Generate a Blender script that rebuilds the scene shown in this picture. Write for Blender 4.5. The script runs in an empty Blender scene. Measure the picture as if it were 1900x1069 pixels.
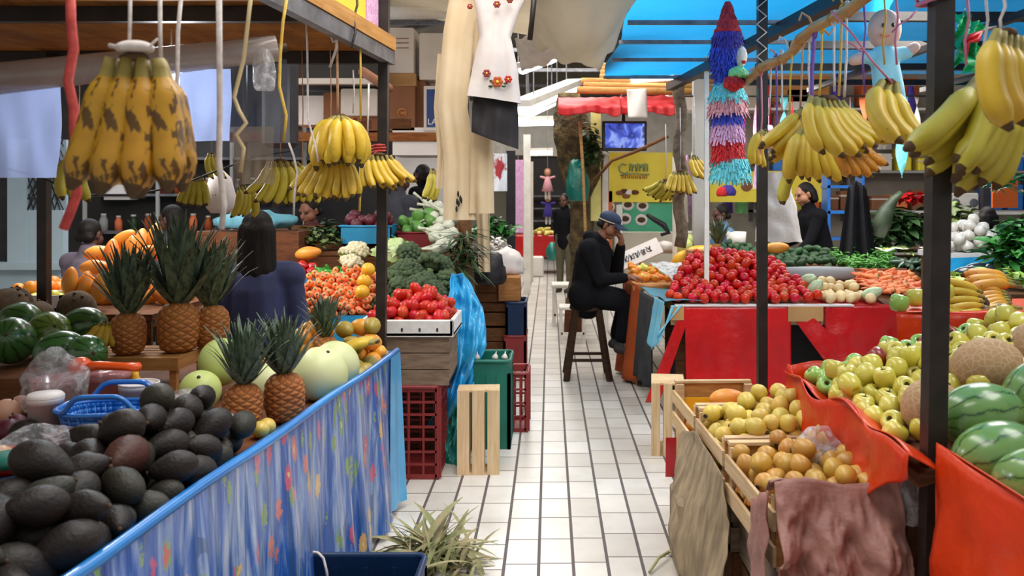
import bpy, math, random
import numpy as np
from mathutils import Vector, Matrix, Euler, noise

# ------------------------------------------------------------------ camera
SC = bpy.context.scene
COL = SC.collection
F, CAM_H, VX, VY = 1600.0, 1.6, 1020.0, 368.0     # focal length in pixels, eye height, vanishing point of the aisle
cam_d = bpy.data.cameras.new('camera')
cam = bpy.data.objects.new('camera', cam_d)
COL.objects.link(cam)
cam.location = (0, 0, CAM_H)
cam.rotation_euler = (math.pi/2, 0, 0)
cam_d.sensor_width = 36
cam_d.lens = F/1900*36
cam_d.shift_x = (950-VX)/1900
cam_d.shift_y = -(534.5-VY)/1900
cam_d.clip_end = 100
cam_d.dof.use_dof = True
cam_d.dof.focus_distance = 4.6
cam_d.dof.aperture_fstop = 4.0
SC.camera = cam
SC.view_settings.view_transform = 'Standard'
SC.view_settings.look = 'None'
SC.view_settings.gamma = 1
SC.view_settings.use_curve_mapping = False
SC.view_settings.exposure = 0.0

# ------------------------------------------------------------------ daylight and lamps
W = bpy.data.worlds.new('world')
SC.world = W
W.use_nodes = True
W.node_tree.nodes['Background'].inputs[0].default_value = (1.0, .97, .93, 1)
W.node_tree.nodes['Background'].inputs[1].default_value = 0.5

def area_light(name, loc, size, power, target=None, col=(1, .96, .9)):
    d = bpy.data.lights.new(name, 'AREA')
    d.shape = 'RECTANGLE'
    d.size, d.size_y = size
    d.energy = power
    d.color = col
    o = bpy.data.objects.new(name, d)
    COL.objects.link(o)
    o.location = loc
    if target is not None:
        v = Vector(target)-Vector(loc)
        o.rotation_euler = v.to_track_quat('-Z', 'Y').to_euler()
    return o

area_light('aisle_lamp', (-.1, 3.2, 4.2), (1.6, 4.5), 190)
area_light('aisle_lamp', (0, 9.5, 4.4), (2.0, 6.0), 260)
area_light('aisle_lamp', (-.2, 16.5, 4.4), (2.5, 7.0), 330)
area_light('stall_lamp', (2.3, 5.0, 2.62), (1.6, .8), 58, (1.7, 5.2, .8))
area_light('stall_lamp', (2.0, 2.6, 2.62), (.9, .9), 24, (1.6, 2.9, .8))
area_light('stall_lamp', (3.0, 8.0, 2.6), (2.5, .8), 70)
area_light('stall_lamp', (-2.6, 5.3, 2.25), (1.6, .3), 42, (-2.0, 5.9, .9))
area_light('bulb_light', (-1.645, 3.75, 2.09), (.12, .12), 9, (-1.12, 2.6, 1.71), (.85, .92, 1))
area_light('stall_lamp', (-3.6, 8.2, 2.9), (2.5, .4), 40, (-3.0, 7.0, 1.0), (.8, .88, 1))

# ------------------------------------------------------------------ helpers
R = random.Random(11)
PI = math.pi
def rad(a): return a*PI/180
def P(px, py, Y): return Vector(((px-VX)*Y/F, Y, CAM_H-(py-VY)*Y/F))
def PZ(px, py, z):
    Y = (CAM_H-z)*F/(py-VY)
    return P(px, py, Y)
def lin(h):
    h = h.lstrip('#')
    o = []
    for i in (0, 2, 4):
        c = int(h[i:i+2], 16)/255
        o.append(c/12.92 if c <= .04045 else ((c+.055)/1.055)**2.4)
    return (*o, 1)

class NT:
    """small node-tree builder"""
    def __init__(s, name):
        s.m = bpy.data.materials.new(name)
        s.m.use_nodes = True
        s.t = s.m.node_tree
        s.b = s.t.nodes['Principled BSDF']
        s.o = s.t.nodes['Material Output']
    def n(s, typ, **kw):
        x = s.t.nodes.new(typ)
        for k, v in kw.items():
            if k.startswith('_'):
                setattr(x, k[1:], v)
        return x
    def l(s, a, b): s.t.links.new(a, b)
    def val(s, sock, v):
        if hasattr(v, 'is_linked') or isinstance(v, bpy.types.NodeSocket):
            s.l(v, sock)
        else:
            sock.default_value = v
    def coord(s, kind='Object', scale=(1, 1, 1), rot=(0, 0, 0), loc=(0, 0, 0)):
        if kind == 'World':
            g = s.n('ShaderNodeNewGeometry').outputs['Position']
        else:
            g = s.n('ShaderNodeTexCoord').outputs[kind]
        mp = s.n('ShaderNodeMapping')
        mp.inputs['Scale'].default_value = scale
        mp.inputs['Rotation'].default_value = rot
        mp.inputs['Location'].default_value = loc
        s.l(g, mp.inputs[0])
        return mp.outputs[0]
    def noise(s, vec, scale=5, detail=3, rough=.55, dist=0):
        x = s.n('ShaderNodeTexNoise')
        s.l(vec, x.inputs['Vector'])
        x.inputs['Scale'].default_value = scale
        x.inputs['Detail'].default_value = detail
        x.inputs['Roughness'].default_value = rough
        x.inputs['Distortion'].default_value = dist
        return x.outputs['Fac']
    def vor(s, vec, scale=5, feat='F1', rnd=1):
        x = s.n('ShaderNodeTexVoronoi')
        x.feature = feat
        s.l(vec, x.inputs['Vector'])
        x.inputs['Scale'].default_value = scale
        if 'Randomness' in x.inputs:
            x.inputs['Randomness'].default_value = rnd
        return x
    def ramp(s, fac, stops, interp='LINEAR'):
        x = s.n('ShaderNodeValToRGB')
        x.color_ramp.interpolation = interp
        e = x.color_ramp.elements
        while len(e) < len(stops):
            e.new(.5)
        for k, (p, c) in enumerate(stops):
            e[k].position = p
            e[k].color = lin(c) if isinstance(c, str) else (c if len(c) == 4 else (*c, 1))
        s.l(fac, x.inputs[0])
        return x.outputs[0]
    def mth(s, op, a, b=None, c=None):
        x = s.n('ShaderNodeMath')
        x.operation = op
        s.val(x.inputs[0], a)
        if b is not None: s.val(x.inputs[1], b)
        if c is not None: s.val(x.inputs[2], c)
        return x.outputs[0]
    def mix(s, fac, a, b, mode='MIX'):
        x = s.n('ShaderNodeMix')
        x.data_type = 'RGBA'
        x.blend_type = mode
        s.val(x.inputs[0], fac)
        s.val(x.inputs[6], lin(a) if isinstance(a, str) else a)
        s.val(x.inputs[7], lin(b) if isinstance(b, str) else b)
        return x.outputs[2]
    def xyz(s, vec):
        x = s.n('ShaderNodeSeparateXYZ')
        s.l(vec, x.inputs[0])
        return x.outputs
    def bump(s, h, strength=.3, dist=.01):
        x = s.n('ShaderNodeBump')
        x.inputs['Strength'].default_value = strength
        x.inputs['Distance'].default_value = dist
        s.l(h, x.inputs['Height'])
        s.l(x.outputs[0], s.b.inputs['Normal'])
    def vary(s, col, amt):
        """each object its own shade"""
        oi = s.n('ShaderNodeObjectInfo').outputs['Random']
        h = s.n('ShaderNodeHueSaturation')
        s.l(col, h.inputs['Color'])
        s.l(s.mth('MULTIPLY_ADD', oi, amt, 1-amt*.5), h.inputs['Value'])
        r2 = s.mth('FRACT', s.mth('MULTIPLY', oi, 7.31))
        s.l(s.mth('MULTIPLY_ADD', r2, amt*.08, .5-amt*.04), h.inputs['Hue'])
        return h.outputs[0]
    def done(s, col=None, rough=.5, spec=.5, metal=0, coat=0, trans=0, alpha=1, sss=0, emit=None, estr=1):
        b = s.b.inputs
        if col is not None:
            if isinstance(col, str): b['Base Color'].default_value = lin(col)
            elif isinstance(col, tuple): b['Base Color'].default_value = col
            else: s.l(col, b['Base Color'])
        s.val(b['Roughness'], rough)
        b['Specular IOR Level'].default_value = spec
        b['Metallic'].default_value = metal
        b['Coat Weight'].default_value = coat
        b['Coat Roughness'].default_value = .15
        b['Transmission Weight'].default_value = trans
        s.val(b['Alpha'], alpha)
        if sss:
            b['Subsurface Weight'].default_value = sss
            b['Subsurface Radius'].default_value = (.02, .01, .006)
            b['Subsurface Scale'].default_value = .5
        if emit is not None:
            if isinstance(emit, str): b['Emission Color'].default_value = lin(emit)
            else: s.l(emit, b['Emission Color'])
            b['Emission Strength'].default_value = estr
        return s.m

MATS = {}
def mat(name, c, c2=None, rough=.5, scale=6, stretch=(1, 1, 1), bump=0, bscale=None, bdist=.004, rand=0, lo=.35, hi=.65,
        coords='Object', detail=3, **kw):
    """plain two-tone noisy material"""
    if name in MATS: return MATS[name]
    t = NT(name)
    v = t.coord(coords, stretch)
    if c2:
        col = t.ramp(t.noise(v, scale, detail), [(lo, c), (hi, c2)])
    else:
        r = t.n('ShaderNodeRGB'); r.outputs[0].default_value = lin(c); col = r.outputs[0]
    if rand: col = t.vary(col, rand)
    if bump: t.bump(t.noise(v, bscale or scale*4, 4), bump, bdist)
    MATS[name] = t.done(col, rough, **kw)
    return MATS[name]

class MB:
    """collects shapes into one mesh"""
    def __init__(s): s.v = []; s.f = []; s.mi = []; s.sm = []
    def add(s, vs, fs, mi=0, smooth=True, mx=None):
        o = len(s.v)
        s.v += [tuple(mx @ Vector(p)) if mx is not None else tuple(p) for p in vs]
        for f in fs:
            s.f.append([i+o for i in f]); s.mi.append(mi); s.sm.append(smooth)
        return s
    def box(s, lo, hi, mi=0, mx=None, bev=0):
        (a, b, c), (d, e, f) = lo, hi
        if bev <= 0:
            vs = [(x, y, z) for x in (a, d) for y in (b, e) for z in (c, f)]
            fs = [(0, 1, 3, 2), (4, 6, 7, 5), (0, 4, 5, 1), (2, 3, 7, 6), (0, 2, 6, 4), (1, 5, 7, 3)]
            return s.add(vs, fs, mi, False, mx)
        # chamfered box: three inset quads per axis joined
        vs = []; idx = {}
        def vid(p):
            p = tuple(round(q, 6) for q in p)
            if p not in idx: idx[p] = len(vs); vs.append(p)
            return idx[p]
        g = min(bev, (d-a)*.45, (e-b)*.45, (f-c)*.45)
        X = ((a, a+g), (d, d-g)); Y = ((b, b+g), (e, e-g)); Z = ((c, c+g), (f, f-g))
        q = lambda i, j, k, ax: vid((X[i][0 if ax == 0 else 1], Y[j][0 if ax == 1 else 1], Z[k][0 if ax == 2 else 1]))
        fs = []
        for i in (0, 1):
            r = [(0, 0), (1, 0), (1, 1), (0, 1)]
            if i == 0: r = r[::-1]
            fs.append([q(i, j, k, 0) for j, k in r])
            fs.append([q(k, i, j, 1) for j, k in r])
            fs.append([q(j, k, i, 2) for j, k in r])
        for i in (0, 1):
            for j in (0, 1):
                fl = lambda L, c: L if c else L[::-1]
                fs.append(fl([q(i, j, 0, 0), q(i, j, 1, 0), q(i, j, 1, 1), q(i, j, 0, 1)], i != j))
                fs.append(fl([q(i, 0, j, 0), q(i, 1, j, 0), q(i, 1, j, 2), q(i, 0, j, 2)], i == j))
                fs.append(fl([q(0, i, j, 1), q(1, i, j, 1), q(1, i, j, 2), q(0, i, j, 2)], i != j))
                for k in (0, 1):
                    fs.append(fl([q(i, j, k, 0), q(i, j, k, 1), q(i, j, k, 2)], (i+j+k) % 2 == 1))
        return s.add(vs, fs, mi, False, mx)
    def bar(s, p0, p1, w, h=None, mi=0, up=(0, 0, 1)):
        """square bar between two points"""
        p0, p1 = Vector(p0), Vector(p1); h = h or w
        d = p1-p0; L = d.length; d.normalize()
        u = Vector(up)
        if abs(u.dot(d)) > .98: u = Vector((0, 1, 0))
        x = d.cross(u).normalized(); z = x.cross(d)
        m = Matrix((x, d, z)).transposed().to_4x4(); m.translation = p0
        return s.box((-w/2, 0, -h/2), (w/2, L, h/2), mi, m)
    def tube(s, pts, r, n=8, mi=0, cap=True, flat=1.0):
        """swept tube; r number or list"""
        pts = [Vector(p) for p in pts]; k = len(pts)
        rs = r if isinstance(r, (list, tuple)) else [r]*k
        vs = []; prev = None
        for i, p in enumerate(pts):
            d = (pts[min(i+1, k-1)]-pts[max(i-1, 0)]).normalized()
            if prev is None:
                a = Vector((0, 0, 1)) if abs(d.z) < .9 else Vector((1, 0, 0))
                x = d.cross(a).normalized()
            else:
                x = (prev-d*prev.dot(d)).normalized()
            prev = x; y = d.cross(x)
            for j in range(n):
                t = 2*PI*j/n
                vs.append(p+x*(math.cos(t)*rs[i])+y*(math.sin(t)*rs[i]*flat))
        fs = []
        for i in range(k-1):
            for j in range(n):
                fs.append((i*n+j, i*n+(j+1) % n, (i+1)*n+(j+1) % n, (i+1)*n+j))
        if cap:
            fs.append(tuple(range(n))[::-1]); fs.append(tuple((k-1)*n+j for j in range(n)))
        return s.add(vs, fs, mi)
    def lathe(s, prof, n=20, mi=0, mx=None, fn=None, mis=None):
        """profile of (radius, z); fn(x,y,z,theta)->point"""
        vs = []; fs = []; ring = []
        for (r, z) in prof:
            if r <= 1e-6:
                ring.append([len(vs)]); vs.append((0, 0, z))
            else:
                q = []
                for j in range(n):
                    t = 2*PI*j/n
                    p = (r*math.cos(t), r*math.sin(t), z)
                    if fn: p = fn(p[0], p[1], p[2], t)
                    q.append(len(vs)); vs.append(p)
                ring.append(q)
        o = len(s.v)
        s.v += [tuple(mx @ Vector(p)) if mx is not None else tuple(p) for p in vs]
        for i in range(len(ring)-1):
            a, b = ring[i], ring[i+1]
            m = mis[i] if mis else mi
            for j in range(n):
                if len(a) == 1 and len(b) == 1: continue
                if len(a) == 1: f = (a[0], b[(j+1) % n], b[j])
                elif len(b) == 1: f = (a[j], a[(j+1) % n], b[0])
                else: f = (a[j], a[(j+1) % n], b[(j+1) % n], b[j])
                s.f.append([q+o for q in f]); s.mi.append(m); s.sm.append(True)
        return s
    def ball(s, c, r, n=14, m=9, mi=0, mx=None):
        rx, ry, rz = r if isinstance(r, (tuple, list)) else (r, r, r)
        M2 = Matrix.Translation(c) @ Matrix.Diagonal((rx, ry, rz, 1))
        if mx is not None: M2 = mx @ M2
        return s.lathe([(math.sin(PI*i/m), -math.cos(PI*i/m)) if 0 < i < m else (0, -math.cos(PI*i/m)) for i in range(m+1)], n, mi, M2)
    def sheet(s, nu, nv, fn, mi=0, smooth=True):
        vs = [fn(i/nu, j/nv) for j in range(nv+1) for i in range(nu+1)]
        fs = [(j*(nu+1)+i, j*(nu+1)+i+1, (j+1)*(nu+1)+i+1, (j+1)*(nu+1)+i) for j in range(nv) for i in range(nu)]
        return s.add(vs, fs, mi, smooth)
    def cone_caps(s, p0, p1, r0, r1, n=12):
        """closed round cone: a limb segment"""
        p0, p1 = Vector(p0), Vector(p1)
        d = p1-p0; L = max(d.length, 1e-5); d.normalize()
        q = d.to_track_quat('Z', 'Y').to_matrix().to_4x4(); q.translation = p0
        prof = [(0, -r0)]+[(r0*math.cos(a), r0*math.sin(a)) for a in (-1.1, -.6, 0)]
        prof += [(r1*math.cos(a), L+r1*math.sin(a)) for a in (0, .6, 1.1)]+[(0, L+r1)]
        return s.lathe(prof, n, 0, q)
    def mesh(s, name, mats):
        me = bpy.data.meshes.new(name)
        me.from_pydata(s.v, [], s.f)
        for m in (mats if isinstance(mats, (list, tuple)) else [mats]): me.materials.append(m)
        me.polygons.foreach_set('material_index', s.mi)
        me.polygons.foreach_set('use_smooth', s.sm)
        me.update()
        return me

def link(name, me, loc=(0, 0, 0), rot=(0, 0, 0), scale=1, parent=None):
    o = bpy.data.objects.new(name, me)
    COL.objects.link(o)
    o.location = loc
    if isinstance(rot, Matrix): o.rotation_euler = rot.to_euler()
    else: o.rotation_euler = rot
    o.scale = (scale,)*3 if isinstance(scale, (int, float)) else scale
    if parent is not None: o.parent = parent
    return o
def thing(name, label, cat, me=None, loc=(0, 0, 0), rot=(0, 0, 0), scale=1, group=None, kids=(), kind=None):
    """top-level thing; kids = [(part name, mesh, [sub-parts]), ...] sharing its axes"""
    o = link(name, me, loc, rot, scale)
    o['label'] = label; o['category'] = cat
    if group: o['group'] = group
    if kind: o['kind'] = kind
    add_kids(o, kids)
    return o
def add_kids(o, kids):
    for k in kids:
        c = link(k[0], k[1], parent=o)
        if len(k) > 2 and k[2]: add_kids(c, k[2])
def struct(name, me):
    o = link(name, me); o['kind'] = 'structure'
    return o
def solid(o, t, off=0):
    m = o.modifiers.new('thickness', 'SOLIDIFY'); m.thickness = t; m.offset = off
    return o
def frame3(x, z):
    """rotation with local X along x and local Z near z"""
    x = Vector(x).normalized(); z = Vector(z)
    y = z.cross(x).normalized(); z = x.cross(y)
    return Matrix((x, y, z)).transposed()
ORD = 'first second third fourth fifth sixth seventh eighth ninth tenth eleventh twelfth thirteenth fourteenth fifteenth sixteenth seventeenth eighteenth nineteenth twentieth'.split()
ORD += ['twenty-'+w for w in ORD[:9]]+['thirtieth', 'thirty-first', 'thirty-second', 'thirty-third', 'thirty-fourth', 'thirty-fifth']
def rrot(amt=PI): return (R.uniform(-amt, amt), R.uniform(-amt, amt), R.uniform(-PI, PI))

def blob(name, caps, mats, voxel=.012, parent=None, smooth=5, extra=None, loc=None):
    """one continuous surface grown over overlapping limbs; caps = (p0,p1,r0,r1) or ('ball',c,(rx,ry,rz))"""
    b = MB()
    for c in caps:
        if c[0] == 'ball': b.ball(c[1], c[2], 16, 11, mx=c[3] if len(c) > 3 else None)
        else: b.cone_caps(*c)
    me = b.mesh(name, mats)
    o = bpy.data.objects.new(name, me); COL.objects.link(o)
    r = o.modifiers.new('r', 'REMESH'); r.mode = 'VOXEL'; r.voxel_size = voxel
    if smooth:
        q = o.modifiers.new('s', 'SMOOTH'); q.iterations = smooth; q.factor = .5
    dg = bpy.context.evaluated_depsgraph_get()
    me2 = bpy.data.meshes.new_from_object(o.evaluated_get(dg))
    me2.polygons.foreach_set('use_smooth', [True]*len(me2.polygons))
    if not me2.materials:
        for m in (mats if isinstance(mats, (list, tuple)) else [mats]): me2.materials.append(m)
    COL.objects.unlink(o); bpy.data.objects.remove(o)
    me2.name = name
    if parent is None and loc is None: return me2
    return link(name, me2, parent=parent)

def heap(n, r, inside, box, base, mound, tries=60, seed=1):
    """drop n balls of radius r; returns resting centres. inside(x,y), base(x,y), mound(x,y)=wanted height of the surface"""
    g = random.Random(seed)
    pts = np.zeros((0, 3)); out = []
    rad_ = r if callable(r) else (lambda: r)
    rs = np.zeros(0)
    for _ in range(n):
        rr = rad_(); best = None
        for _ in range(tries):
            x, y = g.uniform(box[0], box[1]), g.uniform(box[2], box[3])
            if not inside(x, y): continue
            z = base(x, y)+rr
            if len(pts):
                d2 = (pts[:, 0]-x)**2+(pts[:, 1]-y)**2
                R2 = ((rs+rr)*.93)**2
                k = d2 < R2
                if k.any(): z = max(z, float((pts[k, 2]+np.sqrt(R2[k]-d2[k])).max()))
            s = z+rr-mound(x, y)
            if best is None or s < best[0]: best = (s, x, y, z)
        if best is None or best[0] > rr*1.1: continue
        pts = np.vstack([pts, best[1:]]); rs = np.append(rs, rr)
        out.append((Vector(best[1:]), rr))
    return out

def settle_labels(objs, kind, where):
    """extremes of a heap get labels of their own, the rest share one"""
    def scr(o): v = o.location; return ((v.x)/v.y, (v.z-CAM_H)/v.y)
    left = list(objs)
    names = [('topmost', lambda o: -o.location.z), ('leftmost', lambda o: scr(o)[0]), ('rightmost', lambda o: -scr(o)[0]),
             ('nearest', lambda o: o.location.y), ('farthest', lambda o: -o.location.y)]
    for w, key in names:
        if len(left) < 4: break
        o = min(left, key=key); left.remove(o)
        o['label'] = f'{w} {kind} of {where}'
    for o in left:
        o['label'] = f'{kind} amid {where}'
# ------------------------------------------------------------------ materials
def mk_floor():
    t = NT('cream_tile')
    x, y, z = t.xyz(t.coord('World'))
    w, L, x0 = .151, .27, -.048
    u = t.mth('DIVIDE', t.mth('SUBTRACT', x, x0), w)
    ci = t.mth('FLOOR', u); fu = t.mth('FRACT', u)
    off = t.mth('FRACT', t.mth('MULTIPLY', t.mth('SINE', t.mth('MULTIPLY', ci, 12.99)), 43.7))
    vv = t.mth('ADD', t.mth('DIVIDE', y, L), off)
    ri = t.mth('FLOOR', vv); fv = t.mth('FRACT', vv)
    du = t.mth('MULTIPLY', t.mth('ABSOLUTE', t.mth('SUBTRACT', fu, .5)), w)
    dv = t.mth('MULTIPLY', t.mth('ABSOLUTE', t.mth('SUBTRACT', fv, .5)), L)
    ju = t.mth('GREATER_THAN', du, w/2-.0072)
    jv = t.mth('GREATER_THAN', dv, L/2-.0045)
    cb = t.n('ShaderNodeCombineXYZ'); t.l(ci, cb.inputs[0]); t.l(ri, cb.inputs[1])
    wn = t.n('ShaderNodeTexWhiteNoise'); t.l(cb.outputs[0], wn.inputs['Vector'])
    c = t.ramp(wn.outputs['Value'], [(0, '#c9c2b8'), (.5, '#d8d2c9'), (1, '#e2ddd5')])
    dirt = t.noise(t.coord('World'), 2.2, 6, .65)
    c = t.mix(t.ramp(dirt, [(.45, (0, 0, 0)), (.75, (.6, .6, .6))]), c, '#b0a493')
    sp = t.noise(t.coord('World'), 26, 3, .6)
    c = t.mix(t.ramp(sp, [(.66, (0, 0, 0)), (.76, (.35, .35, .35))]), c, '#8b7c6c')
    c = t.mix(jv, c, '#6f655e'); c = t.mix(ju, c, '#5c5250')
    j = t.mth('MAXIMUM', ju, jv)
    t.bump(t.mth('SUBTRACT', 1, j), .35, .003)
    t.done(c, t.mth('MULTIPLY_ADD', j, .4, .3), .45)
    return t.m
m_floor = mk_floor()

def mk_wood(name, a, b, rough=.75, rand=.25, scale=3, st=(2.5, 1.2, 14)):
    t = NT(name)
    v = t.coord('Object', st)
    g = t.noise(v, scale, 5, .6, .6)
    c = t.ramp(g, [(.3, a), (.7, b)])
    kn = t.vor(t.coord('Object', (5, 2.2, 5)), 2.1)
    c = t.mix(t.ramp(kn.outputs['Distance'], [(.05, (.6, .6, .6)), (.12, (0, 0, 0))]), c, a)
    c = t.vary(c, rand)
    t.bump(g, .2, .003)
    return t.done(c, rough, .25)
m_wood_new = mk_wood('pale_pine', '#d3ae82', '#e9cda4', .7, .1, 3, (14, 14, 1.2))
m_wood_up = mk_wood('upright_pine', '#b8946a', '#d9be96', .75, .12, 3, (14, 14, 1.2))
m_wood_crate = mk_wood('crate_pine', '#b8946a', '#d6ba92', .75, .15)
m_wood_tan = mk_wood('orange_pine', '#9a6534', '#c08a52')
m_wood_grey = mk_wood('weathered_board', '#6a5747', '#94806a')
m_wood_dark = mk_wood('dark_board', '#4b2e18', '#74492a')
m_wood_deck = mk_wood('deck_board', '#6e3e1d', '#a2662f', .7)
m_bamboo = mk_wood('bamboo_skin', '#8f6338', '#cda36b', .5)
m_stool = mk_wood('stool_wood', '#2b1d15', '#443024', .6)

m_pole = mat('dark_steel', '#2e2622', '#1d1815', .45, 12, spec=.4)
m_greysteel = mat('grey_steel', '#7b7b80', '#5d5c60', .5, 10, metal=.3)
m_black = mat('black_paint', '#15131a', '#232026', .5, 9)
m_white = mat('white_paint', '#e8e4dc', '#d5d0c6', .6, 5)
m_cream = mat('cream_wall', '#d2cab7', '#bfb6a2', .8, 1.5)
m_greywall = mat('grey_wall', '#a9a9a6', '#8d8d8c', .8, 1.2)
m_bluewall = mat('pale_blue_wall', '#a9bcc6', '#93a9b6', .7, 1.5)
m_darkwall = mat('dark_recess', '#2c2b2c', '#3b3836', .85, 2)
m_roof = mat('grey_roof', '#8f8b86', '#a29d97', .7, 2)
m_tube = mat('lit_tube', '#ffffff', emit='#ffffff', estr=9)
m_stock = mat('styrofoam', '#e9e7e4', '#dbd8d4', .8, 20, bump=.15, bscale=90)
m_card = mat('cardboard', '#b58a58', '#a67c4d', .85, 4)
m_cardbrown = mat('brown_carton', '#8a5a3c', '#7b4d31', .8, 3)
m_cardwhite = mat('white_carton', '#d6cdc4', '#c9bfb4', .8, 3)
m_newspaper = mat('newsprint', '#c6c5c2', '#8b8a8a', .85, 30, lo=.45, hi=.6)
m_ink = mat('black_ink', '#1b1a1d', rough=.7)
m_red = mat('red_plastic_sheet', '#c40f14', '#a80a10', .3, 3, bump=.6, bscale=6, bdist=.02, coat=.15)
m_orange = mat('orange_plastic_sheet', '#d83c04', '#c62d02', .36, 2.5, bump=.7, bscale=7, bdist=.02, spec=.35)
m_tarpblue = mat('sky_blue_tarp', '#31a9dd', '#1f92cc', .32, 4, bump=.8, bscale=7, bdist=.02, coat=.3)
m_tarpgreen = mat('teal_green_tarp', '#0e8070', '#0a5f58', .35, 5, bump=.8, bscale=9, bdist=.015, coat=.3)
m_rooftarp = mat('blue_roof_tarp', '#1b9ee6', '#1286cf', .45, 3, bump=.3, bscale=4, bdist=.02)
m_redawn = mat('red_awning_cloth', '#cf2630', '#e04a4c', .5, 4, bump=.4, bscale=6)
m_rooftarp.node_tree.nodes['Principled BSDF'].inputs['Emission Color'].default_value = lin('#1b9ee6')
m_burlap = mat('burlap', '#a5906f', '#7c6a52', .95, 7, stretch=(3, 3, .6), bump=.6, bscale=60, bdist=.004)
m_paper = mat('plum_kraft_paper', '#a5766a', '#8f6054', .6, 3, bump=.9, bscale=6, bdist=.03)
m_beige = mat('beige_cloth', '#dcc8a8', '#cfb995', .85, 4, bump=.2, bscale=12)
m_whitecloth = mat('white_embroidery_cloth', '#dcd5d3', '#cdc5c4', .85, 6, bump=.2, bscale=16)
m_skirt = mat('black_skirt_cloth', '#1a171b', '#262227', .8, 5)
m_canvas = mat('beige_canvas', '#b3aa9a', '#c2b9a9', .8, 3, bump=.5, bscale=4, bdist=.03)
m_plasticred = mat('red_crate_plastic', '#933030', '#822827', .45, 4)
m_plasticgreen = mat('green_crate_plastic', '#1d7a68', '#166555', .45, 4)
m_plasticblue = mat('navy_crate_plastic', '#0f2f55', '#0b2647', .4, 4)
m_basketblue = mat('bright_blue_plastic', '#1f74cc', '#1a66ba', .3, 4, coat=.3)
m_tubblue = mat('teal_blue_tub', '#1b84b0', '#176f97', .4, 4)
m_tubred = mat('dark_red_tub', '#7d1420', '#6a101a', .45, 4)
m_tealcloth = mat('teal_cloth', '#5b93a4', '#4a8090', .8, 6, bump=.3)
m_lightbluecloth = mat('light_blue_cloth', '#7ec4dc', '#67aecb', .75, 5, bump=.3)
m_darkcloth = mat('charcoal_cloth', '#2a2c30', '#3d3f44', .85, 5, bump=.3)
m_orangecloth = mat('rust_orange_cloth', '#b9541d', '#9c4317', .7, 4, bump=.3)
m_cupwhite = mat('white_foam_cup', '#e3dcd8', '#d8d0cc', .5, 4)
m_orangeplastic = mat('orange_handle_plastic', '#f0590c', '#e24f0a', .3, 3, coat=.3)
m_greenfoil = mat('green_foil', '#0f9a55', '#0b7a44', .35, 20, rand=.2)
m_pinksheer = mat('pink_ribbon', '#d7809c', '#c66c8b', .5, 5)
m_rope_white = mat('white_twine', '#d8d0cb', '#bdb3ae', .8, 40)
m_rope_red = mat('red_rope', '#c64a44', '#a93833', .7, 60)
m_rope_yellow = mat('yellow_twine', '#d6b24e', '#c39c3a', .7, 40)
m_rope_purple = mat('purple_ribbon', '#7d55a8', '#6c4796', .6, 20)
m_rope_tan = mat('tan_twine', '#c79a78', '#b48663', .8, 40)
m_brownrope = mat('brown_fibre_rope', '#57493c', '#7a6a58', .95, 20, bump=.8, bscale=40)
m_skin = mat('brown_skin', '#8a5a42', '#7d4f39', .55, 8, sss=.1)
m_skin_l = mat('light_brown_skin', '#b98466', '#a87558', .55, 8, sss=.1)
m_skin_d = mat('dark_brown_skin', '#5d3a2b', '#523226', .55, 8)
m_hair = mat('black_hair', '#0d0a09', '#1d1613', .6, 10, stretch=(12, 12, 1.2), spec=.25, bump=.6, bscale=8, bdist=.006)
m_jacketblue = mat('navy_blue_jacket', '#2b3358', '#3a4370', .75, 4, bump=.3, bscale=8, bdist=.01)
m_jacketblack = mat('black_jacket', '#0b0b0e', '#131318', .9, 5, spec=.15, bump=.3, bscale=9, bdist=.01)
m_trousers = mat('dark_trousers', '#0b0b10', '#14141a', .9, 5, spec=.15)
m_capblue = mat('navy_cap', '#1d2f4f', '#17263f', .7, 5)
m_capband = mat('tan_trim', '#c6b28a', rough=.7)
m_greyshirt = mat('grey_shirt', '#3b3d46', '#4a4c55', .8, 5)
m_blueshirt = mat('blue_shirt', '#5d84a6', '#4d7293', .8, 5)
m_shoe = mat('grey_shoe', '#3a3836', '#2b2928', .6, 5)
m_eye = mat('dark_eye', '#120d0b', rough=.2)
m_lips = mat('lips', '#7b4438', rough=.5)
m_yellowsheet = mat('yellow_banner', '#ead845', '#dfc73a', .55, 3)
m_greenbanner = mat('green_banner', '#4fb18a', '#3f9f78', .6, 3)
m_bannertext = mat('banner_grey_green', '#7f9a6a', rough=.6)
m_bannerred = mat('banner_red', '#a24a2c', rough=.6)
m_screenframe = mat('black_screen_frame', '#111015', rough=.35)
m_yellow = mat('yellow_board', '#f2cf3f', '#eac631', .6, 2)
m_salmon = mat('salmon_board', '#e6794a', rough=.7)
m_orangesheet = mat('orange_card', '#f5701f', '#ea6314', .6, 3)
m_moss = mat('brown_moss', '#3f331f', '#74613c', .95, 9, bump=1, bscale=20, bdist=.05)
m_leafdark = mat('dark_leaf', '#1c3318', '#33552a', .5, 9, rand=.4)
m_leafmid = mat('spinach_leaf', '#1d5a22', '#3f8a3a', .45, 9, rand=.4)
m_leaflight = mat('lettuce_leaf', '#a5bf5a', '#d2de95', .5, 9, rand=.2)
m_leafcorn = mat('dry_corn_leaf', '#b7a87c', '#8f9a62', .7, 5, stretch=(6, 6, 1), rand=.3)
m_stem = mat('brown_stem', '#4b3520', rough=.8)
m_blossom = mat('white_blossom', '#e9e5e0', '#d8d2cc', .6, 9)

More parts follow.
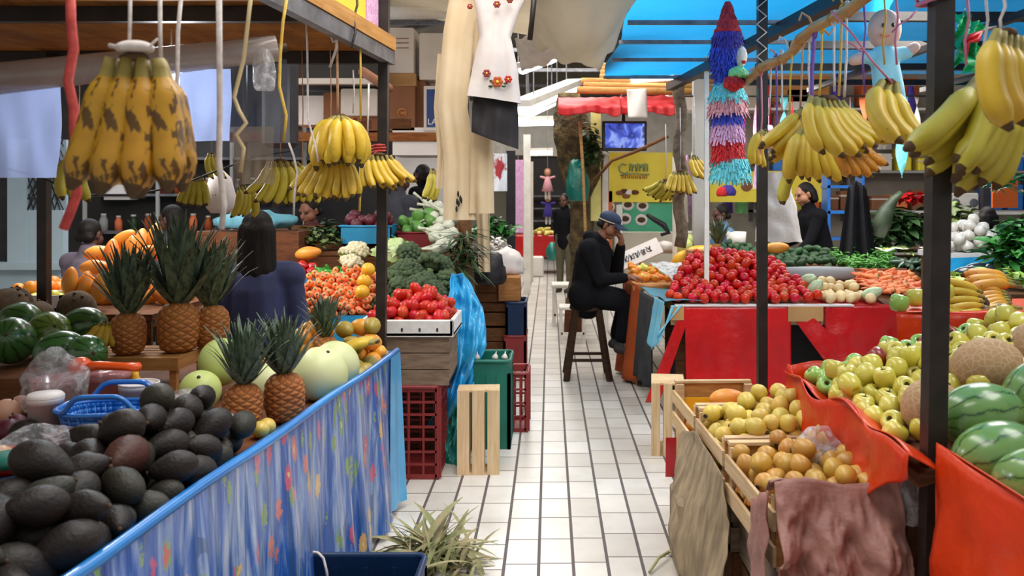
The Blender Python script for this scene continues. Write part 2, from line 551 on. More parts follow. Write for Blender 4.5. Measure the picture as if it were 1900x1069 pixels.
def mk_clear(name, tint='#e8e6ea', alpha=.3, rough=.12, bump=.8, scale=9, white=.55):
    """crumpled clear film: mostly see-through, brighter where it creases"""
    t = NT(name)
    v = t.coord('Object')
    nz = t.noise(v, scale, 5, .65, 1.2)
    a = t.ramp(nz, [(.42, (alpha,)*3), (.62, (min(1, alpha+white*.5),)*3), (.72, (min(1, alpha+white),)*3)])
    t.bump(nz, bump, .02)
    t.done(tint, rough, .7, alpha=a)
    return t.m
m_clear = mk_clear('crumpled_clear_film', '#ecebee', .12, .1, 1.0, 14, .75)
m_film = mk_clear('hanging_clear_film', '#c2cff2', .55, .16, .35, 3, .25)
m_filmbrown = mk_clear('brownish_clear_film', '#8b7a66', .45, .2, .3, 3, .2)
m_filmdark = mk_clear('smoky_film', '#3a4150', .62, .2, .3, 3, .2)
m_rollfilm = mk_clear('rolled_film', '#a99a92', .72, .25, .4, 5, .2)
m_cuppink = mk_clear('pink_clear_cup', '#c98a8a', .6, .15, .1, 3, .15)
m_whitebag = mat('white_plastic_bag', '#d9d3cd', '#c7bfb8', .4, 4, bump=.7, bscale=7, bdist=.02)

def mk_floral():
    t = NT('blue_floral_oilcloth')
    v = t.coord('Object')
    st = t.noise(t.coord('Object', (9, 9, 1.1)), 2.2, 4, .6, .5)
    base = t.ramp(st, [(.3, '#1a4796'), (.45, '#2d60b2'), (.57, '#7d98c6'), (.7, '#b4bdd0')])
    vo = t.vor(t.coord('Object', (1, 1, .55), loc=(.3, .1, .2)), 13)
    d = vo.outputs['Distance']
    sep = t.n('ShaderNodeSeparateColor'); t.l(vo.outputs['Color'], sep.inputs[0])
    fc = t.ramp(sep.outputs[0], [(0, '#d5475c'), (.3, '#e2763f'), (.5, '#e8b540'), (.68, '#d76a86'), (.85, '#7fa05a')], 'CONSTANT')
    wob = t.mth('ADD', d, t.mth('MULTIPLY', t.mth('SUBTRACT', t.noise(v, 55, 3, .7), .5), .5))
    k = t.mth('MULTIPLY', t.mth('LESS_THAN', wob, .31), t.mth('GREATER_THAN', sep.outputs[1], .2))
    core = t.mth('LESS_THAN', wob, .1)
    fc = t.mix(core, fc, '#f0d07a')
    lf = t.vor(t.coord('Object', (1, 1, .42), loc=(.1, .5, .0)), 12)
    kl = t.mth('LESS_THAN', t.mth('ADD', lf.outputs['Distance'], t.mth('MULTIPLY', t.mth('SUBTRACT', t.noise(v, 60, 3, .7), .5), .5)), .2)
    c = t.mix(kl, base, '#7f9e66')
    stx = t.vor(t.coord('Object', (1, 1, .05)), 16, 'DISTANCE_TO_EDGE')
    ks = t.mth('LESS_THAN', stx.outputs['Distance'], .03)
    c = t.mix(t.mth('MULTIPLY', ks, .6), c, '#35557d')
    c = t.mix(t.mth('MULTIPLY', k, .75), c, fc)
    t.bump(t.noise(t.coord('Object', (10, 10, .8)), 2, 3), .4, .02)
    t.done(c, .28, .5, coat=.4)
    return t.m
m_floral = mk_floral()
m_clothedge = mat('blue_cloth_hem', '#2384d0', '#1b72be', .3, 3, coat=.4)
m_clothend = mat('light_blue_cloth_edge', '#5fb1de', '#4a9fd3', .35, 4, coat=.3, bump=.3)

# produce skins
def mk_banana(name, body, body2, tip='#3b2a18', spots=.25, spotscale=14, stem='#8b8a35'):
    t = NT(name)
    v = t.coord('Object')
    c = t.ramp(t.noise(v, 9, 3), [(.35, body), (.65, body2)])
    sp = t.noise(t.coord('Object', (1, 1.7, 1.7)), spotscale*4.2, 3, .55, .4)
    lo = .74-spots*.3
    k = t.ramp(sp, [(lo, (0, 0, 0)), (lo+.05, (.85,)*3)])
    c = t.mix(k, c, '#3a2413')
    c = t.vary(c, .14)
    t.done(c, .42, .4)
    return t.m
m_ban = mk_banana('ripe_banana', '#d2b236', '#bd9622', spots=.16)
m_banspot = mk_banana('overripe_banana', '#c69a26', '#a8781c', spots=.75, spotscale=9)
m_bangreen = mk_banana('greenish_banana', '#c3b43a', '#aa9c30', spots=.05)
m_banred = mk_banana('orange_tinted_banana', '#d59a2a', '#b87422', spots=.4)
m_bantip = mat('banana_tip', '#3c2a17', '#56401f', .8)
m_banstem = mat('banana_stem', '#978a3c', '#7d6a30', .6)
m_bancrown = mat('banana_crown', '#3f2c1c', '#5a4128', .9, 20, bump=.5)

m_tomato = mat('red_tomato', '#b30c04', '#c81d0a', .36, 5, rand=.25, spec=.35)
m_tomatopink = mat('pinkish_red_tomato', '#c02414', '#cc3322', .34, 5, rand=.2, spec=.4)
m_applegreen = mat('green_apple', '#8bb24f', '#a2c45f', .25, 4, rand=.12, coat=.3)
m_appleyellow = mat('yellow_apple', '#c4b53e', '#d8ca5a', .28, 4, rand=.16, coat=.3)
m_applered = mat('red_apple', '#86261d', '#a24a2c', .28, 6, coat=.3)
m_applehole = mat('apple_hollow', '#4f4a1c', rough=.8)
def mk_avo(name, a, b):
    return mat(name, a, b, .52, 7, bump=.8, bscale=120, bdist=.003, rand=.35, spec=.3)
m_avodark = mk_avo('black_avocado', '#171210', '#2a231d')
m_avored = mk_avo('reddish_avocado', '#481a15', '#30201b')
m_avogrey = mk_avo('grey_green_avocado', '#232219', '#343229')
m_avogreen = mk_avo('green_avocado', '#1f3b22', '#35562f')
m_guava = mat('yellow_guava', '#d9bf5c', '#c7a341', .38, 5, rand=.2, bump=.15, bscale=30)
m_guavaripe = mat('golden_guava', '#c79a41', '#b5812f', .38, 5, rand=.25, bump=.15, bscale=30)
m_calyx = mat('guava_calyx', '#4d3a22', rough=.9)
m_mango = mat('orange_mango', '#e0a12f', '#d98a3a', .35, 3, rand=.15)
m_papaya = mat('orange_papaya', '#d9752a', '#e39a3c', .4, 4, rand=.2)
m_orangefruit = mat('orange_peel', '#e2801d', '#ee9433', .4, 20, rand=.15, bump=.3, bscale=90)
m_mandarin = mat('mandarin_peel', '#e0791b', '#d5912e', .4, 12, rand=.25, bump=.3, bscale=90)
m_lime = mat('yellow_lime', '#c3c64c', '#d4d46a', .35, 7, rand=.15)
m_honeydew = mat('pale_honeydew', '#c3c98e', '#cfd2a0', .45, 4, bump=.1, bscale=9)
m_honeygreen = mat('green_honeydew', '#b7c56c', '#c6d080', .45, 4)
def mk_canta():
    t = NT('cantaloupe_netting')
    v = t.coord('Object')
    e = t.vor(v, 42, 'DISTANCE_TO_EDGE')
    k = t.ramp(t.mth('ADD', e.outputs['Distance'], t.mth('MULTIPLY', t.noise(v, 70), .05)), [(.03, '#cdb08e'), (.13, '#a07f59')])
    c = t.mix(t.noise(v, 6), k, '#b8926a')
    t.bump(e.outputs['Distance'], -.5, .004)
    return t.done(c, .8, .3)
m_canta = mk_canta()
def mk_melon(name, light, mid, dark, n=11):
    """stripes run from pole to pole (local Z)"""
    t = NT(name)
    x, y, z = t.xyz(t.coord('Object'))
    ang = t.mth('MULTIPLY', t.mth('ARCTAN2', y, x), n/(2*PI))
    wob = t.mth('MULTIPLY', t.mth('SUBTRACT', t.noise(t.coord('Object'), 22, 4, .6), .5), .75)
    f = t.mth('ABSOLUTE', t.mth('SUBTRACT', t.mth('FRACT', t.mth('ADD', ang, wob)), .5))
    c = t.ramp(f, [(.02, dark), (.08, mid), (.22, light), (.5, light)])
    c = t.mix(t.ramp(t.noise(t.coord('Object'), 40, 3), [(.4, (0, 0, 0)), (.7, (.4,)*3)]), c, mid)
    return t.done(c, .25, .5, coat=.3)
m_melonlight = mk_melon('light_striped_watermelon', '#6c9350', '#5a833f', '#294521')
m_melondark = mk_melon('dark_watermelon', '#3c6a34', '#2a5528', '#15301a')
m_melonyel = mk_melon('yellow_green_watermelon', '#6d8a3a', '#4f7432', '#2a4a22')
def mk_pine():
    t = NT('pineapple_rind')
    x, y, z = t.xyz(t.coord('Object'))
    a = t.mth('DIVIDE', t.mth('ARCTAN2', y, x), 2*PI)
    u = t.mth('ADD', t.mth('MULTIPLY', a, 9), t.mth('MULTIPLY', z, 38))
    w = t.mth('SUBTRACT', t.mth('MULTIPLY', a, 9), t.mth('MULTIPLY', z, 38))
    fu = t.mth('ABSOLUTE', t.mth('SUBTRACT', t.mth('FRACT', u), .5)); fw = t.mth('ABSOLUTE', t.mth('SUBTRACT', t.mth('FRACT', w), .5))
    e = t.mth('MAXIMUM', fu, fw)
    c = t.ramp(e, [(.05, '#7d4a26'), (.22, '#b4693a'), (.38, '#9e5630'), (.46, '#6b3a22')])
    c = t.mix(t.mth('MULTIPLY', t.noise(t.coord('Object'), 18), .6), c, '#b87a34')
    c = t.vary(c, .2)
    t.bump(t.mth('SUBTRACT', 1, e), .9, .012)
    return t.done(c, .6, .3)
m_pine = mk_pine()
m_pineleaf = mat('pineapple_leaf', '#2f4032', '#65765a', .5, 9, stretch=(8, 8, 1), rand=.2)
m_coconut = mat('brown_husk', '#4c3d2f', '#6a5642', .9, 20, bump=.5, bscale=50)
m_carrot = mat('orange_carrot', '#e27338', '#f0935c', .45, 6, stretch=(1, 1, 6), rand=.25)
m_broc = mat('broccoli_head', '#37482f', '#4c5f3c', .8, 14, bump=1, bscale=60, bdist=.01)
m_brocstem = mat('broccoli_stalk', '#6f8a52', rough=.6)
m_caul = mat('cauliflower_curd', '#ddd3b4', '#cbbf9a', .8, 14, bump=1, bscale=55, bdist=.01)
m_cabbage = mat('cabbage_leaf', '#a9c07f', '#c3d3a0', .5, 4, bump=.5, bscale=12, bdist=.008)
m_onion = mat('white_onion', '#e2dcd2', '#d2cabd', .35, 6, stretch=(1, 1, 4), coat=.2)
m_onionpale = mat('pale_green_onion_bulb', '#ced0bd', '#b5b9a2', .4, 6, coat=.2)
m_jicama = mat('cream_jicama', '#e0c592', '#d2b27b', .55, 6, rand=.12)
m_beet = mat('dark_red_beet', '#4d1222', '#641a2c', .5, 6, rand=.2)
m_chayote = mat('green_chayote', '#5f9440', '#4a7d33', .4, 6, rand=.2)
m_zucchini = mat('dark_zucchini', '#173524', '#2d5738', .3, 8, stretch=(3, 3, .6), rand=.3, coat=.2)
m_zucpale = mat('pale_striped_squash', '#c3cfaa', '#8faa77', .4, 8, stretch=(5, 5, .5))
m_eggplant = mat('black_eggplant', '#1b2023', '#2a3134', .2, 5, coat=.4)
m_pepperred = mat('red_pepper', '#c4161c', '#a30f16', .2, 4, coat=.4)
m_peppergreen = mat('green_pepper', '#2f7d22', '#459a30', .25, 5, rand=.3, coat=.3)
m_squashyellow = mat('yellow_squash', '#e3a51c', '#f0ba33', .35, 4)
m_chili = mat('green_chili', '#3f8f2d', '#62b044', .35, 6, rand=.35)
m_cucumber = mat('light_green_pepper', '#a2c152', '#8bb043', .35, 5, rand=.2)
m_nopal = mat('cut_cactus', '#4a5a30', '#6e7d44', .7, 22, lo=.42, hi=.58, bump=.6, bscale=40)
m_pearfruit = mat('green_mango', '#b1923a', '#8f8a35', .4, 4, rand=.25)
m_chickenskin = mat('pale_fruit', '#d6a58a', '#c58f74', .5, 6)

# paper fringe
def mk_fringe(name, c, c2):
    t = NT(name)
    v = t.coord('Object', (1, 1, .35))
    n_ = t.noise(v, 60, 3, .7)
    t.bump(n_, 1.0, .02)
    return t.done(t.ramp(n_, [(.35, c), (.65, c2)]), .75)
fr_red = mk_fringe('red_tissue', '#c8141d', '#ea3a3f')
fr_purple = mk_fringe('purple_tissue', '#3b2a8f', '#5645ad')
fr_blue = mk_fringe('blue_tissue', '#2a3cc0', '#4b5fe0')
fr_cyan = mk_fringe('cyan_tissue', '#4fd0e0', '#8be9ee')
fr_pink = mk_fringe('pink_tissue', '#e0929c', '#f2b7bc')
fr_lilac = mk_fringe('lilac_tissue', '#d598c8', '#ebbfe0')
fr_green = mk_fringe('light_green_tissue', '#7fe08b', '#a8f0ac')
fr_white = mk_fringe('white_tissue', '#e6dccf', '#f2ebe0')

# ------------------------------------------------------------------ produce shapes
def lmesh(name, prof, m, n=18, fn=None): return MB().lathe(prof, n, 0, None, fn).mesh(name, m)
def ellip(name, a, c, m, n=16, k=10, taper=0, wob=0, seed=0):
    prof = []
    for i in range(k+1):
        t = -1+2*i/k; r = math.sqrt(max(0, 1-t*t))
        r *= (1-taper*t)
        prof.append((0 if i in (0, k) else a*r, c*t))
    # finer ends
    prof = [(a*math.sin(PI*i/k)*(1+taper*math.cos(PI*i/k)) if 0 < i < k else 0, -c*math.cos(PI*i/k)) for i in range(k+1)]
    def fn(x, y, z, t):
        w = 1+wob*noise.noise(Vector((x*9+seed*7.1, y*9, z*9)))
        return (x*w, y*w, z*(1+wob*.4*noise.noise(Vector((x*7, y*7, z*7+seed)))))
    return lmesh(name, prof, m, n, fn if wob else None)

def apple_mesh(name, m, seed=0):
    prof = [(0, -.026), (.008, -.03), (.016, -.034), (.024, -.033), (.033, -.022), (.039, -.006), (.0405, .010), (.036, .026), (.027, .034), (.018, .035), (.010, .031), (.005, .024), (0, .021)]
    g = random.Random(seed)
    ph = g.uniform(0, 6); el = g.uniform(.94, 1.08)
    def fn(x, y, z, t):
        k = 1+.03*math.cos(5*t+ph)*(1 if z < 0 else .4)+.03*math.cos(t+ph)
        return (x*k, y*k, z*el)
    b = MB().lathe(prof, 20, 0, None, fn, [0]*9+[0, 1, 1])
    return b.mesh(name, [m, m_applehole])
stem_me = MB().tube([(0, 0, .022), (.002, 0, .034), (.005, .001, .044)], [.0016, .0014, .002], 6).mesh('stem', m_stem)
APPLES = {k: [apple_mesh('apple', m, s) for s in range(3)] for k, m in (('green', m_applegreen), ('yellow', m_appleyellow), ('red', m_applered))}

def pear_mesh(name, m, L=.11, r=.035, neck=.55, n=16, wob=0, seed=0):
    prof = []
    for i in range(13):
        a = PI*i/12
        z = -math.cos(a)
        rr = math.sin(a)*(1-(1-neck)*max(0, z+.1)**1.0)
        prof.append((rr*r if 0 < i < 12 else 0, z*L/2))
    def fn(x, y, z, t):
        w = 1+wob*noise.noise(Vector((x*20+seed*5, y*20, z*20)))
        return (x*w, y*w, z)
    return lmesh(name, prof, m, n, fn)
AVOS = {k: [pear_mesh('avocado', m, .125, .042, .72, wob=.05, seed=s) for s in range(3)] for k, m in (('dark', m_avodark), ('red', m_avored), ('grey', m_avogrey))}
AVOG = [pear_mesh('avocado', m_avogreen, .105, .036, .75, 12, .04, s) for s in range(2)]
avo_stem = MB().lathe([(0, .0), (.006, .001), (.005, .005), (0, .006)], 8, 0, Matrix.Translation((0, 0, .0600))).mesh('stem', m_stem)
GUAVAS = {k: [pear_mesh('guava', m, .062, .0275, .82, 14, .06, s) for s in range(3)] for k, m in (('yellow', m_guava), ('golden', m_guavaripe))}
calyx_me = MB().lathe([(0, 0), (.006, -.001), (.0075, -.006), (.006, -.0075), (.003, -.003), (0, -.002)], 9, 0, Matrix.Translation((0, 0, -.0305))).mesh('calyx', m_calyx)
def tomato_mesh(name, m, r=.036, h=.03, seed=0):
    prof = [(0, -h), (r*.5, -h*.93), (r*.85, -h*.55), (r, 0), (r*.9, h*.5), (r*.6, h*.88), (r*.3, h*.93), (r*.1, h*.8), (0, h*.76)]
    def fn(x, y, z, t):
        k = 1+.02*math.cos(5*t+seed)+.03*math.cos(2*t+seed*2)
        return (x*k, y*k, z)
    return lmesh(name, prof, m, 16, fn)
TOMS = [tomato_mesh('tomato', m_tomato, .038, .034, s) for s in range(2)]+[ellip('tomato', .032, .045, m_tomato, 14, 10)]
TOMP = [ellip('tomato', .031, .042, m_tomatopink, 14, 10, .05), ellip('tomato', .033, .038, m_tomatopink, 14, 10)]
tom_scar = MB().lathe([(0, .0275), (.007, .0285), (.004, .031), (0, .030)], 7).mesh('stem_scar', m_peppergreen)
ORANGES = [ellip('orange', .038, .036, m_orangefruit, 16, 10)]
MANDS = [ellip('mandarin', .036, .029, m_mandarin, 16, 10)]
LIMES = [ellip('lime', .03, .034, m_lime, 14, 9)]
ONIONS = [lmesh('onion', [(0, -.038), (.015, -.036), (.034, -.02), (.042, .002), (.036, .022), (.018, .036), (.007, .044), (0, .046)], m_onion, 16)]
JICS = [ellip('jicama', .042, .036, m_jicama, 16, 10, .08, .06, s) for s in range(2)]
CARROT = [lmesh('carrot', [(0, -.078), (.004, -.076), (.009, -.05), (.0135, 0), (.017, .05), (.017, .065), (.009, .071), (0, .069)], m_carrot, 10)]
carrot_top = MB().lathe([(0, .067), (.006, .069), (.005, .076), (0, .077)], 7).mesh('stem_stub', m_brocstem)
ZUCS = [lmesh('zucchini', [(0, -.085), (.014, -.08), (.021, -.05), (.021, .03), (.015, .068), (.008, .082), (.007, .094), (0, .095)], m_zucchini, 12)]
def curve_pod(name, m, L, r, bend, n=8):
    pts = []; rs = []
    for i in range(9):
        u = i/8-.5
        pts.append((u*L, 0, -bend*u*u*4))
        rs.append(r*max(.15, (1-(abs(u)*2)**3)))
    return MB().tube(pts, rs, n).mesh(name, m)
CHILIS = [curve_pod('chili', m_chili, .09, .0095, .012)]
CUKES = [curve_pod('pepper', m_cucumber, .14, .017, .02, 10)]

def banana_mesh(name, m, L=.2, r=.0185, bend=70, k=14):
    """starts at origin heading +X, curls towards -Z"""
    pts = []; rs = []; p = Vector((0, 0, 0)); B = rad(bend)
    ds = L/k
    for i in range(k+1):
        u = i/k
        pts.append(p.copy())
        a = -B*(u**1.15)
        if u < .14: rr = r*(.36+.12*u/.14)
        elif u < .3: rr = r*(.48+.52*math.sin((u-.14)/.16*PI/2))
        elif u < .78: rr = r
        elif u < .95: rr = r*(1-.62*((u-.78)/.17)**1.7)
        else: rr = r*(.34-.12*(u-.95)/.05)
        rs.append(rr)
        p = p+Vector((math.cos(a), 0, math.sin(a)))*ds
    b = MB(); n = 10
    vs = []
    for i, q in enumerate(pts):
        d = (pts[min(i+1, k)]-pts[max(i-1, 0)]).normalized()
        z = Vector((-d.z, 0, d.x)); y = Vector((0, 1, 0))
        for j in range(n):
            t = 2*PI*j/n
            rr = rs[i]*(1+.07*math.cos(5*t+.4))
            vs.append(q+y*(math.cos(t)*rr)+z*(math.sin(t)*rr))
    for i in range(k):
        f = [(i*n+j, i*n+(j+1) % n, (i+1)*n+(j+1) % n, (i+1)*n+j) for j in range(n)]
        o = 0
        b_mi = 1 if i < 2 else (2 if i >= k-1 else 0)
        if i == 0: b.v = [tuple(q) for q in vs]
        for q in f: b.f.append(list(q)); b.mi.append(b_mi); b.sm.append(True)
    b.f.append(list(range(n))[::-1]); b.mi.append(1); b.sm.append(True)
    b.f.append([k*n+j for j in range(n)]); b.mi.append(2); b.sm.append(True)
    return b.mesh(name, [m, m_banstem, m_bantip])
BAN = {}
def ban(kind, bend, fat=1.0):
    key = (kind, bend, fat)
    if key not in BAN:
        m = {'ripe': m_ban, 'spot': m_banspot, 'green': m_bangreen, 'orange': m_banred}[kind]
        BAN[key] = banana_mesh('banana', m, .2, .0185*fat, bend)
    return BAN[key]
crown_me = MB().tube([(-.03, 0, 0), (-.012, 0, .004), (.012, 0, .004), (.03, 0, 0)], [.008, .013, .013, .008], 8, flat=.8).mesh('crown', m_bancrown)

def banana_hand(loc, label, n=7, L=.2, axis=(1, 0, 0), head=(0, 0, -1), bend_to=(0, -1, 0), kind='ripe', bend=60, fan=50, rows=1, group='hanging bunches of bananas', fat=1.0, name='banana_bunch', twist=0):
    """bananas side by side along axis, leaving the crown towards head and curling towards bend_to"""
    o = thing(name, label, 'bananas', None, loc, group=group)
    ax = Vector(axis).normalized(); hd = Vector(head).normalized(); bt = Vector(bend_to).normalized()
    c = link('crown', crown_me, parent=o, scale=max(.6, n/6)*L/.2)
    c.rotation_euler = frame3(ax, -hd).to_euler()
    for r_ in range(rows):
        nn = n-r_
        for i in range(nn):
            u = (i+.5)/nn-.5
            a = rad(fan)*u
            h = (hd*math.cos(a)+ax*math.sin(a)).normalized()
            h = (h+bt*(-.28*r_+R.uniform(-.06, .06))).normalized()
            z = -(bt-h*bt.dot(h))
            z = z + ax*R.uniform(-.12, .12)
            q = link('banana', ban(kind, bend, fat), parent=o, scale=L/.2*R.uniform(.92, 1.06))
            q.location = ax*(u*.13*L/.2*min(1, n/6))+bt*(-.022*r_*L/.2)
            q.rotation_euler = frame3(h, z).to_euler()
    return o

def pineapple_meshes():
    prof = [(0, -.085), (.035, -.083), (.058, -.07), (.069, -.03), (.071, .02), (.064, .06), (.045, .082), (.02, .09), (0, .09)]
    body = []
    b = MB()
    def fn(x, y, z, t):
        a = t/(2*PI); u = (a*9+z*38) % 1; w = (a*9-z*38) % 1
        k = 1+.06*(math.sin(PI*u)*math.sin(PI*w)-.4)
        return (x*k, y*k, z)
    dense = []
    for i in range(len(prof)-1):
        for s in range(4):
            f = s/4
            dense.append((prof[i][0]*(1-f)+prof[i+1][0]*f, prof[i][1]*(1-f)+prof[i+1][1]*f))
    dense.append(prof[-1])
    body = b.lathe(dense, 54, 0, None, fn).mesh('pineapple', m_pine)
    crowns = []
    for s in range(3):
        g = random.Random(s+3); c = MB()
        for i in range(64):
            lv = i/64
            az = i*2.399+g.uniform(-.2, .2)
            out = (1-lv)*g.uniform(.75, 1.1)+.12
            L = .08+.15*math.sin(PI*min(1, lv*.75+.2))*g.uniform(.8, 1.15)
            up = rad(42+46*lv)
            o = Vector((math.cos(az), math.sin(az), 0)); side = Vector((-o.y, o.x, 0))
            p = Vector((0, 0, .085+.05*lv))+o*.018*(1-lv*.5)
            prev = None; k = 6
            for j in range(k+1):
                u = j/k
                a = up-rad(34)*u*u*(1.1-lv)+rad(14)*math.sin(u*3)
                w = .0155*(1-u**1.8)*(1+.1*lv)+.0006
                pt = p.copy()
                row = [pt-side*w, pt+Vector((0, 0, -.004*(1-u)))-o*.003, pt+side*w]
                if prev:
                    n0 = len(c.v)
                    c.add(prev+row, [(0, 1, 4, 3), (1, 2, 5, 4)])
                prev = row
                p = p+(o*math.cos(a)+Vector((0, 0, math.sin(a))))*L/k
        crowns.append(c.mesh('crown', m_pineleaf))
    return body, crowns
PINE_BODY, PINE_CROWNS = pineapple_meshes()
def pineapple(loc, label, scale=1, tilt=(0, 0, 0), v=0, cs=1.0):
    o = thing('pineapple', label, 'pineapple', PINE_BODY, Vector(loc)+Vector((0, 0, .083*scale)), tilt, scale, 'pineapples on the fruit stall')
    c = link('crown', PINE_CROWNS[v % 3], parent=o)
    c.scale = (cs, cs, cs); c.location = (0, 0, .085*(1-cs))
    return o

def melon(name, label, cat, loc, rx, rz, m, rot=(0, 0, 0), group=None, wob=.02, stem=True):
    me = ellip(name, rx, rz, m, 28, 16, 0, wob, R.random())
    o = thing(name, label, cat, me, loc, rot, 1, group)
    if stem:
        link('stem_scar', MB().lathe([(0, rz*.985), (.008, rz*.99), (.006, rz+.004), (0, rz+.003)], 9).mesh('stem_scar', m_stem), parent=o)
    return o

def clump(name, m, r, n, br, seed=0, squash=.75, m2=None, stalk=True):
    """broccoli / cauliflower head: a dome of florets on a stalk"""
    g = random.Random(seed); b = MB()
    for i in range(n):
        t = i/n; a = i*2.4
        th = math.acos(1-1.15*t)
        q = Vector((math.sin(th)*math.cos(a), math.sin(th)*math.sin(a), math.cos(th)*squash))*r*g.uniform(.9, 1.05)
        b.ball(q, br*g.uniform(.8, 1.25), 8, 6)
    b.ball((0, 0, 0), (r*.85, r*.85, r*squash*.8), 10, 7)
    return b.mesh(name, m)
BROC = [clump('broccoli', m_broc, .07, 34, .02, s) for s in range(2)]
broc_stalk = MB().lathe([(0, -.09), (.018, -.09), (.02, -.05), (.035, -.01), (0, 0)], 10).mesh('stalk', m_brocstem)
CAUL = [clump('cauliflower', m_caul, .075, 40, .021, s, .7) for s in range(2)]
def leaf_collar(r, n, L, m, seed=0, name='leaves', wid=.04, up=35):
    g = random.Random(seed); b = MB()
    for i in range(n):
        a = i*2*PI/n+g.uniform(-.2, .2); o = Vector((math.cos(a), math.sin(a), 0)); s = Vector((-o.y, o.x, 0))
        el = rad(up+g.uniform(-20, 20)); Lx = L*g.uniform(.75, 1.2)
        p = o*r*.55+Vector((0, 0, -r*.5)); prev = None
        for j in range(6):
            u = j/5; w = wid*math.sin(PI*min(.97, u*.8+.15))
            row = [p-s*w+Vector((0, 0, .01*math.sin(u*9))), p+o*.008, p+s*w+Vector((0, 0, .01*math.cos(u*8)))]
            if prev: b.add(prev+row, [(0, 1, 4, 3), (1, 2, 5, 4)])
            prev = row
            p = p+(o*math.cos(el)+Vector((0, 0, math.sin(el))))*Lx/5
            el -= .12
    return b.mesh(name, m)
def cabbage_me(seed=0):
    b = MB(); g = random.Random(seed)
    b.ball((0, 0, 0), (.1, .1, .085), 20, 12)
    for i in range(9):
        a = i*2.4; t = rad(g.uniform(20, 100))
        mx = Matrix.Rotation(a, 4, 'Z') @ Matrix.Rotation(t, 4, 'Y')
        b.sheet(8, 8, lambda u, v: mx @ Vector(((u-.5)*.17, (v-.5)*.17, .108-1.9*((u-.5)**2+(v-.5)**2)*.17+.006*math.sin(u*22)*math.sin(v*19)+(.02 if max(abs(u-.5), abs(v-.5)) > .45 else 0))))
    return b.mesh('cabbage', m_cabbage)
CABB = [cabbage_me(0), cabbage_me(1)]
def leafheap(name, label, cat, c, size, n, m, L=.09, w=.03, seed=0, kind='stuff', up=.4):
    """loose leaves nobody could count"""
    g = random.Random(seed); b = MB()
    for i in range(n):
        while True:
            q = Vector((g.uniform(-1, 1), g.uniform(-1, 1), g.uniform(0, 1)))
            if q.length < 1: break
        p = Vector((q.x*size[0], q.y*size[1], q.z*size[2]))
        a = g.uniform(0, 2*PI); o = Vector((math.cos(a), math.sin(a), g.uniform(-.6, up))).normalized()
        s = o.cross(Vector((g.uniform(-.5, .5), g.uniform(-.5, .5), 1))).normalized(); nn = s.cross(o)
        prev = None; ll = L*g.uniform(.7, 1.3)
        for j in range(5):
            u = j/4; ww = w*(math.sin(PI*u*.9+.25))*.9
            row = [p-s*ww+nn*ww*.25, p, p+s*ww+nn*ww*.25]
            if prev: b.add(prev+row, [(0, 1, 4, 3), (1, 2, 5, 4)])
            prev = row; p = p+o*ll/4; o = (o+Vector((0, 0, -.13))).normalized()
    return thing(name, label, cat, b.mesh(name, m), c, kind=kind)

def banana_ring(loc, label, n=9, L=.2, kind='ripe', bend=80, out=.75, group=None, fat=1.1, front=0):
    """bananas all round the crown, bulging out and closing in again at the tips"""
    o = thing('banana_bunch', label, 'bananas', None, loc, group=group)
    c = link('crown', crown_me, parent=o, scale=L/.2)
    c.rotation_euler = frame3((1, 0, 0), (0, 0, 1)).to_euler()
    for tier, (nn, dz, k) in enumerate(((n, 0, 1.0), (max(4, n-3), -.012, .7))):
        for i in range(nn):
            az = 2*PI*(i+.5*tier)/nn+front
            rr = Vector((math.cos(az), math.sin(az), 0))
            h = (rr*out*k+Vector((0, 0, -1+.35*k))).normalized()
            q = link('banana', ban(kind, bend if tier == 0 else bend*.6, fat), parent=o, scale=L/.2*R.uniform(.94, 1.05))
            q.location = rr*.018*L/.2+Vector((0, 0, dz))
            q.rotation_euler = frame3(h, rr+Vector((0, 0, .4))).to_euler()
    return o
# ------------------------------------------------------------------ the hall
def translucent(m, col, k):
    t = m.node_tree; b = t.nodes['Principled BSDF']; o = t.nodes['Material Output']
    tr = t.nodes.new('ShaderNodeBsdfTranslucent'); tr.inputs[0].default_value = lin(col)
    mx = t.nodes.new('ShaderNodeMixShader'); mx.inputs[0].default_value = k
    t.links.new(b.outputs[0], mx.inputs[1]); t.links.new(tr.outputs[0], mx.inputs[2]); t.links.new(mx.outputs[0], o.inputs[0])
translucent(m_rooftarp, '#22a4ee', .5)
translucent(m_canvas, '#cdc5b6', .45)
translucent(m_film, '#b4c6f8', .5)
translucent(m_redawn, '#e0343a', .35)

def plane_box(name, lo, hi, m): return struct(name, MB().box(lo, hi).mesh(name, m))
plane_box('floor', (-9, -1.5, -.1), (9, 27, 0), m_floor)
plane_box('wall_back', (-9, 26.9, 0), (9, 27.2, 6.4), m_cream)
plane_box('wall_left', (-9.2, 3, 0), (-9, 27, 6.4), m_greywall)
plane_box('wall_right', (9, 3, 0), (9.2, 27, 6.4), m_greywall)
# roof of the far hall: two pitches with purlins
rf = MB()
for s in (-1, 1):
    rf.sheet(1, 1, lambda u, v: (s*9*u, 9.5+17.5*v, 6.0-1.9*u), smooth=False)
o = struct('ceiling', rf.mesh('ceiling', m_roof)); solid(o, .06, 1)
b = MB()
for y in (11, 13.5, 16, 18.5, 21, 23.5):
    for s in (-1, 1): b.bar((0, y, 5.9), (s*9, y, 4.05), .1, .16)
    b.bar((-6, y, 4.35), (6, y, 4.35), .07)
    for x in (-4.5, -3, -1.5, 0, 1.5, 3, 4.5): b.bar((x, y, 4.35), (x, y, 5.85-abs(x)*.21), .05)
struct('trim_1', b.mesh('roof_truss', m_greysteel))
# back block with an upper storey over the far aisle
plane_box('wall_far_gallery', (-6, 23.0, 2.75), (8, 23.2, 4.2), m_white)

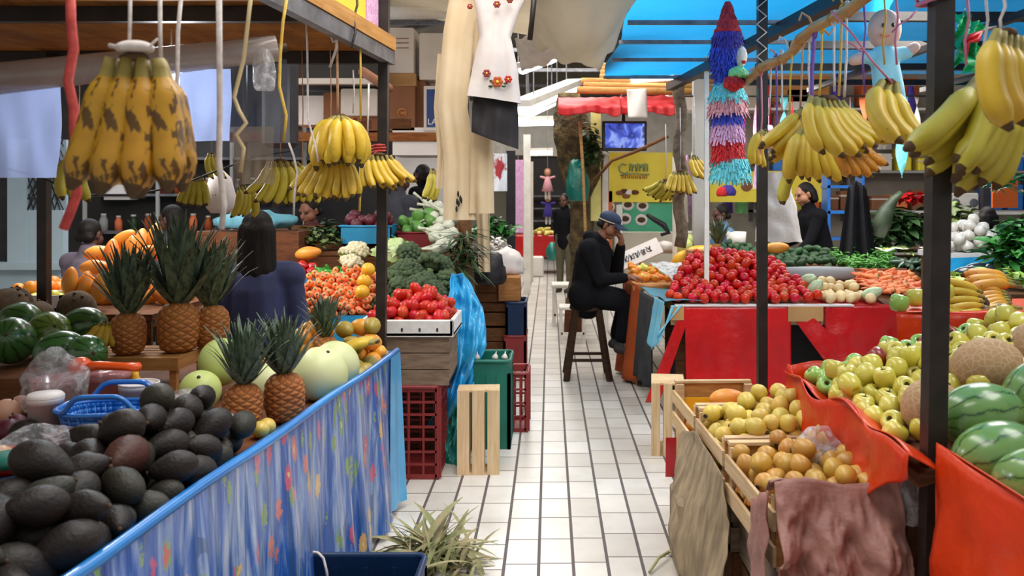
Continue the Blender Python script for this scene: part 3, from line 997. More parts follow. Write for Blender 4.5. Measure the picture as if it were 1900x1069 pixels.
# long fluorescent lamps that shine over the far aisle
def tube_lamp(p0, p1, w, label):
    p0, p1 = Vector(p0), Vector(p1)
    o = thing('fluorescent_lamp', label, 'ceiling lamp', None, p0, group='fluorescent lamps')
    d = p1-p0
    link('hanger', MB().bar((d.x*.2, d.y*.2, w), (d.x*.2, d.y*.2, 5.97-p0.z-.21*abs(p0.x)), .015).mesh('hanger', m_greysteel), parent=o)
    link('hanger', MB().bar((d.x*.8, d.y*.8, w+d.z*.8), (d.x*.8, d.y*.8, 5.97-p0.z-.21*abs(p1.x)), .015).mesh('hanger', m_greysteel), parent=o)
    link('housing', MB().bar((0, 0, w*.5), d+Vector((0, 0, w*.5)), w*1.5, w*.5).mesh('housing', m_white), parent=o)
    link('tube', MB().tube([d*.02, d*.98], w*.42, 8).mesh('tube', m_tube), parent=o)
tube_lamp(P(966, 205, 10.5), P(1068, 162, 13.0), .17, 'long bright fluorescent lamp slanting below the grey roof, the thickest one')
tube_lamp(P(962, 222, 11.5), P(1036, 188, 14.5), .11, 'thin fluorescent lamp just under the thickest slanting lamp')
tube_lamp(P(958, 228, 15.5), P(1052, 226, 15.5), .14, 'level fluorescent lamp above the far corridor opening')
tube_lamp(P(968, 131, 8.6), P(1028, 110, 10.5), .1, 'short slanting fluorescent lamp beside the beige canopy edge')
tube_lamp(P(972, 284, 20.5), P(1026, 283, 20.5), .14, 'farthest level lamp over the dark doorway at the aisle end')

# ---------------------------------------------------------- far end of the aisle
o = thing('doorway', 'dark doorway at the far end of the aisle with pale frame', 'doorway', None, (.05, 22.6, 0))
link('recess', MB().box((-.62, 0, 0), (.42, .1, 2.72)).mesh('recess', m_darkwall), parent=o)
for x in (-.66, .46): link('jamb', MB().box((x-.05, -.08, 0), (x+.05, .12, 2.8)).mesh('jamb', m_cream), parent=o)
link('lintel', MB().box((-.72, -.1, 2.7), (.52, .1, 2.86)).mesh('lintel', m_cream), parent=o)
def post(label, px, y0, y1, Y, w, m, name='post'):
    a, c = P(px, y0, Y), P(px, y1, Y); c.z = max(c.z, 0)
    thing(name, label, 'post', MB().box((-w/2, -w/2, 0), (w/2, w/2, a.z-c.z)).mesh(name, m), (a.x, Y, c.z))
post('white painted post left of the far corridor', 978, 250, 640, 14.5, .12, m_white)
post('thin pale post right of the white post in the far corridor', 985, 300, 640, 16.5, .09, m_cream)
post('black post in front of the white flowers stall', 948, 280, 640, 11.5, .12, m_black)
o = thing('corn_table', 'red-clothed table of yellow corn at the far end of the aisle', 'table', None, (P(1005, 400, 18.5).x, 18.5, 0))
link('cloth', MB().box((-.62, -.3, .35), (.5, .5, .82), bev=.02).mesh('cloth', m_red), parent=o)
for x in (-.5, .4): link('leg', MB().box((x-.03, -.2, 0), (x+.03, -.14, .4)).mesh('leg', m_black), parent=o)
CORN = lmesh('corn_cob', [(0, -.1), (.025, -.09), (.033, -.03), (.028, .06), (.01, .11), (0, .115)], mat('pale_corn', '#e0cf7a', '#cdbb5c', .5, 30), 10)
hs = heap(26, .06, lambda x, y: True, (-.55, .45, -.25, .4), lambda x, y: .82, lambda x, y: .82+.3-abs(x)*.3, seed=4)
grp = []
for p, r in hs:
    grp.append(thing('corn_cob', 'x', 'corn', CORN, p+Vector((o.location.x, 18.5, -.02)), (rad(80), 0, R.uniform(0, 3)), 1.2, 'corn cobs on the far red table'))
settle_labels(grp, 'pale corn cob', 'the pile on the far red table')
thing('paper_sack', 'white paper sack on the floor under the far red table', 'sack', MB().box((-.13, -.1, 0), (.13, .1, .42), bev=.03).mesh('paper_sack', m_cupwhite), (P(997, 500, 17.6).x, 17.6, 0))
thing('green_bag', 'green plastic bag hanging beside the far red table', 'bag', ellip('green_bag', .14, .2, m_tarpgreen, 12, 8, .2, .2), (P(1025, 470, 17.9).x, 17.9, .5))
# dolls hung as piñatas in the far corridor
def paper_doll(loc, s, m1, m2, label, hair=m_stem):
    o = thing('paper_doll', label, 'piñata', None, loc, scale=s)
    link('dress', MB().lathe([(0, -.35), (.17, -.35), (.1, -.1), (.06, .06), (0, .08)], 14).mesh('dress', m1), parent=o)
    link('head', MB().ball((0, 0, .17), (.09, .085, .1)).mesh('head', m_skin_l), parent=o)
    link('hair', MB().ball((0, .03, .2), (.1, .085, .1)).mesh('hair', hair), parent=o)
    for sx in (-1, 1):
        link('arm', MB().cone_caps((sx*.05, 0, .02), (sx*.19, 0, .06), .035, .03).mesh('arm', m1), parent=o)
        link('leg', MB().cone_caps((sx*.05, 0, -.34), (sx*.05, 0, -.55), .035, .03).mesh('leg', m2), parent=o)
paper_doll(P(1016, 332, 15), .62, fr_pink, fr_white, 'pink-dressed paper doll hanging in the far corridor', m_cardbrown)
paper_doll(P(1017, 380, 15.2), .6, fr_purple, fr_white, 'purple-dressed paper doll hanging below the pink one')
b = MB()
for k, z in enumerate((1.0, 1.32, 1.64)):
    b.box((-.5, -.12, z), (.5, .12, z+.03))
for x in (-.5, .5): b.box((x-.02, -.12, 0), (x+.02, .12, 2.0))
o = thing('wire_shelf', 'grey shelf unit inside the dark far doorway', 'shelf', b.mesh('wire_shelf', m_greysteel), (.0, 22.35, 0))
thing('pink_banner', 'tall pink and purple hanging banner left in the far corridor', 'banner', MB().box((-.05, -.02, 0), (.12, .02, 1.1)).mesh('pink_banner', fr_lilac), P(957, 432, 13))
leafheap('potted_plant', 'green leafy plant beside the white blossoms in the far left stall', 'plant', P(918, 440, 10.2), (.28, .2, .25), 90, m_leafmid, .16, .05, 3, None)
leafheap('white_flowers', 'bunch of white blossoms standing left of the far corridor', 'flowers', P(925, 468, 9.2), (.12, .12, .16), 110, m_blossom, .05, .02, 4, None, 1)
leafheap('flower_leaves', 'dark green leaves below the white blossoms', 'plant', P(930, 500, 9.2), (.13, .12, .14), 90, m_leafdark, .13, .04, 5, None)
# seated shopper's legs and bench in the distance, white stool
def stool_white(label, px, py, Y, s=1):
    o = thing('white_stool', label, 'stool', None, (P(px, py, Y).x, Y, 0), scale=s)
    link('seat', MB().box((-.18, -.18, .44), (.18, .18, .48), bev=.01).mesh('seat', m_white), parent=o)
    for x in (-.15, .15):
        for y in (-.15, .15): link('leg', MB().box((x-.02, y-.02, 0), (x+.02, y+.02, .44)).mesh('leg', m_white), parent=o)
    link('stretcher', MB().box((-.15, -.17, .12), (.15, -.14, .15)).mesh('stretcher', m_white), parent=o)
stool_white('white stool behind the seated man, in the aisle', 1052, 590, 10.9, 1.1)
stool_white('lower white stool rung seen under the seated man', 1062, 600, 9.6, .85)
# ================================================================== left stall
EDX = lambda y: -.783-.08*(4.45-y)          # front edge of the blue-clothed table
ZT = .76
o = thing('fruit_table', 'long wooden fruit table under the blue floral cloth', 'table', None, (-.9, 4.4, 0))
def tb(pts, z0, z1, m, nm):
    b = MB(); n = len(pts)
    vs = [(x+.9, y-4.4, z) for z in (z0, z1) for x, y in pts]
    return b.add(vs, [tuple(range(n))[::-1], tuple(range(n, 2*n))]+[(i, (i+1) % n, n+(i+1) % n, n+i) for i in range(n)], 0, False).mesh(nm, m)
link('tabletop', tb([(EDX(.7)-.012, .7), (EDX(4.42)-.012, 4.42), (-3.3, 4.42), (-3.3, .7)], ZT-.04, ZT-.004, m_wood_dark, 'tabletop'), parent=o)
for x, y in ((EDX(4.3)-.06, 4.3), (-3.2, 4.3), (EDX(2.4)-.06, 2.4), (-3.2, 2.4)):
    link('leg', tb([(x-.03, y-.03), (x+.03, y-.03), (x+.03, y+.03), (x-.03, y+.03)], 0, ZT-.04, m_wood_dark, 'leg'), parent=o)
# cloth front
def cl(u, v):
    y = .7+u*3.75
    fold = .028*math.sin(y*17+1.5*math.sin(y*5))*v+.014*math.sin(y*41)*v
    x = EDX(y)+.004+.03*v+fold
    return (x, y, .81-.77*v)
o = thing('table_cloth', 'shiny blue floral oilcloth hanging in folds from the fruit table', 'tablecloth', None, (0, 0, 0))
link('front', MB().sheet(160, 24, cl).mesh('front', m_floral), parent=o)
def end(u, v):
    w = .12*u
    return (EDX(4.45)-w+.01+.02*v+.008*math.sin(u*12), 4.46+.01*math.sin(v*9+u*4), .81-.77*v)
link('end', MB().sheet(8, 20, end).mesh('end', m_clothend), parent=o)
link('edge_strip', MB().sheet(6, 24, lambda u, v: (EDX(4.27+.185*u)+.010+.032*v+(.028*math.sin((4.27+.185*u)*17+1.5*math.sin((4.27+.185*u)*5))+.014*math.sin((4.27+.185*u)*41))*v, 4.27+.185*u, .812-.77*v)).mesh('edge_strip', m_clothend), parent=o)
link('hem', MB().tube([(EDX(y)-.004, y, .81+.004*math.sin(y*6)) for y in [.7+.15*i for i in range(26)]], .016, 8).mesh('hem', m_clothedge), parent=o)
link('inner_fold', MB().sheet(40, 3, lambda u, v: (EDX(.7+u*3.75)-.01-.09*v, .7+u*3.75, .812-.045*v)).mesh('inner_fold', m_clothedge), parent=o)

# navy crate standing on the floor at the picture's bottom edge
def plastic_crate(name, label, loc, w, d, h, m, rz=0, group=None, nx=5, nz=5, t=.012, cells=True, rx=0):
    o = thing(name, label, 'crate', None, loc, (rx, 0, rz), 1, group)
    for nm, a, c, fx in (('side_panel', (-w/2, -d/2), (w/2, -d/2), 0), ('side_panel', (-w/2, d/2), (w/2, d/2), 0), ('end_panel', (-w/2, -d/2), (-w/2, d/2), 1), ('end_panel', (w/2, -d/2), (w/2, d/2), 1)):
        b = MB(); n = nx if not fx else max(3, int(nx*d/w))
        a, c = Vector((*a, 0)), Vector((*c, 0))
        if cells:
            for i in range(n+1):
                p = a.lerp(c, i/n); wd = t*1.3 if 0 < i < n else t*3
                b.bar(p+Vector((0, 0, .01)), p+Vector((0, 0, h)), wd, t, up=(c-a).normalized())
            for k in range(nz+1):
                z = .015+(h-.03)*k/nz
                b.bar(a+Vector((0, 0, z)), c+Vector((0, 0, z)), t, t*(1.1 if 0 < k < nz else 2.2))
        else:
            b.bar(a+Vector((0, 0, h/2)), c+Vector((0, 0, h/2)), t, h)
            for i in range(n+1):
                p = a.lerp(c, i/n)
                b.bar(p, p+Vector((0, 0, h*.86)), t*1.8, t*1.8)
        link(nm, b.mesh(nm, m), parent=o)
    link('bottom', MB().box((-w/2, -d/2, 0), (w/2, d/2, t)).mesh('bottom', m), parent=o)
    b = MB()
    ring = []
    q = .03
    for cx, cy, a0 in ((w/2-q, d/2-q, 0), (-w/2+q, d/2-q, 90), (-w/2+q, -d/2+q, 180), (w/2-q, -d/2+q, 270)):
        for k in range(5): ring.append((cx+(q+.008)*math.cos(rad(a0+k*22.5)), cy+(q+.008)*math.sin(rad(a0+k*22.5)), h))
    ring += [ring[0], ring[1]]
    link('rim', b.tube(ring, t, 8, cap=False).mesh('rim', m), parent=o)
    return o
YB = 2.86
c0 = P(650, 1034, 3.16)
plastic_crate('crate', 'dark navy blue plastic crate on the floor before the floral cloth', (c0.x, YB+.16, 0), .535, .3, c0.z, m_plasticblue, cells=False)
s0 = P(592, 1024, YB)
thing('twine', 'short length of white twine tied over the navy crate rim', 'string', MB().tube([P(556, 1026, 3.17), P(575, 1024, 3.15), P(590, 1026, 3.14), P(600, 1036, 3.12), P(606, 1060, 3.11), P(609, 1085, 3.1)], .005, 6).mesh('twine', m_rope_white))

# heap of dry corn leaves on the floor
b = MB(); g = random.Random(5)
for i in range(170):
    a = g.uniform(0, 2*PI); q = abs(g.gauss(0, .13))
    p = Vector((q*math.cos(a)*1.0, q*math.sin(a)*1.1, .005+max(0, .13-q*.6)*g.random()))
    az = g.uniform(-.5, 3.6); el = g.uniform(.02, 1.15) if g.random() < .6 else g.uniform(-.05, .2)
    o_ = Vector((math.cos(az)*math.cos(el), math.sin(az)*math.cos(el)*.6, math.sin(el))); s_ = Vector((-math.sin(az), math.cos(az), g.uniform(-.6, .6))).normalized()
    L = g.uniform(.12, .3); w = g.uniform(.004, .016); prev = None
    for j in range(7):
        u = j/6; ww = w*math.sin(PI*min(.98, u*.75+.22))
        row = [p-s_*ww, p+Vector((0, 0, -ww*.5)), p+s_*ww]
        row = [Vector((r.x, r.y, max(.003, r.z))) for r in row]
        if prev: b.add(prev+row, [(0, 1, 4, 3), (1, 2, 5, 4)])
        prev = row; p = p+o_*L/6; o_ = (o_+Vector((0, 0, -.16))).normalized()
f0 = PZ(800, 1040, .02)
thing('corn_leaf_heap', 'heap of dry corn leaves on the tiles beside the floral cloth', 'leaves', b.mesh('corn_leaf_heap', m_leafcorn), (-.52, 3.72, 0), kind='stuff')
for k, (a, c) in enumerate((((1205, 1062), (1240, 1025)), ((1240, 1024), (1268, 1044)))):
    p0, p1 = PZ(*a, .012), PZ(*c, .03)
    thing('dry_stalk', ('dry bent stalk on the tiles left of the burlap', 'shorter dry stalk touching the burlap sack')[k], 'stalk', MB().tube([p0, p0.lerp(p1, .5)+Vector((0, 0, .02)), p1], .007, 6).mesh('dry_stalk', m_leafcorn))

# ---------------------------------------------------------- black avocados
ins = lambda x, y: x < EDX(y)-.068 and x > EDX(y)-.43 and x > -.6375*y-.1 and y > 1.62 and y < 2.86-.25*max(0, x-EDX(y)+.2)
def avm(x, y):
    d = EDX(y)-x
    return ZT+.09+.11*math.exp(-((d-.24)/.13)**2)+.035*math.exp(-((y-2.6)/.18)**2)*math.exp(-((d-.3)/.13)**2)
hs = heap(110, lambda: R.uniform(.04, .056), ins, (-1.6, -.9, 1.62, 2.98), lambda x, y: ZT, avm, 120, 3)
objs = []
g = random.Random(9); redset = []
for i, (p, r) in enumerate(hs):
    kind = 'grey' if g.random() < .22 else 'dark'
    o = thing('avocado', 'x', 'avocado', g.choice(AVOS[kind]), p, (g.uniform(-.5, .5)+PI/2, g.uniform(-.4, .4), g.uniform(0, 6.3)), r/.042, 'black avocados heaped by the floral cloth')
    link('stem', avo_stem, parent=o)
    objs.append(o)
settle_labels(objs, 'rough black avocado', 'the heap behind the floral cloth hem')
# the reddish ones that show on top
for (px, py, Y), l in (((235, 852, 2.55), 'reddish avocado on top of the black avocado heap'), ((190, 935, 2.05), 'purple-red tinged avocado in the front slope of the black heap')):
    q = P(px, py, Y)
    best = min(objs, key=lambda k: ((k.location.x/k.location.y-q.x/q.y)**2+((k.location.z-1.6)/k.location.y-(q.z-1.6)/q.y)**2))
    best.data = AVOS['red'][0]; best['label'] = l; best['group'] = 'reddish avocados'; objs.remove(best)

# ---------------------------------------------------------- pineapples, melons on the blue table
pineapple((PZ(450, 800, ZT).x, PZ(450, 800, ZT).y, ZT), 'ripe orange pineapple standing behind the cloth hem, left of the pair', 1.0, (0, .04, 0), 0, .98)
pineapple((PZ(533, 782, ZT).x-.01, PZ(533, 782, ZT).y, ZT), 'golden pineapple standing against the cloth hem, right of the pair', 1.06, (0, -.03, 1), 1, .92)
gh = 'honeydew melons on the blue table'
melon('honeydew', 'big pale honeydew melon touching the blue cloth hem', 'melon', P(594, 694, 3.62)+Vector((0, .0, .0)), .117, .112, m_honeydew, (.3, .4, 0), gh, .015)
melon('honeydew', 'pale honeydew melon partly hidden behind the big one', 'melon', P(624, 676, 3.86), .108, .1, m_honeydew, (.3, .9, 1), gh, .015)
melon('honeydew', 'pale green honeydew low between the stand leg and the pineapple', 'melon', P(371, 725, 3.42), .082, .078, m_honeygreen, (.6, .2, 0), gh, .015)
melon('honeydew', 'green honeydew behind the left table pineapple', 'melon', P(410, 672, 3.62), .092, .1, m_honeygreen, (.2, .2, 2), gh, .015)
melon('honeydew', 'yellowish honeydew seen between the two table pineapples', 'melon', P(497, 715, 3.55), .09, .095, m_honeydew, (.2, .5, 2), gh, .015)
for (px, py, Y, s), l in (((483, 793, 3.02, .034), 'small yellow guava wedged between pineapple and hem'), ((514, 785, 3.06, .033), 'small yellow guava at the foot of the right pineapple')):
    q = P(px, py, Y); q.z = ZT+.03
    q.x = min(q.x, EDX(Y)-.11)
    o = thing('guava', l, 'guava', GUAVAS['yellow'][0], q, (1.2, .4, .2), 1.15, 'guavas on the blue table'); link('calyx', calyx_me, parent=o)
# a pineapple and fruit at the far corner
pineapple(P(603, 655, 4.05)-Vector((0, 0, .085)), 'small pineapple behind the honeydews at the table far end', .95, (0, 0, 0), 2, .9)
far = [(575, 612, 4.2, 'mango'), (600, 618, 4.3, 'mango'), (560, 625, 4.0, 'mango'), (640, 612, 4.25, 'green'), (655, 640, 4.2, 'green'), (690, 605, 4.3, 'green'), (668, 607, 4.32, 'mango'), (712, 655, 4.3, 'mango'), (560, 645, 4.0, 'mango'), (678, 690, 4.05, 'green'), (664, 700, 3.95, 'green'), (690, 635, 4.28, 'mango'), (700, 672, 4.22, 'mango')]
ob = []
MANGO = [pear_mesh('mango', m_mango, .11, .042, .85, 14, .03), pear_mesh('mango', m_pearfruit, .105, .042, .8, 14, .03)]
for i, (px, py, Y, k) in enumerate(far):
    q = P(px, py, Y); q.x = min(q.x, EDX(Y)-.06)
    ob.append(thing('mango', 'x', 'mango', MANGO[k == 'green'], q, (R.uniform(.9, 2), R.uniform(-.5, .5), R.uniform(0, 6)), 1.05, 'mangoes at the far end of the blue table'))
settle_labels(ob, 'yellow-green mango', 'the pile by the left dark pole')
# fill below so the pile stands on something
hs = heap(34, .042, lambda x, y: x < EDX(y)-.06 and x > -1.35, (-1.4, -.8, 3.95, 4.4), lambda x, y: ZT, lambda x, y: ZT+.16, 60, 5)
ob = []
for p, r in hs: ob.append(thing('mango', 'x', 'mango', MANGO[R.random() < .5], p, rrot(1.4), 1, 'mangoes in the bottom layer at the far end'))
settle_labels(ob, 'yellow mango', 'the bottom layer at the blue table far end')
banana_hand(P(700, 634, 4.1), 'yellow bananas lying on the mangoes by the left dark pole', 4, .2, (.2, 1, 0), (-1, -.15, .12), (-.1, -.1, -1), 'ripe', 65, 25, 1, 'loose hands of bananas', 1.15)

# ---------------------------------------------------------- wooden stand with three pineapples
sx0, sx1, sy0, sy1, sz = -2.06, -1.62, 3.74, 4.06, .905
o = thing('wooden_stand', 'low pine stand carrying three pineapples on the fruit table', 'stand', None, (sx0, sy0, ZT))
h = sz-ZT
b = MB()
for k in range(5):
    b.box((0, .01+k*.064, h-.014), (sx1-sx0, .06+k*.064, h))
link('top', b.mesh('top', m_wood_tan), parent=o)
for nm, lo, hi in (('front_rail', (0, -.012, h-.05), (sx1-sx0, .0, h+.004)), ('back_rail', (0, .32, h-.05), (sx1-sx0, .332, h)), ('side_rail', (sx1-sx0, -.012, h-.05), (sx1-sx0+.012, .332, h+.004)), ('side_rail', (-.012, -.012, h-.05), (0, .332, h))):
    link(nm, MB().box(lo, hi).mesh(nm, m_wood_tan), parent=o)
for x in (.0, sx1-sx0-.03):
    for y in (0, .29): link('leg', MB().box((x, y, 0), (x+.03, y+.03, h-.014)).mesh('leg', m_wood_tan), parent=o)
for k, (px, py, Y, s, l) in enumerate(((238, 657, 3.84, 1.08, 'pineapple on the wooden stand, leftmost of three'), (331, 650, 3.9, 1.3, 'plump pineapple on the wooden stand, middle of three'), (392, 645, 4.0, 1.16, 'pineapple on the right end of the wooden stand'))):
    q = P(px, py, Y)
    pineapple((min(q.x, -1.68+.09*k-.03), Y, sz), l, s, (0, .02*k, k), k, (1.2, 1.3, 1.15)[k])
banana_hand(P(196, 598, 3.8)+Vector((0, 0, .0)), 'small stubby yellow bananas beside the left stand pineapple', 4, .12, (1, .2, 0), (.1, -.3, -1), (-1, -.2, 0), 'ripe', 40, 60, 1, 'loose hands of bananas', 1.7)

# ---------------------------------------------------------- dark watermelons at the left
gm = 'watermelons on the left of the fruit table'
for (px, py, Y, a, c, m, rot, l) in ((20, 632, 3.75, .1, .115, m_melondark, (1.2, .2, .3), 'dark green watermelon at the left picture edge'),
        (90, 622, 3.95, .105, .12, m_melonyel, (1.0, .6, .4), 'yellow-green watermelon with a pale ground spot'),
        (155, 608, 4.05, .095, .115, m_melondark, (.4, 1.3, .2), 'dark shiny watermelon behind the stubby bananas'),
        (112, 652, 3.62, .085, .105, m_melondark, (.3, 1.4, .6), 'dark watermelon below the yellow-green one'),
        (160, 657, 3.58, .08, .1, m_melondark, (.3, 1.4, -.5), 'dark watermelon beside the stand front rail'),
        (35, 600, 4.15, .1, .12, m_melondark, (.6, 1.2, .2), 'dark watermelon behind the one at the picture edge')):
    melon('watermelon', l, 'watermelon', P(px, py, Y), a, c, m, rot, gm)
for (px, py, Y, r, l) in ((143, 572, 4.35, .095, 'brown coconut in front of the white tub'), (70, 588, 4.3, .085, 'brown coconut between the tub and watermelons'), (14, 570, 4.35, .105, 'brown coconut at the left picture edge'), (30, 560, 4.42, .08, 'brown coconut by the lime tray')):
    o = thing('coconut', l, 'coconut', ellip('coconut', r, r*.95, m_coconut, 18, 12, .08, .08, r), P(px, py, Y), rrot(.8), 1, 'brown coconuts')
    for k in range(3): link('eye', MB().ball((r*.25*math.cos(k*2.1), r*.25*math.sin(k*2.1), r*.92), .008, 8, 6).mesh('eye', m_stem), parent=o)

# ---------------------------------------------------------- fruit step behind the table (oranges, papayas)
SB = 4.55
def step(name, label, x0, x1, y0, y1, z, m, legs=True):
    o = thing(name, label, 'counter', None, (x0, y0, 0))
    link('top', MB().box((0, 0, z-.03), (x1-x0, y1-y0, z)).mesh('top', m), parent=o)
    link('front_panel', MB().box((.01, .01, .02), (x1-x0-.01, .03, z-.03)).mesh('front_panel', m_wood_dark), parent=o)
    for x in (.02, x1-x0-.06): link('leg', MB().box((x, y1-y0-.06, 0), (x+.04, y1-y0-.02, z-.03)).mesh('leg', m_wood_dark), parent=o)
    return o
step('fruit_step', 'raised wooden step of oranges and papayas behind the fruit table', -3.6, -2.12, 4.6, 5.7, .98, m_wood_dark)
tray = P(55, 545, 4.75)
o = thing('lime_tray', 'white tray of yellow limes in front of the oranges', 'tray', None, (-2.96, 4.84, .98))
link('base', MB().box((-.3, -.14, 0), (.3, .14, .02)).mesh('base', m_stock), parent=o)
for lo, hi in (((-.3, -.14, .0), (.3, -.125, .09)), ((-.3, .125, 0), (.3, .14, .09)), ((-.3, -.14, 0), (-.285, .14, .09)), ((.285, -.14, 0), (.3, .14, .09))):
    link('wall', MB().box(lo, hi).mesh('wall', m_stock), parent=o)
hs = heap(26, .031, lambda x, y: True, (-.26, .26, -.1, .1), lambda x, y: .02, lambda x, y: .13, 40, 8)
ob = [thing('lime', 'x', 'lime', LIMES[0], p+Vector((-2.96, 4.84, .98)), rrot(), 1, 'yellow limes in the white tray') for p, r in hs]
settle_labels(ob, 'yellow lime', 'the white tray at the far left')
hs = heap(48, .038, lambda x, y: True, (-3.4, -2.7, 4.95, 5.4), lambda x, y: .98, lambda x, y: .98+.13+.2*math.exp(-((x+2.95)/.3)**2), 50, 9)
ob = [thing('orange', 'x', 'orange', ORANGES[0], p, rrot(), 1, 'oranges heaped behind the lime tray') for p, r in hs]
settle_labels(ob, 'bright orange', 'the heap behind the lime tray')
PAP = pear_mesh('papaya', m_papaya, .22, .058, .8, 18, .02)
pl = [(130, 522, 4.75, 0), (158, 530, 4.78, 0), (187, 532, 4.76, 0), (176, 496, 4.95, 1), (243, 463, 5.1, 0), (207, 470, 5.2, 0), (228, 446, 5.3, 2), (287, 440, 5.2, 0), (185, 470, 5.35, 1), (265, 475, 5.05, 2), (232, 500, 5.0, 1), (200, 512, 4.98, 0), (305, 470, 5.3, 1), (262, 448, 5.4, 0)]
ob = []
for px, py, Y, o_ in pl:
    rt = ((.15, .1, R.uniform(0, 3)), (.1, 1.5, .2), (.5, .8, .5))[o_]
    ob.append(thing('papaya', 'x', 'papaya', PAP, P(px, py, Y), rt, R.uniform(.74, .88), 'orange papayas stacked behind the pineapples'))
settle_labels(ob, 'orange papaya', 'the stack behind the stand pineapples')
hs = heap(22, .05, lambda x, y: True, (-2.7, -2.2, 5.0, 5.55), lambda x, y: .98, lambda x, y: .98+.2, 40, 12)
ob = [thing('papaya', 'x', 'papaya', PAP, p, rrot(1.5), .75, 'papayas in the lower layer of the stack') for p, r in hs]
settle_labels(ob, 'orange papaya', 'the lower layer under the papaya stack')
tb_ = P(108, 556, 4.62)
o = thing('white_tub', 'white plastic tub between the coconuts and the papayas', 'tub', MB().lathe([(0, 0), (.09, 0), (.105, .14), (.112, .14), (.112, .15), (.1, .15), (.088, .01), (0, .01)], 24).mesh('white_tub', m_cupwhite), (tb_.x, 4.5, .78))

# ---------------------------------------------------------- juice corner: basket, cups, tongs
def basket(label, loc, w, d, h, rz):
    """oval basket, rim rising into two handles"""
    b = MB(); n = 48
    def el(t, k, z):
        e = .62
        cx, sx_ = math.cos(t), math.sin(t)
        return Vector((k*w/2*abs(cx)**e*(1 if cx > 0 else -1), k*d/2*abs(sx_)**e*(1 if sx_ > 0 else -1), z))
    rise = lambda t: .055*math.exp(-((abs(math.sin(t))-1)/.1)**2)
    for i in range(n):
        t0, t1 = 2*PI*i/n, 2*PI*(i+1)/n
        for k in range(6):
            z0, z1 = k/6, (k+1)/6
            q = [el(t0, .74+.2*z0, h*.92*z0), el(t1, .74+.2*z0, h*.92*z0), el(t1, .74+.2*z1, h*.92*z1), el(t0, .74+.2*z1, h*.92*z1)]
            b.add(q, [(0, 1, 2, 3)], 0, True)
    o = thing('basket', label, 'basket', None, loc, (0, 0, rz))
    wl = link('wall', b.mesh('wall', m_basketblue), parent=o); solid(wl, .004)
    r = MB()
    for i in range(0, n, 2):
        t = 2*PI*i/n
        r.tube([el(t, .755, .004), el(t, .95, h*.93)], .004, 5)
    link('ribs', r.mesh('ribs', m_basketblue), parent=wl)
    link('bottom', MB().lathe([(0, 0), (.5, 0), (.5, .012), (0, .012)], 40, 0, Matrix.Diagonal((w*.74, d*.74, .5, 1))).mesh('bottom', m_basketblue), parent=o)
    rim = [el(2*PI*i/96, 1.0, h+rise(2*PI*i/96)) for i in range(97)]
    link('rim', MB().tube(rim, .011, 8, cap=False, flat=.8).mesh('rim', m_basketblue), parent=o)
    low = [el(2*PI*i/96, .96, h*.93) for i in range(97)]
    link('lower_rim', MB().tube(low, .008, 8, cap=False).mesh('lower_rim', m_basketblue), parent=o)
bk = PZ(190, 838, ZT)
basket('bright blue plastic basket with looped handles by the avocados', (P(192, 800, 2.92).x, 2.98, ZT), .33, .24, .125, .1)
def cup(label, px, py, Y, r, h, m, name='cup', group='foam cups on the juice counter', lid=False):
    q = P(px, py, Y)
    o = thing(name, label, 'cup', None, (q.x, Y, ZT), group=group)
    link('body', MB().lathe([(0, 0), (r*.72, 0), (r*.97, h*.86), (r*1.0, h*.86), (r, h), (r*.94, h), (r*.68, .006), (0, .006)], 24).mesh('body', m), parent=o)
    link('rim', MB().tube([(r*.98*math.cos(a*PI/16), r*.98*math.sin(a*PI/16), h) for a in range(33)], .004, 6, cap=False).mesh('rim', m), parent=o)
    if lid: link('lid', MB().lathe([(0, h+.012), (r*.9, h+.012), (r*1.03, h+.004), (r*1.03, h-.01)], 24).mesh('lid', m), parent=o)
    return o
cup('white foam cup left of the blue basket', 84, 790, 2.98, .058, .155, m_cupwhite, lid=True)
cup('white foam cup right behind the blue basket', 258, 760, 3.22, .07, .15, m_cupwhite)
cup('pink translucent cup under the orange handle', 198, 720, 3.4, .088, .15, m_cuppink, group='clear cups on the juice counter', lid=True)
cup('hazy clear cup stack left of the pink cup', 105, 735, 3.3, .09, .15, m_cuppink, group='clear cups on the juice counter')
def lump(name, label, cat, loc, r, m, seed, amp=.3):
    b = MB().ball((0, 0, 0), r, 26, 16)
    v = []
    for p in b.v:
        q = Vector(p); k = 1+amp*(noise.noise(q*9+Vector((seed, 0, 0)))+.5*noise.noise(q*24+Vector((0, seed, 0))))
        q = q*k
        if q.z < -r[2]*.55: q.z = -r[2]*.55
        v.append(tuple(q))
    b.v = v
    return thing(name, label, cat, b.mesh(name, m), loc)
lump('clear_bag', 'crumpled clear plastic bag over the cups at the left', 'bag', (P(100, 712, 3.25).x, 3.25, ZT+.13), (.12, .1, .14), m_clear, 1, .25)
lump('clear_bag', 'crumpled clear bag behind the top avocados', 'bag', (P(330, 760, 3.1).x, 3.12, ZT+.06), (.08, .07, .085), m_clear, 5, .35)
lump('clear_bag', 'knotted clear bag between avocados and left pineapple', 'bag', (P(402, 785, 2.98).x-.02, 2.98, ZT+.06), (.085, .06, .06), m_clear, 8, .35)
q = P(150, 681, 3.3)
o = thing('citrus_squeezer', 'bright orange hand squeezer lying across the cups', 'squeezer', None, q, (0, .0, .05))
link('head', MB().ball((0, 0, 0), (.045, .04, .038), 18, 12).mesh('head', m_orangeplastic), parent=o)
link('handle', MB().tube([(.02, 0, .0), (.07, 0, .005), (.16, 0, .0), (.215, 0, -.002), (.225, 0, -.002)], [.03, .024, .022, .026, .012], 12, flat=.7).mesh('handle', m_orangeplastic), parent=o)
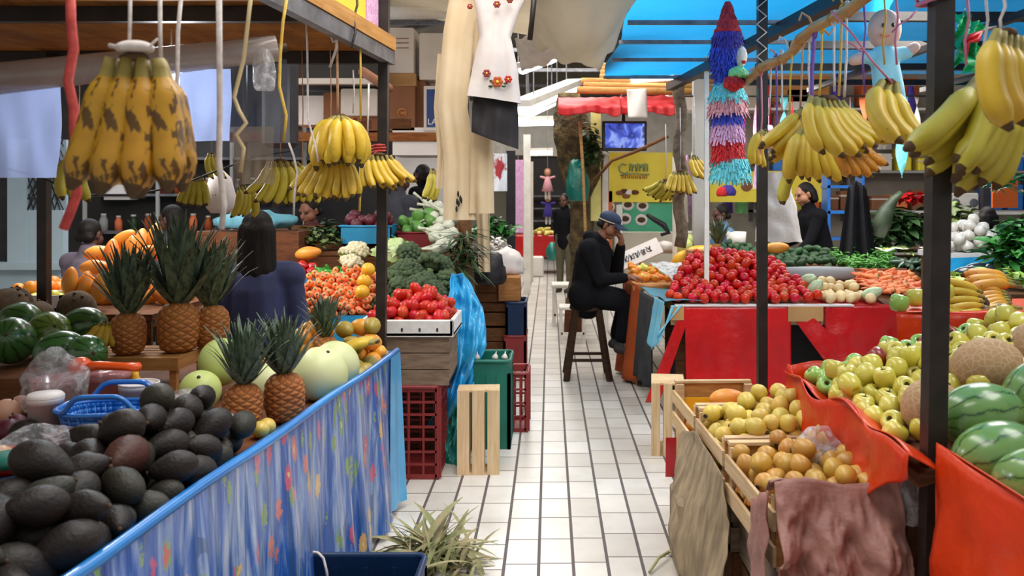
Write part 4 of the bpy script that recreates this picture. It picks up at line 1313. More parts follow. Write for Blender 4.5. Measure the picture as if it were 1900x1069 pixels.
thing('sauce_bottle', 'small mustard-yellow bottle under the squeezer handle', 'bottle', MB().lathe([(0, 0), (.025, 0), (.025, .11), (.014, .13), (.012, .15), (0, .15)], 14).mesh('sauce_bottle', m_squashyellow), (P(251, 725, 3.45).x, 3.45, ZT))
b = MB().box((-.16, -.12, 0), (.16, .12, .03), bev=.008)
thing('red_tray', 'flat red tray at the lower left edge', 'tray', b.mesh('red_tray', m_red), (-1.72, 2.72, ZT), (0, 0, .1))
thing('teal_dish', 'teal plastic dish at the left picture edge', 'dish', MB().lathe([(0, .03), (.06, .03), (.07, .02), (.07, 0), (0, 0)], 20).mesh('teal_dish', m_plasticgreen), (P(10, 860, 2.6).x, 2.62, ZT+.032))
thing('blue_dish', 'dark blue dish beside the red tray', 'dish', MB().lathe([(0, .02), (.05, .02), (.055, .012), (.055, 0), (0, 0)], 20).mesh('blue_dish', m_plasticblue), (P(40, 872, 2.55).x, 2.5, ZT))
thing('clear_sheet', 'whitish plastic sheet along the left of the avocado heap', 'plastic sheet', MB().sheet(24, 4, lambda u, v: (-1.93+.42*u-.10*v, 2.12+.75*u, ZT+.035+.03*math.sin(u*14+v*2)+.05*v)).mesh('clear_sheet', m_clear))
for (px, py, Y, r, nm, m, l) in ((12, 705, 3.2, .05, 'peach', m_chickenskin, 'pale peach fruit at the left picture edge'), (38, 712, 3.3, .045, 'peach', m_chickenskin, 'pale peach fruit beside the clear bag'), (0, 830, 2.7, .035, 'peach', m_mango, 'orange fruit at the left edge above the teal lid'), (100, 822, 2.85, .035, 'plum', m_beet, 'red plum between the foam cup and basket'), (15, 770, 2.95, .045, 'plum', m_beet, 'dark red plum left of the foam cup'), (45, 790, 2.9, .05, 'plum', m_avodark, 'black plum left of the foam cup'), (30, 745, 3.05, .04, 'plum', m_beet, 'red plum behind the foam cup')):
    q = P(px, py, Y); q.z = max(ZT+r, q.z)
    o = thing(nm, l, nm, ellip(nm, r, r*.95, m, 16, 10, .05, .03), (q.x, Y, ZT+r*.95), rrot(.5), 1)
    link('stem', MB().tube([(0, 0, r*.9), (.003, 0, r*1.15)], .003, 5).mesh('stem', m_stem), parent=o)
# ================================================================== vegetable stall behind
def pole(label, px, Y, z0, z1, w=.05, m=m_pole, dx=0):
    x = (px-VX)*Y/F
    o = thing('steel_pole', label, 'pole', MB().box((-w/2, -w/2, 0), (w/2, w/2, z1-z0)).mesh('steel_pole', m), (x, Y, z0))
    if dx: o.rotation_euler = (0, dx, 0)
    return o
pl_ = pole('dark steel pole at the far corner of the blue table', 704, 4.52, 0, 3.4, .05, m_pole, .01)
pole('dark steel pole behind the coconuts at the far left', 82, 4.52, 0, 2.36, .05)
thing('red_ties', 'red twine wound around the left dark pole above the bananas', 'string', MB().tube([P(704, 278, 4.5)+Vector((.035*math.cos(k*.8), -.0+.035*math.sin(k*.8), .002*k-.02)) for k in range(24)]+[P(690, 290, 4.45), P(680, 280, 4.45)], .006, 6).mesh('red_ties', m_rope_red))

# white styrofoam box of tomatoes on wooden crates on a red crate
YS = 4.9
x1 = (843-VX)*YS/F; x0 = (668-VX)*YS/F-.25
BX0, BX1 = -1.08, -.545
o = thing('styrofoam_box', 'white styrofoam box heaped with tomatoes beside the dark pole', 'box', None, ((BX0+BX1)/2, 5.12, .815))
w, d, h = (BX1-BX0)/2, .24, .095
link('bottom', MB().box((-w, -d, 0), (w, d, .02)).mesh('bottom', m_stock), parent=o)
for lo, hi in (((-w, -d, 0), (w, -d+.025, h)), ((-w, d-.025, 0), (w, d, h)), ((-w, -d, 0), (-w+.025, d, h)), ((w-.025, -d, 0), (w, d, h))):
    wl_ = link('wall', MB().box(lo, hi, bev=.006).mesh('wall', m_stock), parent=o)
    if lo[1] == -d and hi[1] == -d+.025: front_wall = wl_
for x in (-.03, .07, .17): link('vent', MB().box((x, -d-.002, .03), (x+.012, -d+.004, .05)).mesh('vent', m_darkwall), parent=front_wall)
cx = (BX0+BX1)/2
hs = heap(120, .033, lambda x, y: True, (BX0+.05, BX1-.05, 4.93, 5.32), lambda x, y: .835, lambda x, y: .90+.14*math.exp(-((x-cx)/.2)**2-((y-5.18)/.22)**2)+.03, 60, 21)
ob = []
for p, r in hs:
    t = thing('tomato', 'x', 'tomato', R.choice(TOMP), p, rrot(1.2), 1, 'tomatoes in the white styrofoam box'); ob.append(t)
settle_labels(ob, 'pinkish-red tomato', 'the heap in the white styrofoam box')
def wood_crate(label, loc, w, d, h, m, slats=3, rz=0, group=None, rot=None, gap=.3, name='wooden_crate', posth=None, ends=1, bottom=True, endh=None):
    """slatted crate: two side panels of slats, two end panels, corner posts, bottom boards"""
    o = thing(name, label, 'crate', None, loc, rot or (0, 0, rz), 1, group)
    t = .011; ph = posth or h
    for s in (-1, 1):
        b = MB(); sh = h/(slats+gap*(slats-1))
        for k in range(slats):
            z = k*sh*(1+gap)
            b.box((-w/2, s*d/2-t/2, z), (w/2, s*d/2+t/2, z+sh))
        link('side_panel', b.mesh('side_panel', m), parent=o)
        b = MB(); eh = endh or h
        n = slats if ends == 2 else 1
        if n == 1: b.box((s*w/2-t, -d/2+t, eh*.12), (s*w/2, d/2-t, eh))
        else:
            for k in range(slats):
                z = k*sh*(1+gap); b.box((s*w/2-t, -d/2+t/2, z), (s*w/2, d/2-t/2, z+sh))
        link('end_panel', b.mesh('end_panel', m), parent=o)
        for q in (-1, 1):
            x, y = s*(w/2-t-.016), q*(d/2-t/2-.016)
            link('corner_post', MB().box((x-.015, y-.015, 0), (x+.015, y+.015, ph)).mesh('corner_post', m), parent=o)
    if bottom:
        b = MB(); n = 5
        for k in range(n):
            y = -d/2+d*k/n; b.box((-w/2+t, y+.006, .0), (w/2-t, y+d/n-.006, .01))
        link('bottom', b.mesh('bottom', m), parent=o)
    return o
# grey wooden box under the styrofoam
wood_crate('weathered grey wooden crate under the styrofoam tomato box', ((BX0-.586)/2, 5.14, .535), .52, .46, .275, m_wood_grey, 3, gap=.06)
# tall red crate below
rc = plastic_crate('crate', 'dull red plastic lattice crate under the weathered wooden crate', (-.885, 5.13, 0), .5, .44, .525, m_plasticred, 0, None, 6, 7)
# light crate standing on end
o = thing('wooden_crate', 'pale new pine crate standing on end beside the teal tarp', 'crate', None, (-.41, 4.98, .0), (-.03, 0, .05))
for k in range(3):
    x = -.125+k*.0875
    link('slat', MB().box((x, 0, .0), (x+.07, .01, .485)).mesh('slat', m_wood_new), parent=o)
    link('slat', MB().box((x, .19, .0), (x+.07, .2, .485)).mesh('slat', m_wood_new), parent=o)
link('end_panel', MB().box((-.125, .01, .475), (.12, .19, .487)).mesh('end_panel', m_wood_new), parent=o)
link('end_panel', MB().box((-.125, .01, .0), (.12, .19, .012)).mesh('end_panel', m_wood_new), parent=o)
for x in (-.122, .108):
    link('side_slat', MB().box((x, .01, .02), (x+.01, .08, .47)).mesh('side_slat', m_wood_new), parent=o)
    link('side_slat', MB().box((x, .12, .02), (x+.01, .185, .47)).mesh('side_slat', m_wood_new), parent=o)
plastic_crate('crate', 'green plastic crate with garlic scraps behind the pale pine crate', (-.395, 5.68, 0), .27, .36, .56, m_plasticgreen, .0, None, 4, 5, cells=False)
for k, (px, py) in enumerate(((884, 668), (918, 660), (938, 666))):
    GAR = MB().lathe([(0, -.02), (.02, -.015), (.026, .0), (.016, .018), (.005, .03), (.004, .045), (0, .045)], 10).mesh('garlic', m_onion)
    q = P(px, py, 5.5)
    thing('garlic', ('garlic bulb on the left rim of the green crate', 'tallest garlic bulb on the green crate', 'garlic bulb at the right rim of the green crate')[k], 'garlic', GAR, (max(-.5, min(-.29, q.x)), 5.53, .58), (.2, .1, k), .85, 'garlic bulbs on the green crate')
plastic_crate('crate', 'narrow red plastic crate right behind the green one', (-.225, 6.05, 0), .14, .3, .4, m_plasticred, 0, None, 3, 4)

# tarps hanging at the corner
def drape(name, label, cat, pts_l, pts_r, m, amp, n=40, seed=0, freq=9, th=.004):
    """sheet hanging between a left and a right boundary polyline, wrinkled"""
    def poly(pts, v):
        v = min(.9999, v)*(len(pts)-1); i = int(v); f = v-i
        return pts[i].lerp(pts[i+1], f)
    def fn(u, v):
        a, c = poly(pts_l, v), poly(pts_r, v)
        p = a.lerp(c, u)
        k = noise.noise(Vector((u*freq*.35+seed, v*freq*.6, 0)))+.6*noise.noise(Vector((u*freq+v*4, v*freq*.7+seed, 3)))+.5*math.sin(u*9+v*3+seed)
        e = .35+.65*math.sin(PI*min(1, max(0, u)))
        return p+Vector((.25*amp*k, -amp*k*e, .15*amp*k))
    o = thing(name, label, cat, MB().sheet(n, int(n*1.6), fn).mesh(name, m))
    if th: solid(o, th)
    return o
drape('tarp', 'crumpled sky blue tarp hanging beside the styrofoam box', 'tarp', [P(836, 508, 5.75), P(828, 560, 5.5), P(832, 640, 5.3), P(822, 720, 5.25), P(800, 790, 5.3)], [P(862, 508, 5.85), P(900, 570, 5.75), P(904, 640, 5.6), P(880, 710, 5.5), P(846, 800, 5.4)], m_tarpblue, .1, 50, 1, 11)
drape('tarp', 'teal green tarp bunched on the floor under the blue tarp', 'tarp', [P(815, 745, 5.4), P(812, 790, 5.3), P(808, 840, 5.22), P(810, 885, 5.12)], [P(868, 735, 5.45), P(862, 790, 5.35), P(858, 840, 5.25), P(860, 886, 5.1)], m_tarpgreen, .05, 36, 4, 10)

# tiers of the vegetable stall
def shelf_step(label, x0, x1, y0, y1, z, m=m_wood_dark, name='display_step'):
    o = thing(name, label, 'display step', None, (x0, y0, 0), group='steps of the vegetable display')
    link('board', MB().box((0, 0, z-.03), (x1-x0, y1-y0, z)).mesh('board', m), parent=o)
    link('riser', MB().box((.01, .01, 0), (x1-x0-.01, .03, z-.03)).mesh('riser', m), parent=o)
    link('riser', MB().box((.01, y1-y0-.03, 0), (x1-x0-.01, y1-y0-.01, z-.03)).mesh('riser', m), parent=o)
shelf_step('lowest display step, below the carrots and broccoli', -1.85, -.66, 5.42, 6.1, .84)
shelf_step('second display step, with green peppers and cauliflower', -2.1, -.66, 6.12, 6.6, 1.03)
shelf_step('third display step, with the blue beet tub', -2.4, -.8, 6.62, 7.1, 1.19)
shelf_step('top display step, with chayotes and onions', -2.4, -.75, 7.12, 7.7, 1.36)
thing('tarp', 'light blue plastic sheet below the carrots', 'tarp', MB().sheet(30, 10, lambda u, v: (-1.75+1.05*u, 5.38-.03*v+.012*math.sin(u*40)*v, .87-.2*v)).mesh('tarp', m_tarpblue))
# carrots, tips to the viewer
hs = heap(150, .0245, lambda x, y: True, (-1.62, -1.15, 5.45, 5.9), lambda x, y: .84+max(0, (y-5.45))*.45, lambda x, y: .93+.42*(y-5.45)+.05*math.exp(-((x+1.38)/.2)**2), 60, 31)
ob = []
for p, r in hs:
    o = thing('carrot', 'x', 'carrot', CARROT[0], p, (PI/2-.3+R.uniform(-.3, .3), 0, R.uniform(-.4, .4)), 1.2, 'carrots piled on the left vegetable stall'); link('stem_stub', carrot_top, parent=o); ob.append(o)
settle_labels(ob, 'orange carrot', 'the pile on the left vegetable stall')
# yellow squash and friends by the pole
for k, (px, py, Y, l) in enumerate(((683, 500, 5.7, 'round yellow squash left of the dark pole'), (676, 522, 5.55, 'yellow squash below the round one'), (672, 542, 5.45, 'orange-yellow squash at the end of the carrots'))):
    o = thing('yellow_squash', l, 'squash', ellip('yellow_squash', .047, .045, m_squashyellow, 16, 10, .05, .03), P(px, py, Y), rrot(.4), 1, 'yellow squashes'); link('stem', avo_stem, parent=o, scale=.75)
# broccoli, cabbages, cauliflower
pts = [(800, 490, 5.9), (770, 505, 5.85), (826, 520, 5.85), (790, 525, 5.75), (818, 495, 6.0), (755, 500, 5.95), (778, 535, 5.6), (808, 545, 5.62), (760, 470, 6.1), (740, 510, 5.8), (742, 535, 5.6), (828, 540, 5.75), (728, 520, 5.75)]
ob = []
for k, (px, py, Y) in enumerate(pts):
    o = thing('broccoli', 'x', 'broccoli', BROC[k % 2], P(px, py, Y), (R.uniform(.2, .7), R.uniform(-.4, .4), R.uniform(0, 6)), R.uniform(.95, 1.15), 'broccoli heads right of the dark pole'); link('stalk', broc_stalk, parent=o); ob.append(o)
settle_labels(ob, 'dark broccoli head', 'the pile above the styrofoam box')
hs = heap(24, .07, lambda x, y: True, (-1.1, -.68, 5.5, 6.05), lambda x, y: .84, lambda x, y: .84+.16, 50, 33)
ob = []
for p, r in hs:
    o = thing('broccoli', 'x', 'broccoli', BROC[0], p, rrot(.6), 1, 'broccoli heads in the bottom layer'); link('stalk', broc_stalk, parent=o); ob.append(o)
settle_labels(ob, 'dark broccoli head', 'the bottom layer under the broccoli pile')
for k, (px, py, Y, s, l) in enumerate(((730, 470, 6.2, 1.15, 'pale green cabbage right of the dark pole'), (752, 468, 6.4, .8, 'small cabbage behind the pale green one'))):
    o = thing('cabbage', l, 'cabbage', CABB[k], P(px, py, Y), (.4, .1, k), s, 'cabbages'); link('leaves', leaf_collar(.1, 8, .1, m_cabbage, k, wid=.06), parent=o)
CL = leaf_collar(.075, 7, .08, m_leaflight, 4, wid=.03, up=50)
for k, (px, py, Y, s, l) in enumerate(((662, 466, 6.45, 1.0, 'cream cauliflower under the blue beet tub'), (652, 490, 6.25, 1.0, 'whiter cauliflower in front, beside the green peppers'), (645, 472, 6.5, .8, 'small cauliflower behind the pair'))):
    o = thing('cauliflower', l, 'cauliflower', CAUL[k % 2], P(px, py, Y), (.3, .1, k), s, 'cauliflowers'); link('leaves', CL, parent=o)
# peppers
BELL = MB().lathe([(0, -.036), (.018, -.042), (.03, -.032), (.036, 0), (.034, .026), (.02, .036), (.008, .028), (0, .026)], 16, 0, None, lambda x, y, z, t: (x*(1+.09*math.cos(4*t)), y*(1+.09*math.cos(4*t)), z)).mesh('pepper', m_pepperred)
bst = MB().tube([(0, 0, .025), (.004, 0, .05)], .005, 6).mesh('stem', m_peppergreen)
hs = heap(16, .037, lambda x, y: True, (-2.0, -1.72, 6.15, 6.4), lambda x, y: 1.03, lambda x, y: 1.16, 40, 34)
ob = []
for p, r in hs:
    o = thing('bell_pepper', 'x', 'pepper', BELL, p, rrot(1.2), 1, 'red bell peppers'); link('stem', bst, parent=o); ob.append(o)
settle_labels(ob, 'red bell pepper', 'the small heap beside the woman in blue')
JAL = pear_mesh('green_pepper', m_peppergreen, .08, .022, .8, 10)
hs = heap(44, .0225, lambda x, y: True, (-1.72, -1.42, 6.15, 6.45), lambda x, y: 1.03, lambda x, y: 1.11, 40, 35)
ob = [thing('green_pepper', 'x', 'pepper', JAL, p, rrot(1.5), 1, 'green peppers behind the carrots') for p, r in hs]
settle_labels(ob, 'small green pepper', 'the heap behind the carrots')
thing('tarp', 'blue sheet under the green peppers', 'tarp', MB().sheet(20, 4, lambda u, v: (-1.95+.65*u, 6.1-.01*v, 1.04-.06*v+.004*math.sin(u*30))).mesh('tarp', m_tubblue))
leafheap('cut_cactus', 'mound of diced cactus and herbs above the peppers', 'vegetables', P(570, 455, 6.7), (.28, .16, .14), 260, m_nopal, .05, .02, 7)
leafheap('herb_bunches', 'dark green herbs between cactus and blue tub', 'vegetables', P(607, 445, 6.85), (.14, .14, .16), 160, m_leafdark, .08, .02, 8)
thing('papaya', 'cut orange papaya half under the diced cactus', 'papaya', PAP, P(572, 470, 6.35), (.2, 1.4, .2), .9)
# tubs
def tub(label, px0, px1, py0, py1, Y, m, d=.3):
    a, c = P(px0, py0, Y), P(px1, py1, Y); w = c.x-a.x; h = a.z-c.z
    o = thing('tub', label, 'tub', None, ((a.x+c.x)/2, Y+d/2, c.z), group='plastic tubs of vegetables')
    for lo, hi in (((-w/2, -d/2, 0), (w/2, -d/2+.01, h)), ((-w/2, d/2-.01, 0), (w/2, d/2, h)), ((-w/2, -d/2, 0), (-w/2+.01, d/2, h)), ((w/2-.01, -d/2, 0), (w/2, d/2, h))):
        link('wall', MB().box(lo, hi).mesh('wall', m), parent=o)
    link('bottom', MB().box((-w/2, -d/2, 0), (w/2, d/2, .01)).mesh('bottom', m), parent=o)
    link('rim', MB().tube([(-w/2, -d/2, h), (w/2, -d/2, h), (w/2, d/2, h), (-w/2, d/2, h), (-w/2, -d/2, h)], .01, 6).mesh('rim', m), parent=o)
    return ((a.x+c.x)/2, Y+d/2, c.z, w, d, h)
t1 = tub('teal blue plastic tub of dark beets', 630, 726, 420, 455, 6.75, m_tubblue)
BEET = ellip('beet', .05, .045, m_beet, 14, 9, .1, .05)
hs = heap(24, .05, lambda x, y: True, (t1[0]-t1[3]/2+.05, t1[0]+t1[3]/2-.05, t1[1]-.1, t1[1]+.1), lambda x, y: t1[2]+.01, lambda x, y: t1[2]+.25, 40, 36)
ob = []
for p, r in hs:
    o = thing('beet', 'x', 'beet', BEET, p, rrot(.8), 1, 'beets in the blue tub'); link('stem', bst, parent=o); ob.append(o)
settle_labels(ob, 'dark red beet', 'the teal blue tub')
t2 = tub('dark red plastic tub of green chayotes', 735, 802, 432, 462, 6.85, m_tubred)
hs = heap(18, .05, lambda x, y: True, (t2[0]-.12, t2[0]+.12, t2[1]-.1, t2[1]+.1), lambda x, y: t2[2]+.01, lambda x, y: t2[2]+.22+.08*(1 if x > t2[0] else 0), 40, 37)
CHAY = pear_mesh('chayote', m_chayote, .12, .048, .75, 14, .06)
ob = [thing('chayote', 'x', 'chayote', CHAY, p, rrot(1), 1, 'chayotes in the red tub') for p, r in hs]
settle_labels(ob, 'green chayote', 'the dark red tub')
hs = [(780, 405, 7.25), (770, 412, 7.2), (790, 415, 7.1), (775, 398, 7.35), (760, 415, 7.2)]
for k, (px, py, Y) in enumerate(hs):
    thing('chayote', ('bright green chayote topping the pile behind the red tub', 'chayote second from the top behind the red tub', 'chayote low at the right behind the red tub', 'farthest chayote against the onions', 'chayote low at the left behind the red tub')[k], 'chayote', CHAY, P(px, py, Y), rrot(1), 1.1, 'chayotes behind the red tub')
WB = lmesh('white_onion', [(0, -.05), (.02, -.048), (.045, -.02), (.05, .005), (.036, .03), (.014, .05), (.009, .09), (.012, .16), (0, .165)], m_onionpale, 14)
ON = [(795, 380, 7.2), (812, 384, 7.1), (826, 395, 7.0), (805, 402, 7.0), (818, 412, 6.9), (832, 418, 6.85), (812, 426, 6.75), (828, 436, 6.65), (840, 432, 6.8), (806, 440, 6.65), (820, 450, 6.5), (836, 455, 6.5), (815, 462, 6.4), (800, 395, 7.3), (840, 405, 7.05)]
ob = []
for k, (px, py, Y) in enumerate(ON):
    ob.append(thing('white_onion', 'x', 'onion', WB, P(px, py, Y), (R.uniform(.9, 1.9), R.uniform(-.4, .4), R.uniform(-2.2, -.8)), R.uniform(.95, 1.15), 'white spring onions stacked up the corner'))
settle_labels(ob, 'white bulb onion', 'the stack below the beige garments')
# a sloping board carries the onions
a, c = P(822, 465, 6.55), P(815, 385, 7.35)
thing('onion_board', 'sloping board behind the stacked white onions', 'board', MB().sheet(1, 1, lambda u, v: (-.95+.25*u, 6.5+.95*v, 1.08+.46*v), smooth=False).mesh('onion_board', m_wood_dark))
for lx in (0,):
    leafheap('spring_onion_leaves', 'dark onion leaves hanging from the stacked bulbs', 'vegetables', P(858, 500, 6.3), (.12, .12, .3), 130, m_leafdark, .22, .012, 12)

# pile of dark wooden crates and boxes further along the aisle
wood_crate('brown wooden crate low in the dark stack along the aisle', ((912-VX)*8.0/F, 8.25, 0), .5, .4, .26, m_wood_dark, 2, gap=.2)
wood_crate('brown wooden crate second from the floor in the dark stack', ((914-VX)*8.0/F, 8.25, .27), .48, .4, .26, m_wood_dark, 2, gap=.2)
wood_crate('brown wooden crate topmost of the dark stack', ((918-VX)*8.0/F, 8.27, .54), .46, .38, .25, m_wood_dark, 3, gap=.2)
plastic_crate('crate', 'dark blue plastic crate on a dark red one along the aisle', ((958-VX)*8.1/F, 8.2, .33), .17, .4, .3, m_plasticblue, 0, None, 3, 3, cells=False)
plastic_crate('crate', 'dark red plastic crate on the floor under the blue one', ((956-VX)*8.1/F, 8.2, 0), .19, .42, .32, m_plasticred, 0, None, 3, 3, cells=False)
thing('carton', 'tan carton on the dark blue crate along the aisle', 'carton', MB().box((-.1, -.15, 0), (.1, .15, .22), bev=.004).mesh('carton', m_wood_tan), ((945-VX)*8.1/F, 8.2, .64))
lump('sack', 'white sack resting over the dark crates', 'sack', ((935-VX)*8.4/F, 8.45, .95), (.2, .16, .16), m_cupwhite, 3, .25)
lump('black_bag', 'black plastic bag on the dark crate stack', 'bag', ((905-VX)*7.7/F, 7.85, .93), (.15, .13, .2), m_black, 6, .25)
for k, (px, l) in enumerate(((862, 'brown trunk-like stick bundle hanging beneath the beige garment'),)):
    thing('stick_bundle', l, 'sticks', MB().tube([P(px, 395, 6.9), P(px+4, 470, 6.9), P(px+8, 540, 6.9)], .05, 8).mesh('stick_bundle', m_wood_dark))
thing('cloth_strip', 'pale hanging cloth strip right of the stick bundle', 'cloth', MB().sheet(6, 12, lambda u, v: tuple(P(884+22*u+4*v, 395+110*v, 7.6+.05*math.sin(u*9)))).mesh('cloth_strip', m_beige))
# low boxes that lift the watermelons and coconuts
for l, x0, x1, y0, y1, z1 in (('dark wooden box under the left watermelons', -2.6, -2.08, 3.5, 4.15, .868), ('dark wooden box under the coconuts', -2.85, -2.2, 4.17, 4.4, .95)):
    t = thing('display_box', l, 'box', MB().box((x0, y0, ZT), (x1, y1, z1), bev=.004).mesh('display_box', m_wood_dark))
# ================================================================== deck over the left stall
def ex2(y): return -.858-.118*(4.5-y)     # front edge of the deck
ZD = 2.345
o = thing('storage_deck', 'brown plank storage deck over the left stall with grey steel front beam', 'deck', None, (-.9, 4.6, ZD))
b = MB(); g = random.Random(2)
y = 1.0
while y < 4.6:
    b.box((-5.2+.9, y-4.6, .035), (ex2(y)-.03+.9, y+.17-4.6, .055+g.uniform(0, .006))); y += .178
link('planks', b.mesh('planks', m_wood_deck), parent=o)
pa, pb = Vector((ex2(.9)+.9, .9-4.6, 0)), Vector((ex2(4.6)+.9, 0, 0))
link('front_beam', MB().bar(pa+Vector((0, 0, -.0)), pb, .045, .07).mesh('front_beam', m_greysteel), parent=o)
b = MB()
for y in (4.58, 3.5, 2.4, 1.4): b.bar((-4.3, y-4.6, 0), (ex2(y)+.88, y-4.6, 0), .04, .06)
link('cross_beams', b.mesh('cross_beams', m_pole), parent=o)
link('edge_board', MB().bar(pa+Vector((.012, 0, .075)), pb+Vector((.012, 0, .075)), .03, .07).mesh('edge_board', m_wood_tan), parent=o)
link('white_edge', MB().box((-3.6, -.01, .02), (-.1, .012, .05)).mesh('white_edge', m_white), parent=o)
# things lying on the deck edge
def on_deck(name, label, cat, y0, y1, z0, z1, d, m, inset=.03):
    thing(name, label, cat, MB().add([(ex2(y)-i, y-y0, z) for y in (y0, y1) for i in (inset, inset+d) for z in (0, z1-z0)], [(0, 1, 3, 2), (4, 6, 7, 5), (0, 4, 5, 1), (2, 3, 7, 6), (0, 2, 6, 4), (1, 5, 7, 3)], 0, False).mesh(name, m), (0, y0, z0))
on_deck('rolled_cloth', 'tan bundle lying on the deck edge left of the yellow board', 'bundle', 3.3, 3.85, ZD+.115, ZD+.34, .3, m_beige)
on_deck('yellow_board', 'bright yellow board with white border standing on the deck edge', 'board', 3.88, 4.28, ZD+.115, ZD+.7, .02, m_yellow)
on_deck('board_border', 'white lower border strip of the yellow board', 'strip', 3.87, 4.29, ZD+.112, ZD+.142, .03, m_white, .025)
on_deck('pink_bundle', 'dusty pink bundle right of the yellow board on the deck', 'bundle', 4.3, 4.48, ZD+.06, ZD+.6, .2, fr_lilac)
thing('black_wire', 'black wire hanging over the yellow board', 'wire', MB().tube([P(662, -20, 4.0), P(663, 10, 4.0), P(656, 35, 3.96), P(660, 60, 3.95), P(652, 88, 3.9)], .006, 5).mesh('black_wire', m_black))

# roll of clear film under the deck with sheets hanging off it
ra, rb = P(-60, 152, 2.9), P(532, 88, 3.3)
o = thing('film_roll', 'hazy roll of clear plastic film slung under the deck', 'plastic roll', None, ra)
d = rb-ra
link('roll', MB().tube([d*.0, d*.25, d*.5, d*.75, d*.965], [.055, .053, .052, .05, .05], 14).mesh('roll', m_rollfilm), parent=o)
link('core', MB().tube([d*-.02, d*1.0], .017, 10).mesh('core', m_stool), parent=o)
def hang(label, px0, px1, py0, py1, Y0, Y1, m, wob=.02, seed=0, name='film_sheet'):
    def fn(u, v):
        p = P(px0, py0, Y0).lerp(P(px1, py0, Y1), u); q = P(px0, py1, Y0).lerp(P(px1, py1, Y1), u)
        r = p.lerp(q, v)
        return r+Vector((0, wob*noise.noise(Vector((u*4+seed, v*1.5, 0)))*(v*.9+.1), 0))
    return thing(name, label, 'plastic sheet', MB().sheet(24, 16, fn).mesh(name, m))
hang('pale blue hanging film at the upper left corner', -60, 112, 158, 330, 2.95, 3.05, m_film, .05, 1)
hang('bright bluish film hanging right of the spotted bananas', 290, 428, 128, 262, 3.15, 3.2, m_film, .04, 2)
hang('smoky film hanging behind the yellow cord', 405, 532, 110, 265, 3.35, 3.4, m_filmdark, .04, 3)
hang('brownish film hanging low behind the yellow cord', 432, 508, 235, 342, 3.3, 3.32, m_filmbrown, .04, 4)
lump('film_knot', 'bunched clear film at the roll end', 'plastic', P(488, 140, 3.22), (.045, .04, .1), m_clear, 2, .3)

# strings from the deck
def string(label, pts, Y, r, m, name='string', group=None, Y2=None):
    n = len(pts)
    thing(name, label, 'string', MB().tube([P(px, py, Y if Y2 is None else Y+(Y2-Y)*i/(n-1)) for i, (px, py) in enumerate(pts)], r, 7).mesh(name, m), group=group)
string('frayed red rope hanging at the far left', [(130, -30), (132, 40), (137, 90), (126, 150), (137, 200), (139, 300), (143, 360), (128, 400), (118, 425)], 1.9, .0105, m_rope_red, 'rope')
string('white cord holding the spotted banana bunch', [(242, -30), (241, 40), (240, 90)], 1.75, .0035, m_rope_white)
string('white cord just right of the spotted banana bunch', [(297, -30), (297, 60), (299, 130)], 1.9, .0045, m_rope_white)
string('white cord bending beside the bright bluish film', [(338, -30), (330, 60), (329, 140), (326, 190)], 2.1, .005, m_rope_white)
string('long thick white cord hanging to the pineapples', [(406, -30), (407, 100), (408, 200), (406, 300), (416, 380), (411, 425)], 2.0, .0068, m_rope_white, 'cord')
string('pale yellow knotted cord with curls', [(468, -30), (460, 40), (452, 110), (434, 180), (443, 205), (457, 228), (438, 250), (452, 275), (446, 320)], 2.3, .0055, mat('straw_twine', '#c7b48a', '#b39f74', .8), 'cord')
string('yellow cord doubled beside the plastic roll', [(533, -10), (525, 40), (520, 100), (518, 160), (531, 215), (526, 262)], 3.2, .006, m_rope_yellow, 'cord')
string('cream string left of the upright banana bunch', [(567, 12), (570, 80), (571, 150), (571, 220), (585, 270), (590, 300)], 3.8, .0045, m_rope_white)
string('doubled tan twine holding the upright banana bunch', [(625, 80), (626, 140), (627, 215)], 3.95, .006, m_rope_tan)
string('white twine looped over the grey beam', [(620, 45), (612, 62), (618, 78), (628, 74), (634, 60), (626, 42), (624, 90), (612, 125)], 3.93, .006, m_rope_white, 'twine')
string('thin yellow cord right of the upright banana bunch', [(668, 68), (669, 130), (669, 220)], 4.1, .005, m_rope_yellow, 'cord')
string('short white string by the red carton', [(655, 130), (657, 170), (655, 210)], 4.15, .004, m_rope_white)
string('white string beside the left dark pole', [(684, 155), (683, 210), (682, 250)], 4.2, .0045, m_rope_white)
string('thin black cable strung across the left stall', [(-20, 305), (80, 330), (150, 362), (250, 362), (330, 345), (390, 322), (470, 292), (540, 280)], 3.6, .0045, m_black, 'cable', Y2=4.2)
string('pale wavy cord hanging left of the hanging banana cluster', [(536, 265), (545, 290), (552, 320), (546, 360), (545, 400)], 3.9, .005, m_rope_white, 'cord')

# banana bunches over the left stall
gb = 'bananas hanging over the left stall'
bh = banana_hand(P(250, 108, 1.72), 'large overripe spotted banana bunch tied with white cord', 4, .27, (1, .15, 0), (-.04, .0, -1), (.1, -1, 0), 'spot', 26, 27, 3, gb, 1.3)
lump('cloth_knot', 'white cloth knotted around the spotted banana crown', 'cloth', P(245, 90, 1.72), (.035, .03, .014), m_rope_white, 3, .5)
thing('cloth_tail', 'white cloth tails of the spotted banana knot', 'cloth', MB().tube([P(205, 85, 1.71), P(222, 88, 1.71), P(245, 86, 1.70), P(272, 92, 1.71), P(292, 72, 1.71)], [.012, .01, .006, .006, .004], 6, flat=.4).mesh('cloth_tail', m_rope_white))
banana_hand(P(145, 285, 3.6), 'greenish-yellow bananas behind the red rope', 3, .21, (.5, 1, 0), (-.5, 0, -1), (1, 0, -.3), 'green', 60, 30, 1, gb, 1.2)
banana_hand(P(362, 330, 4.4), 'small yellow banana bunch left of the embroidered white bundle', 5, .16, (1, 0, 0), (0, 0, -1), (0, -1, 0), 'green', 40, 40, 1, gb, 1.2)
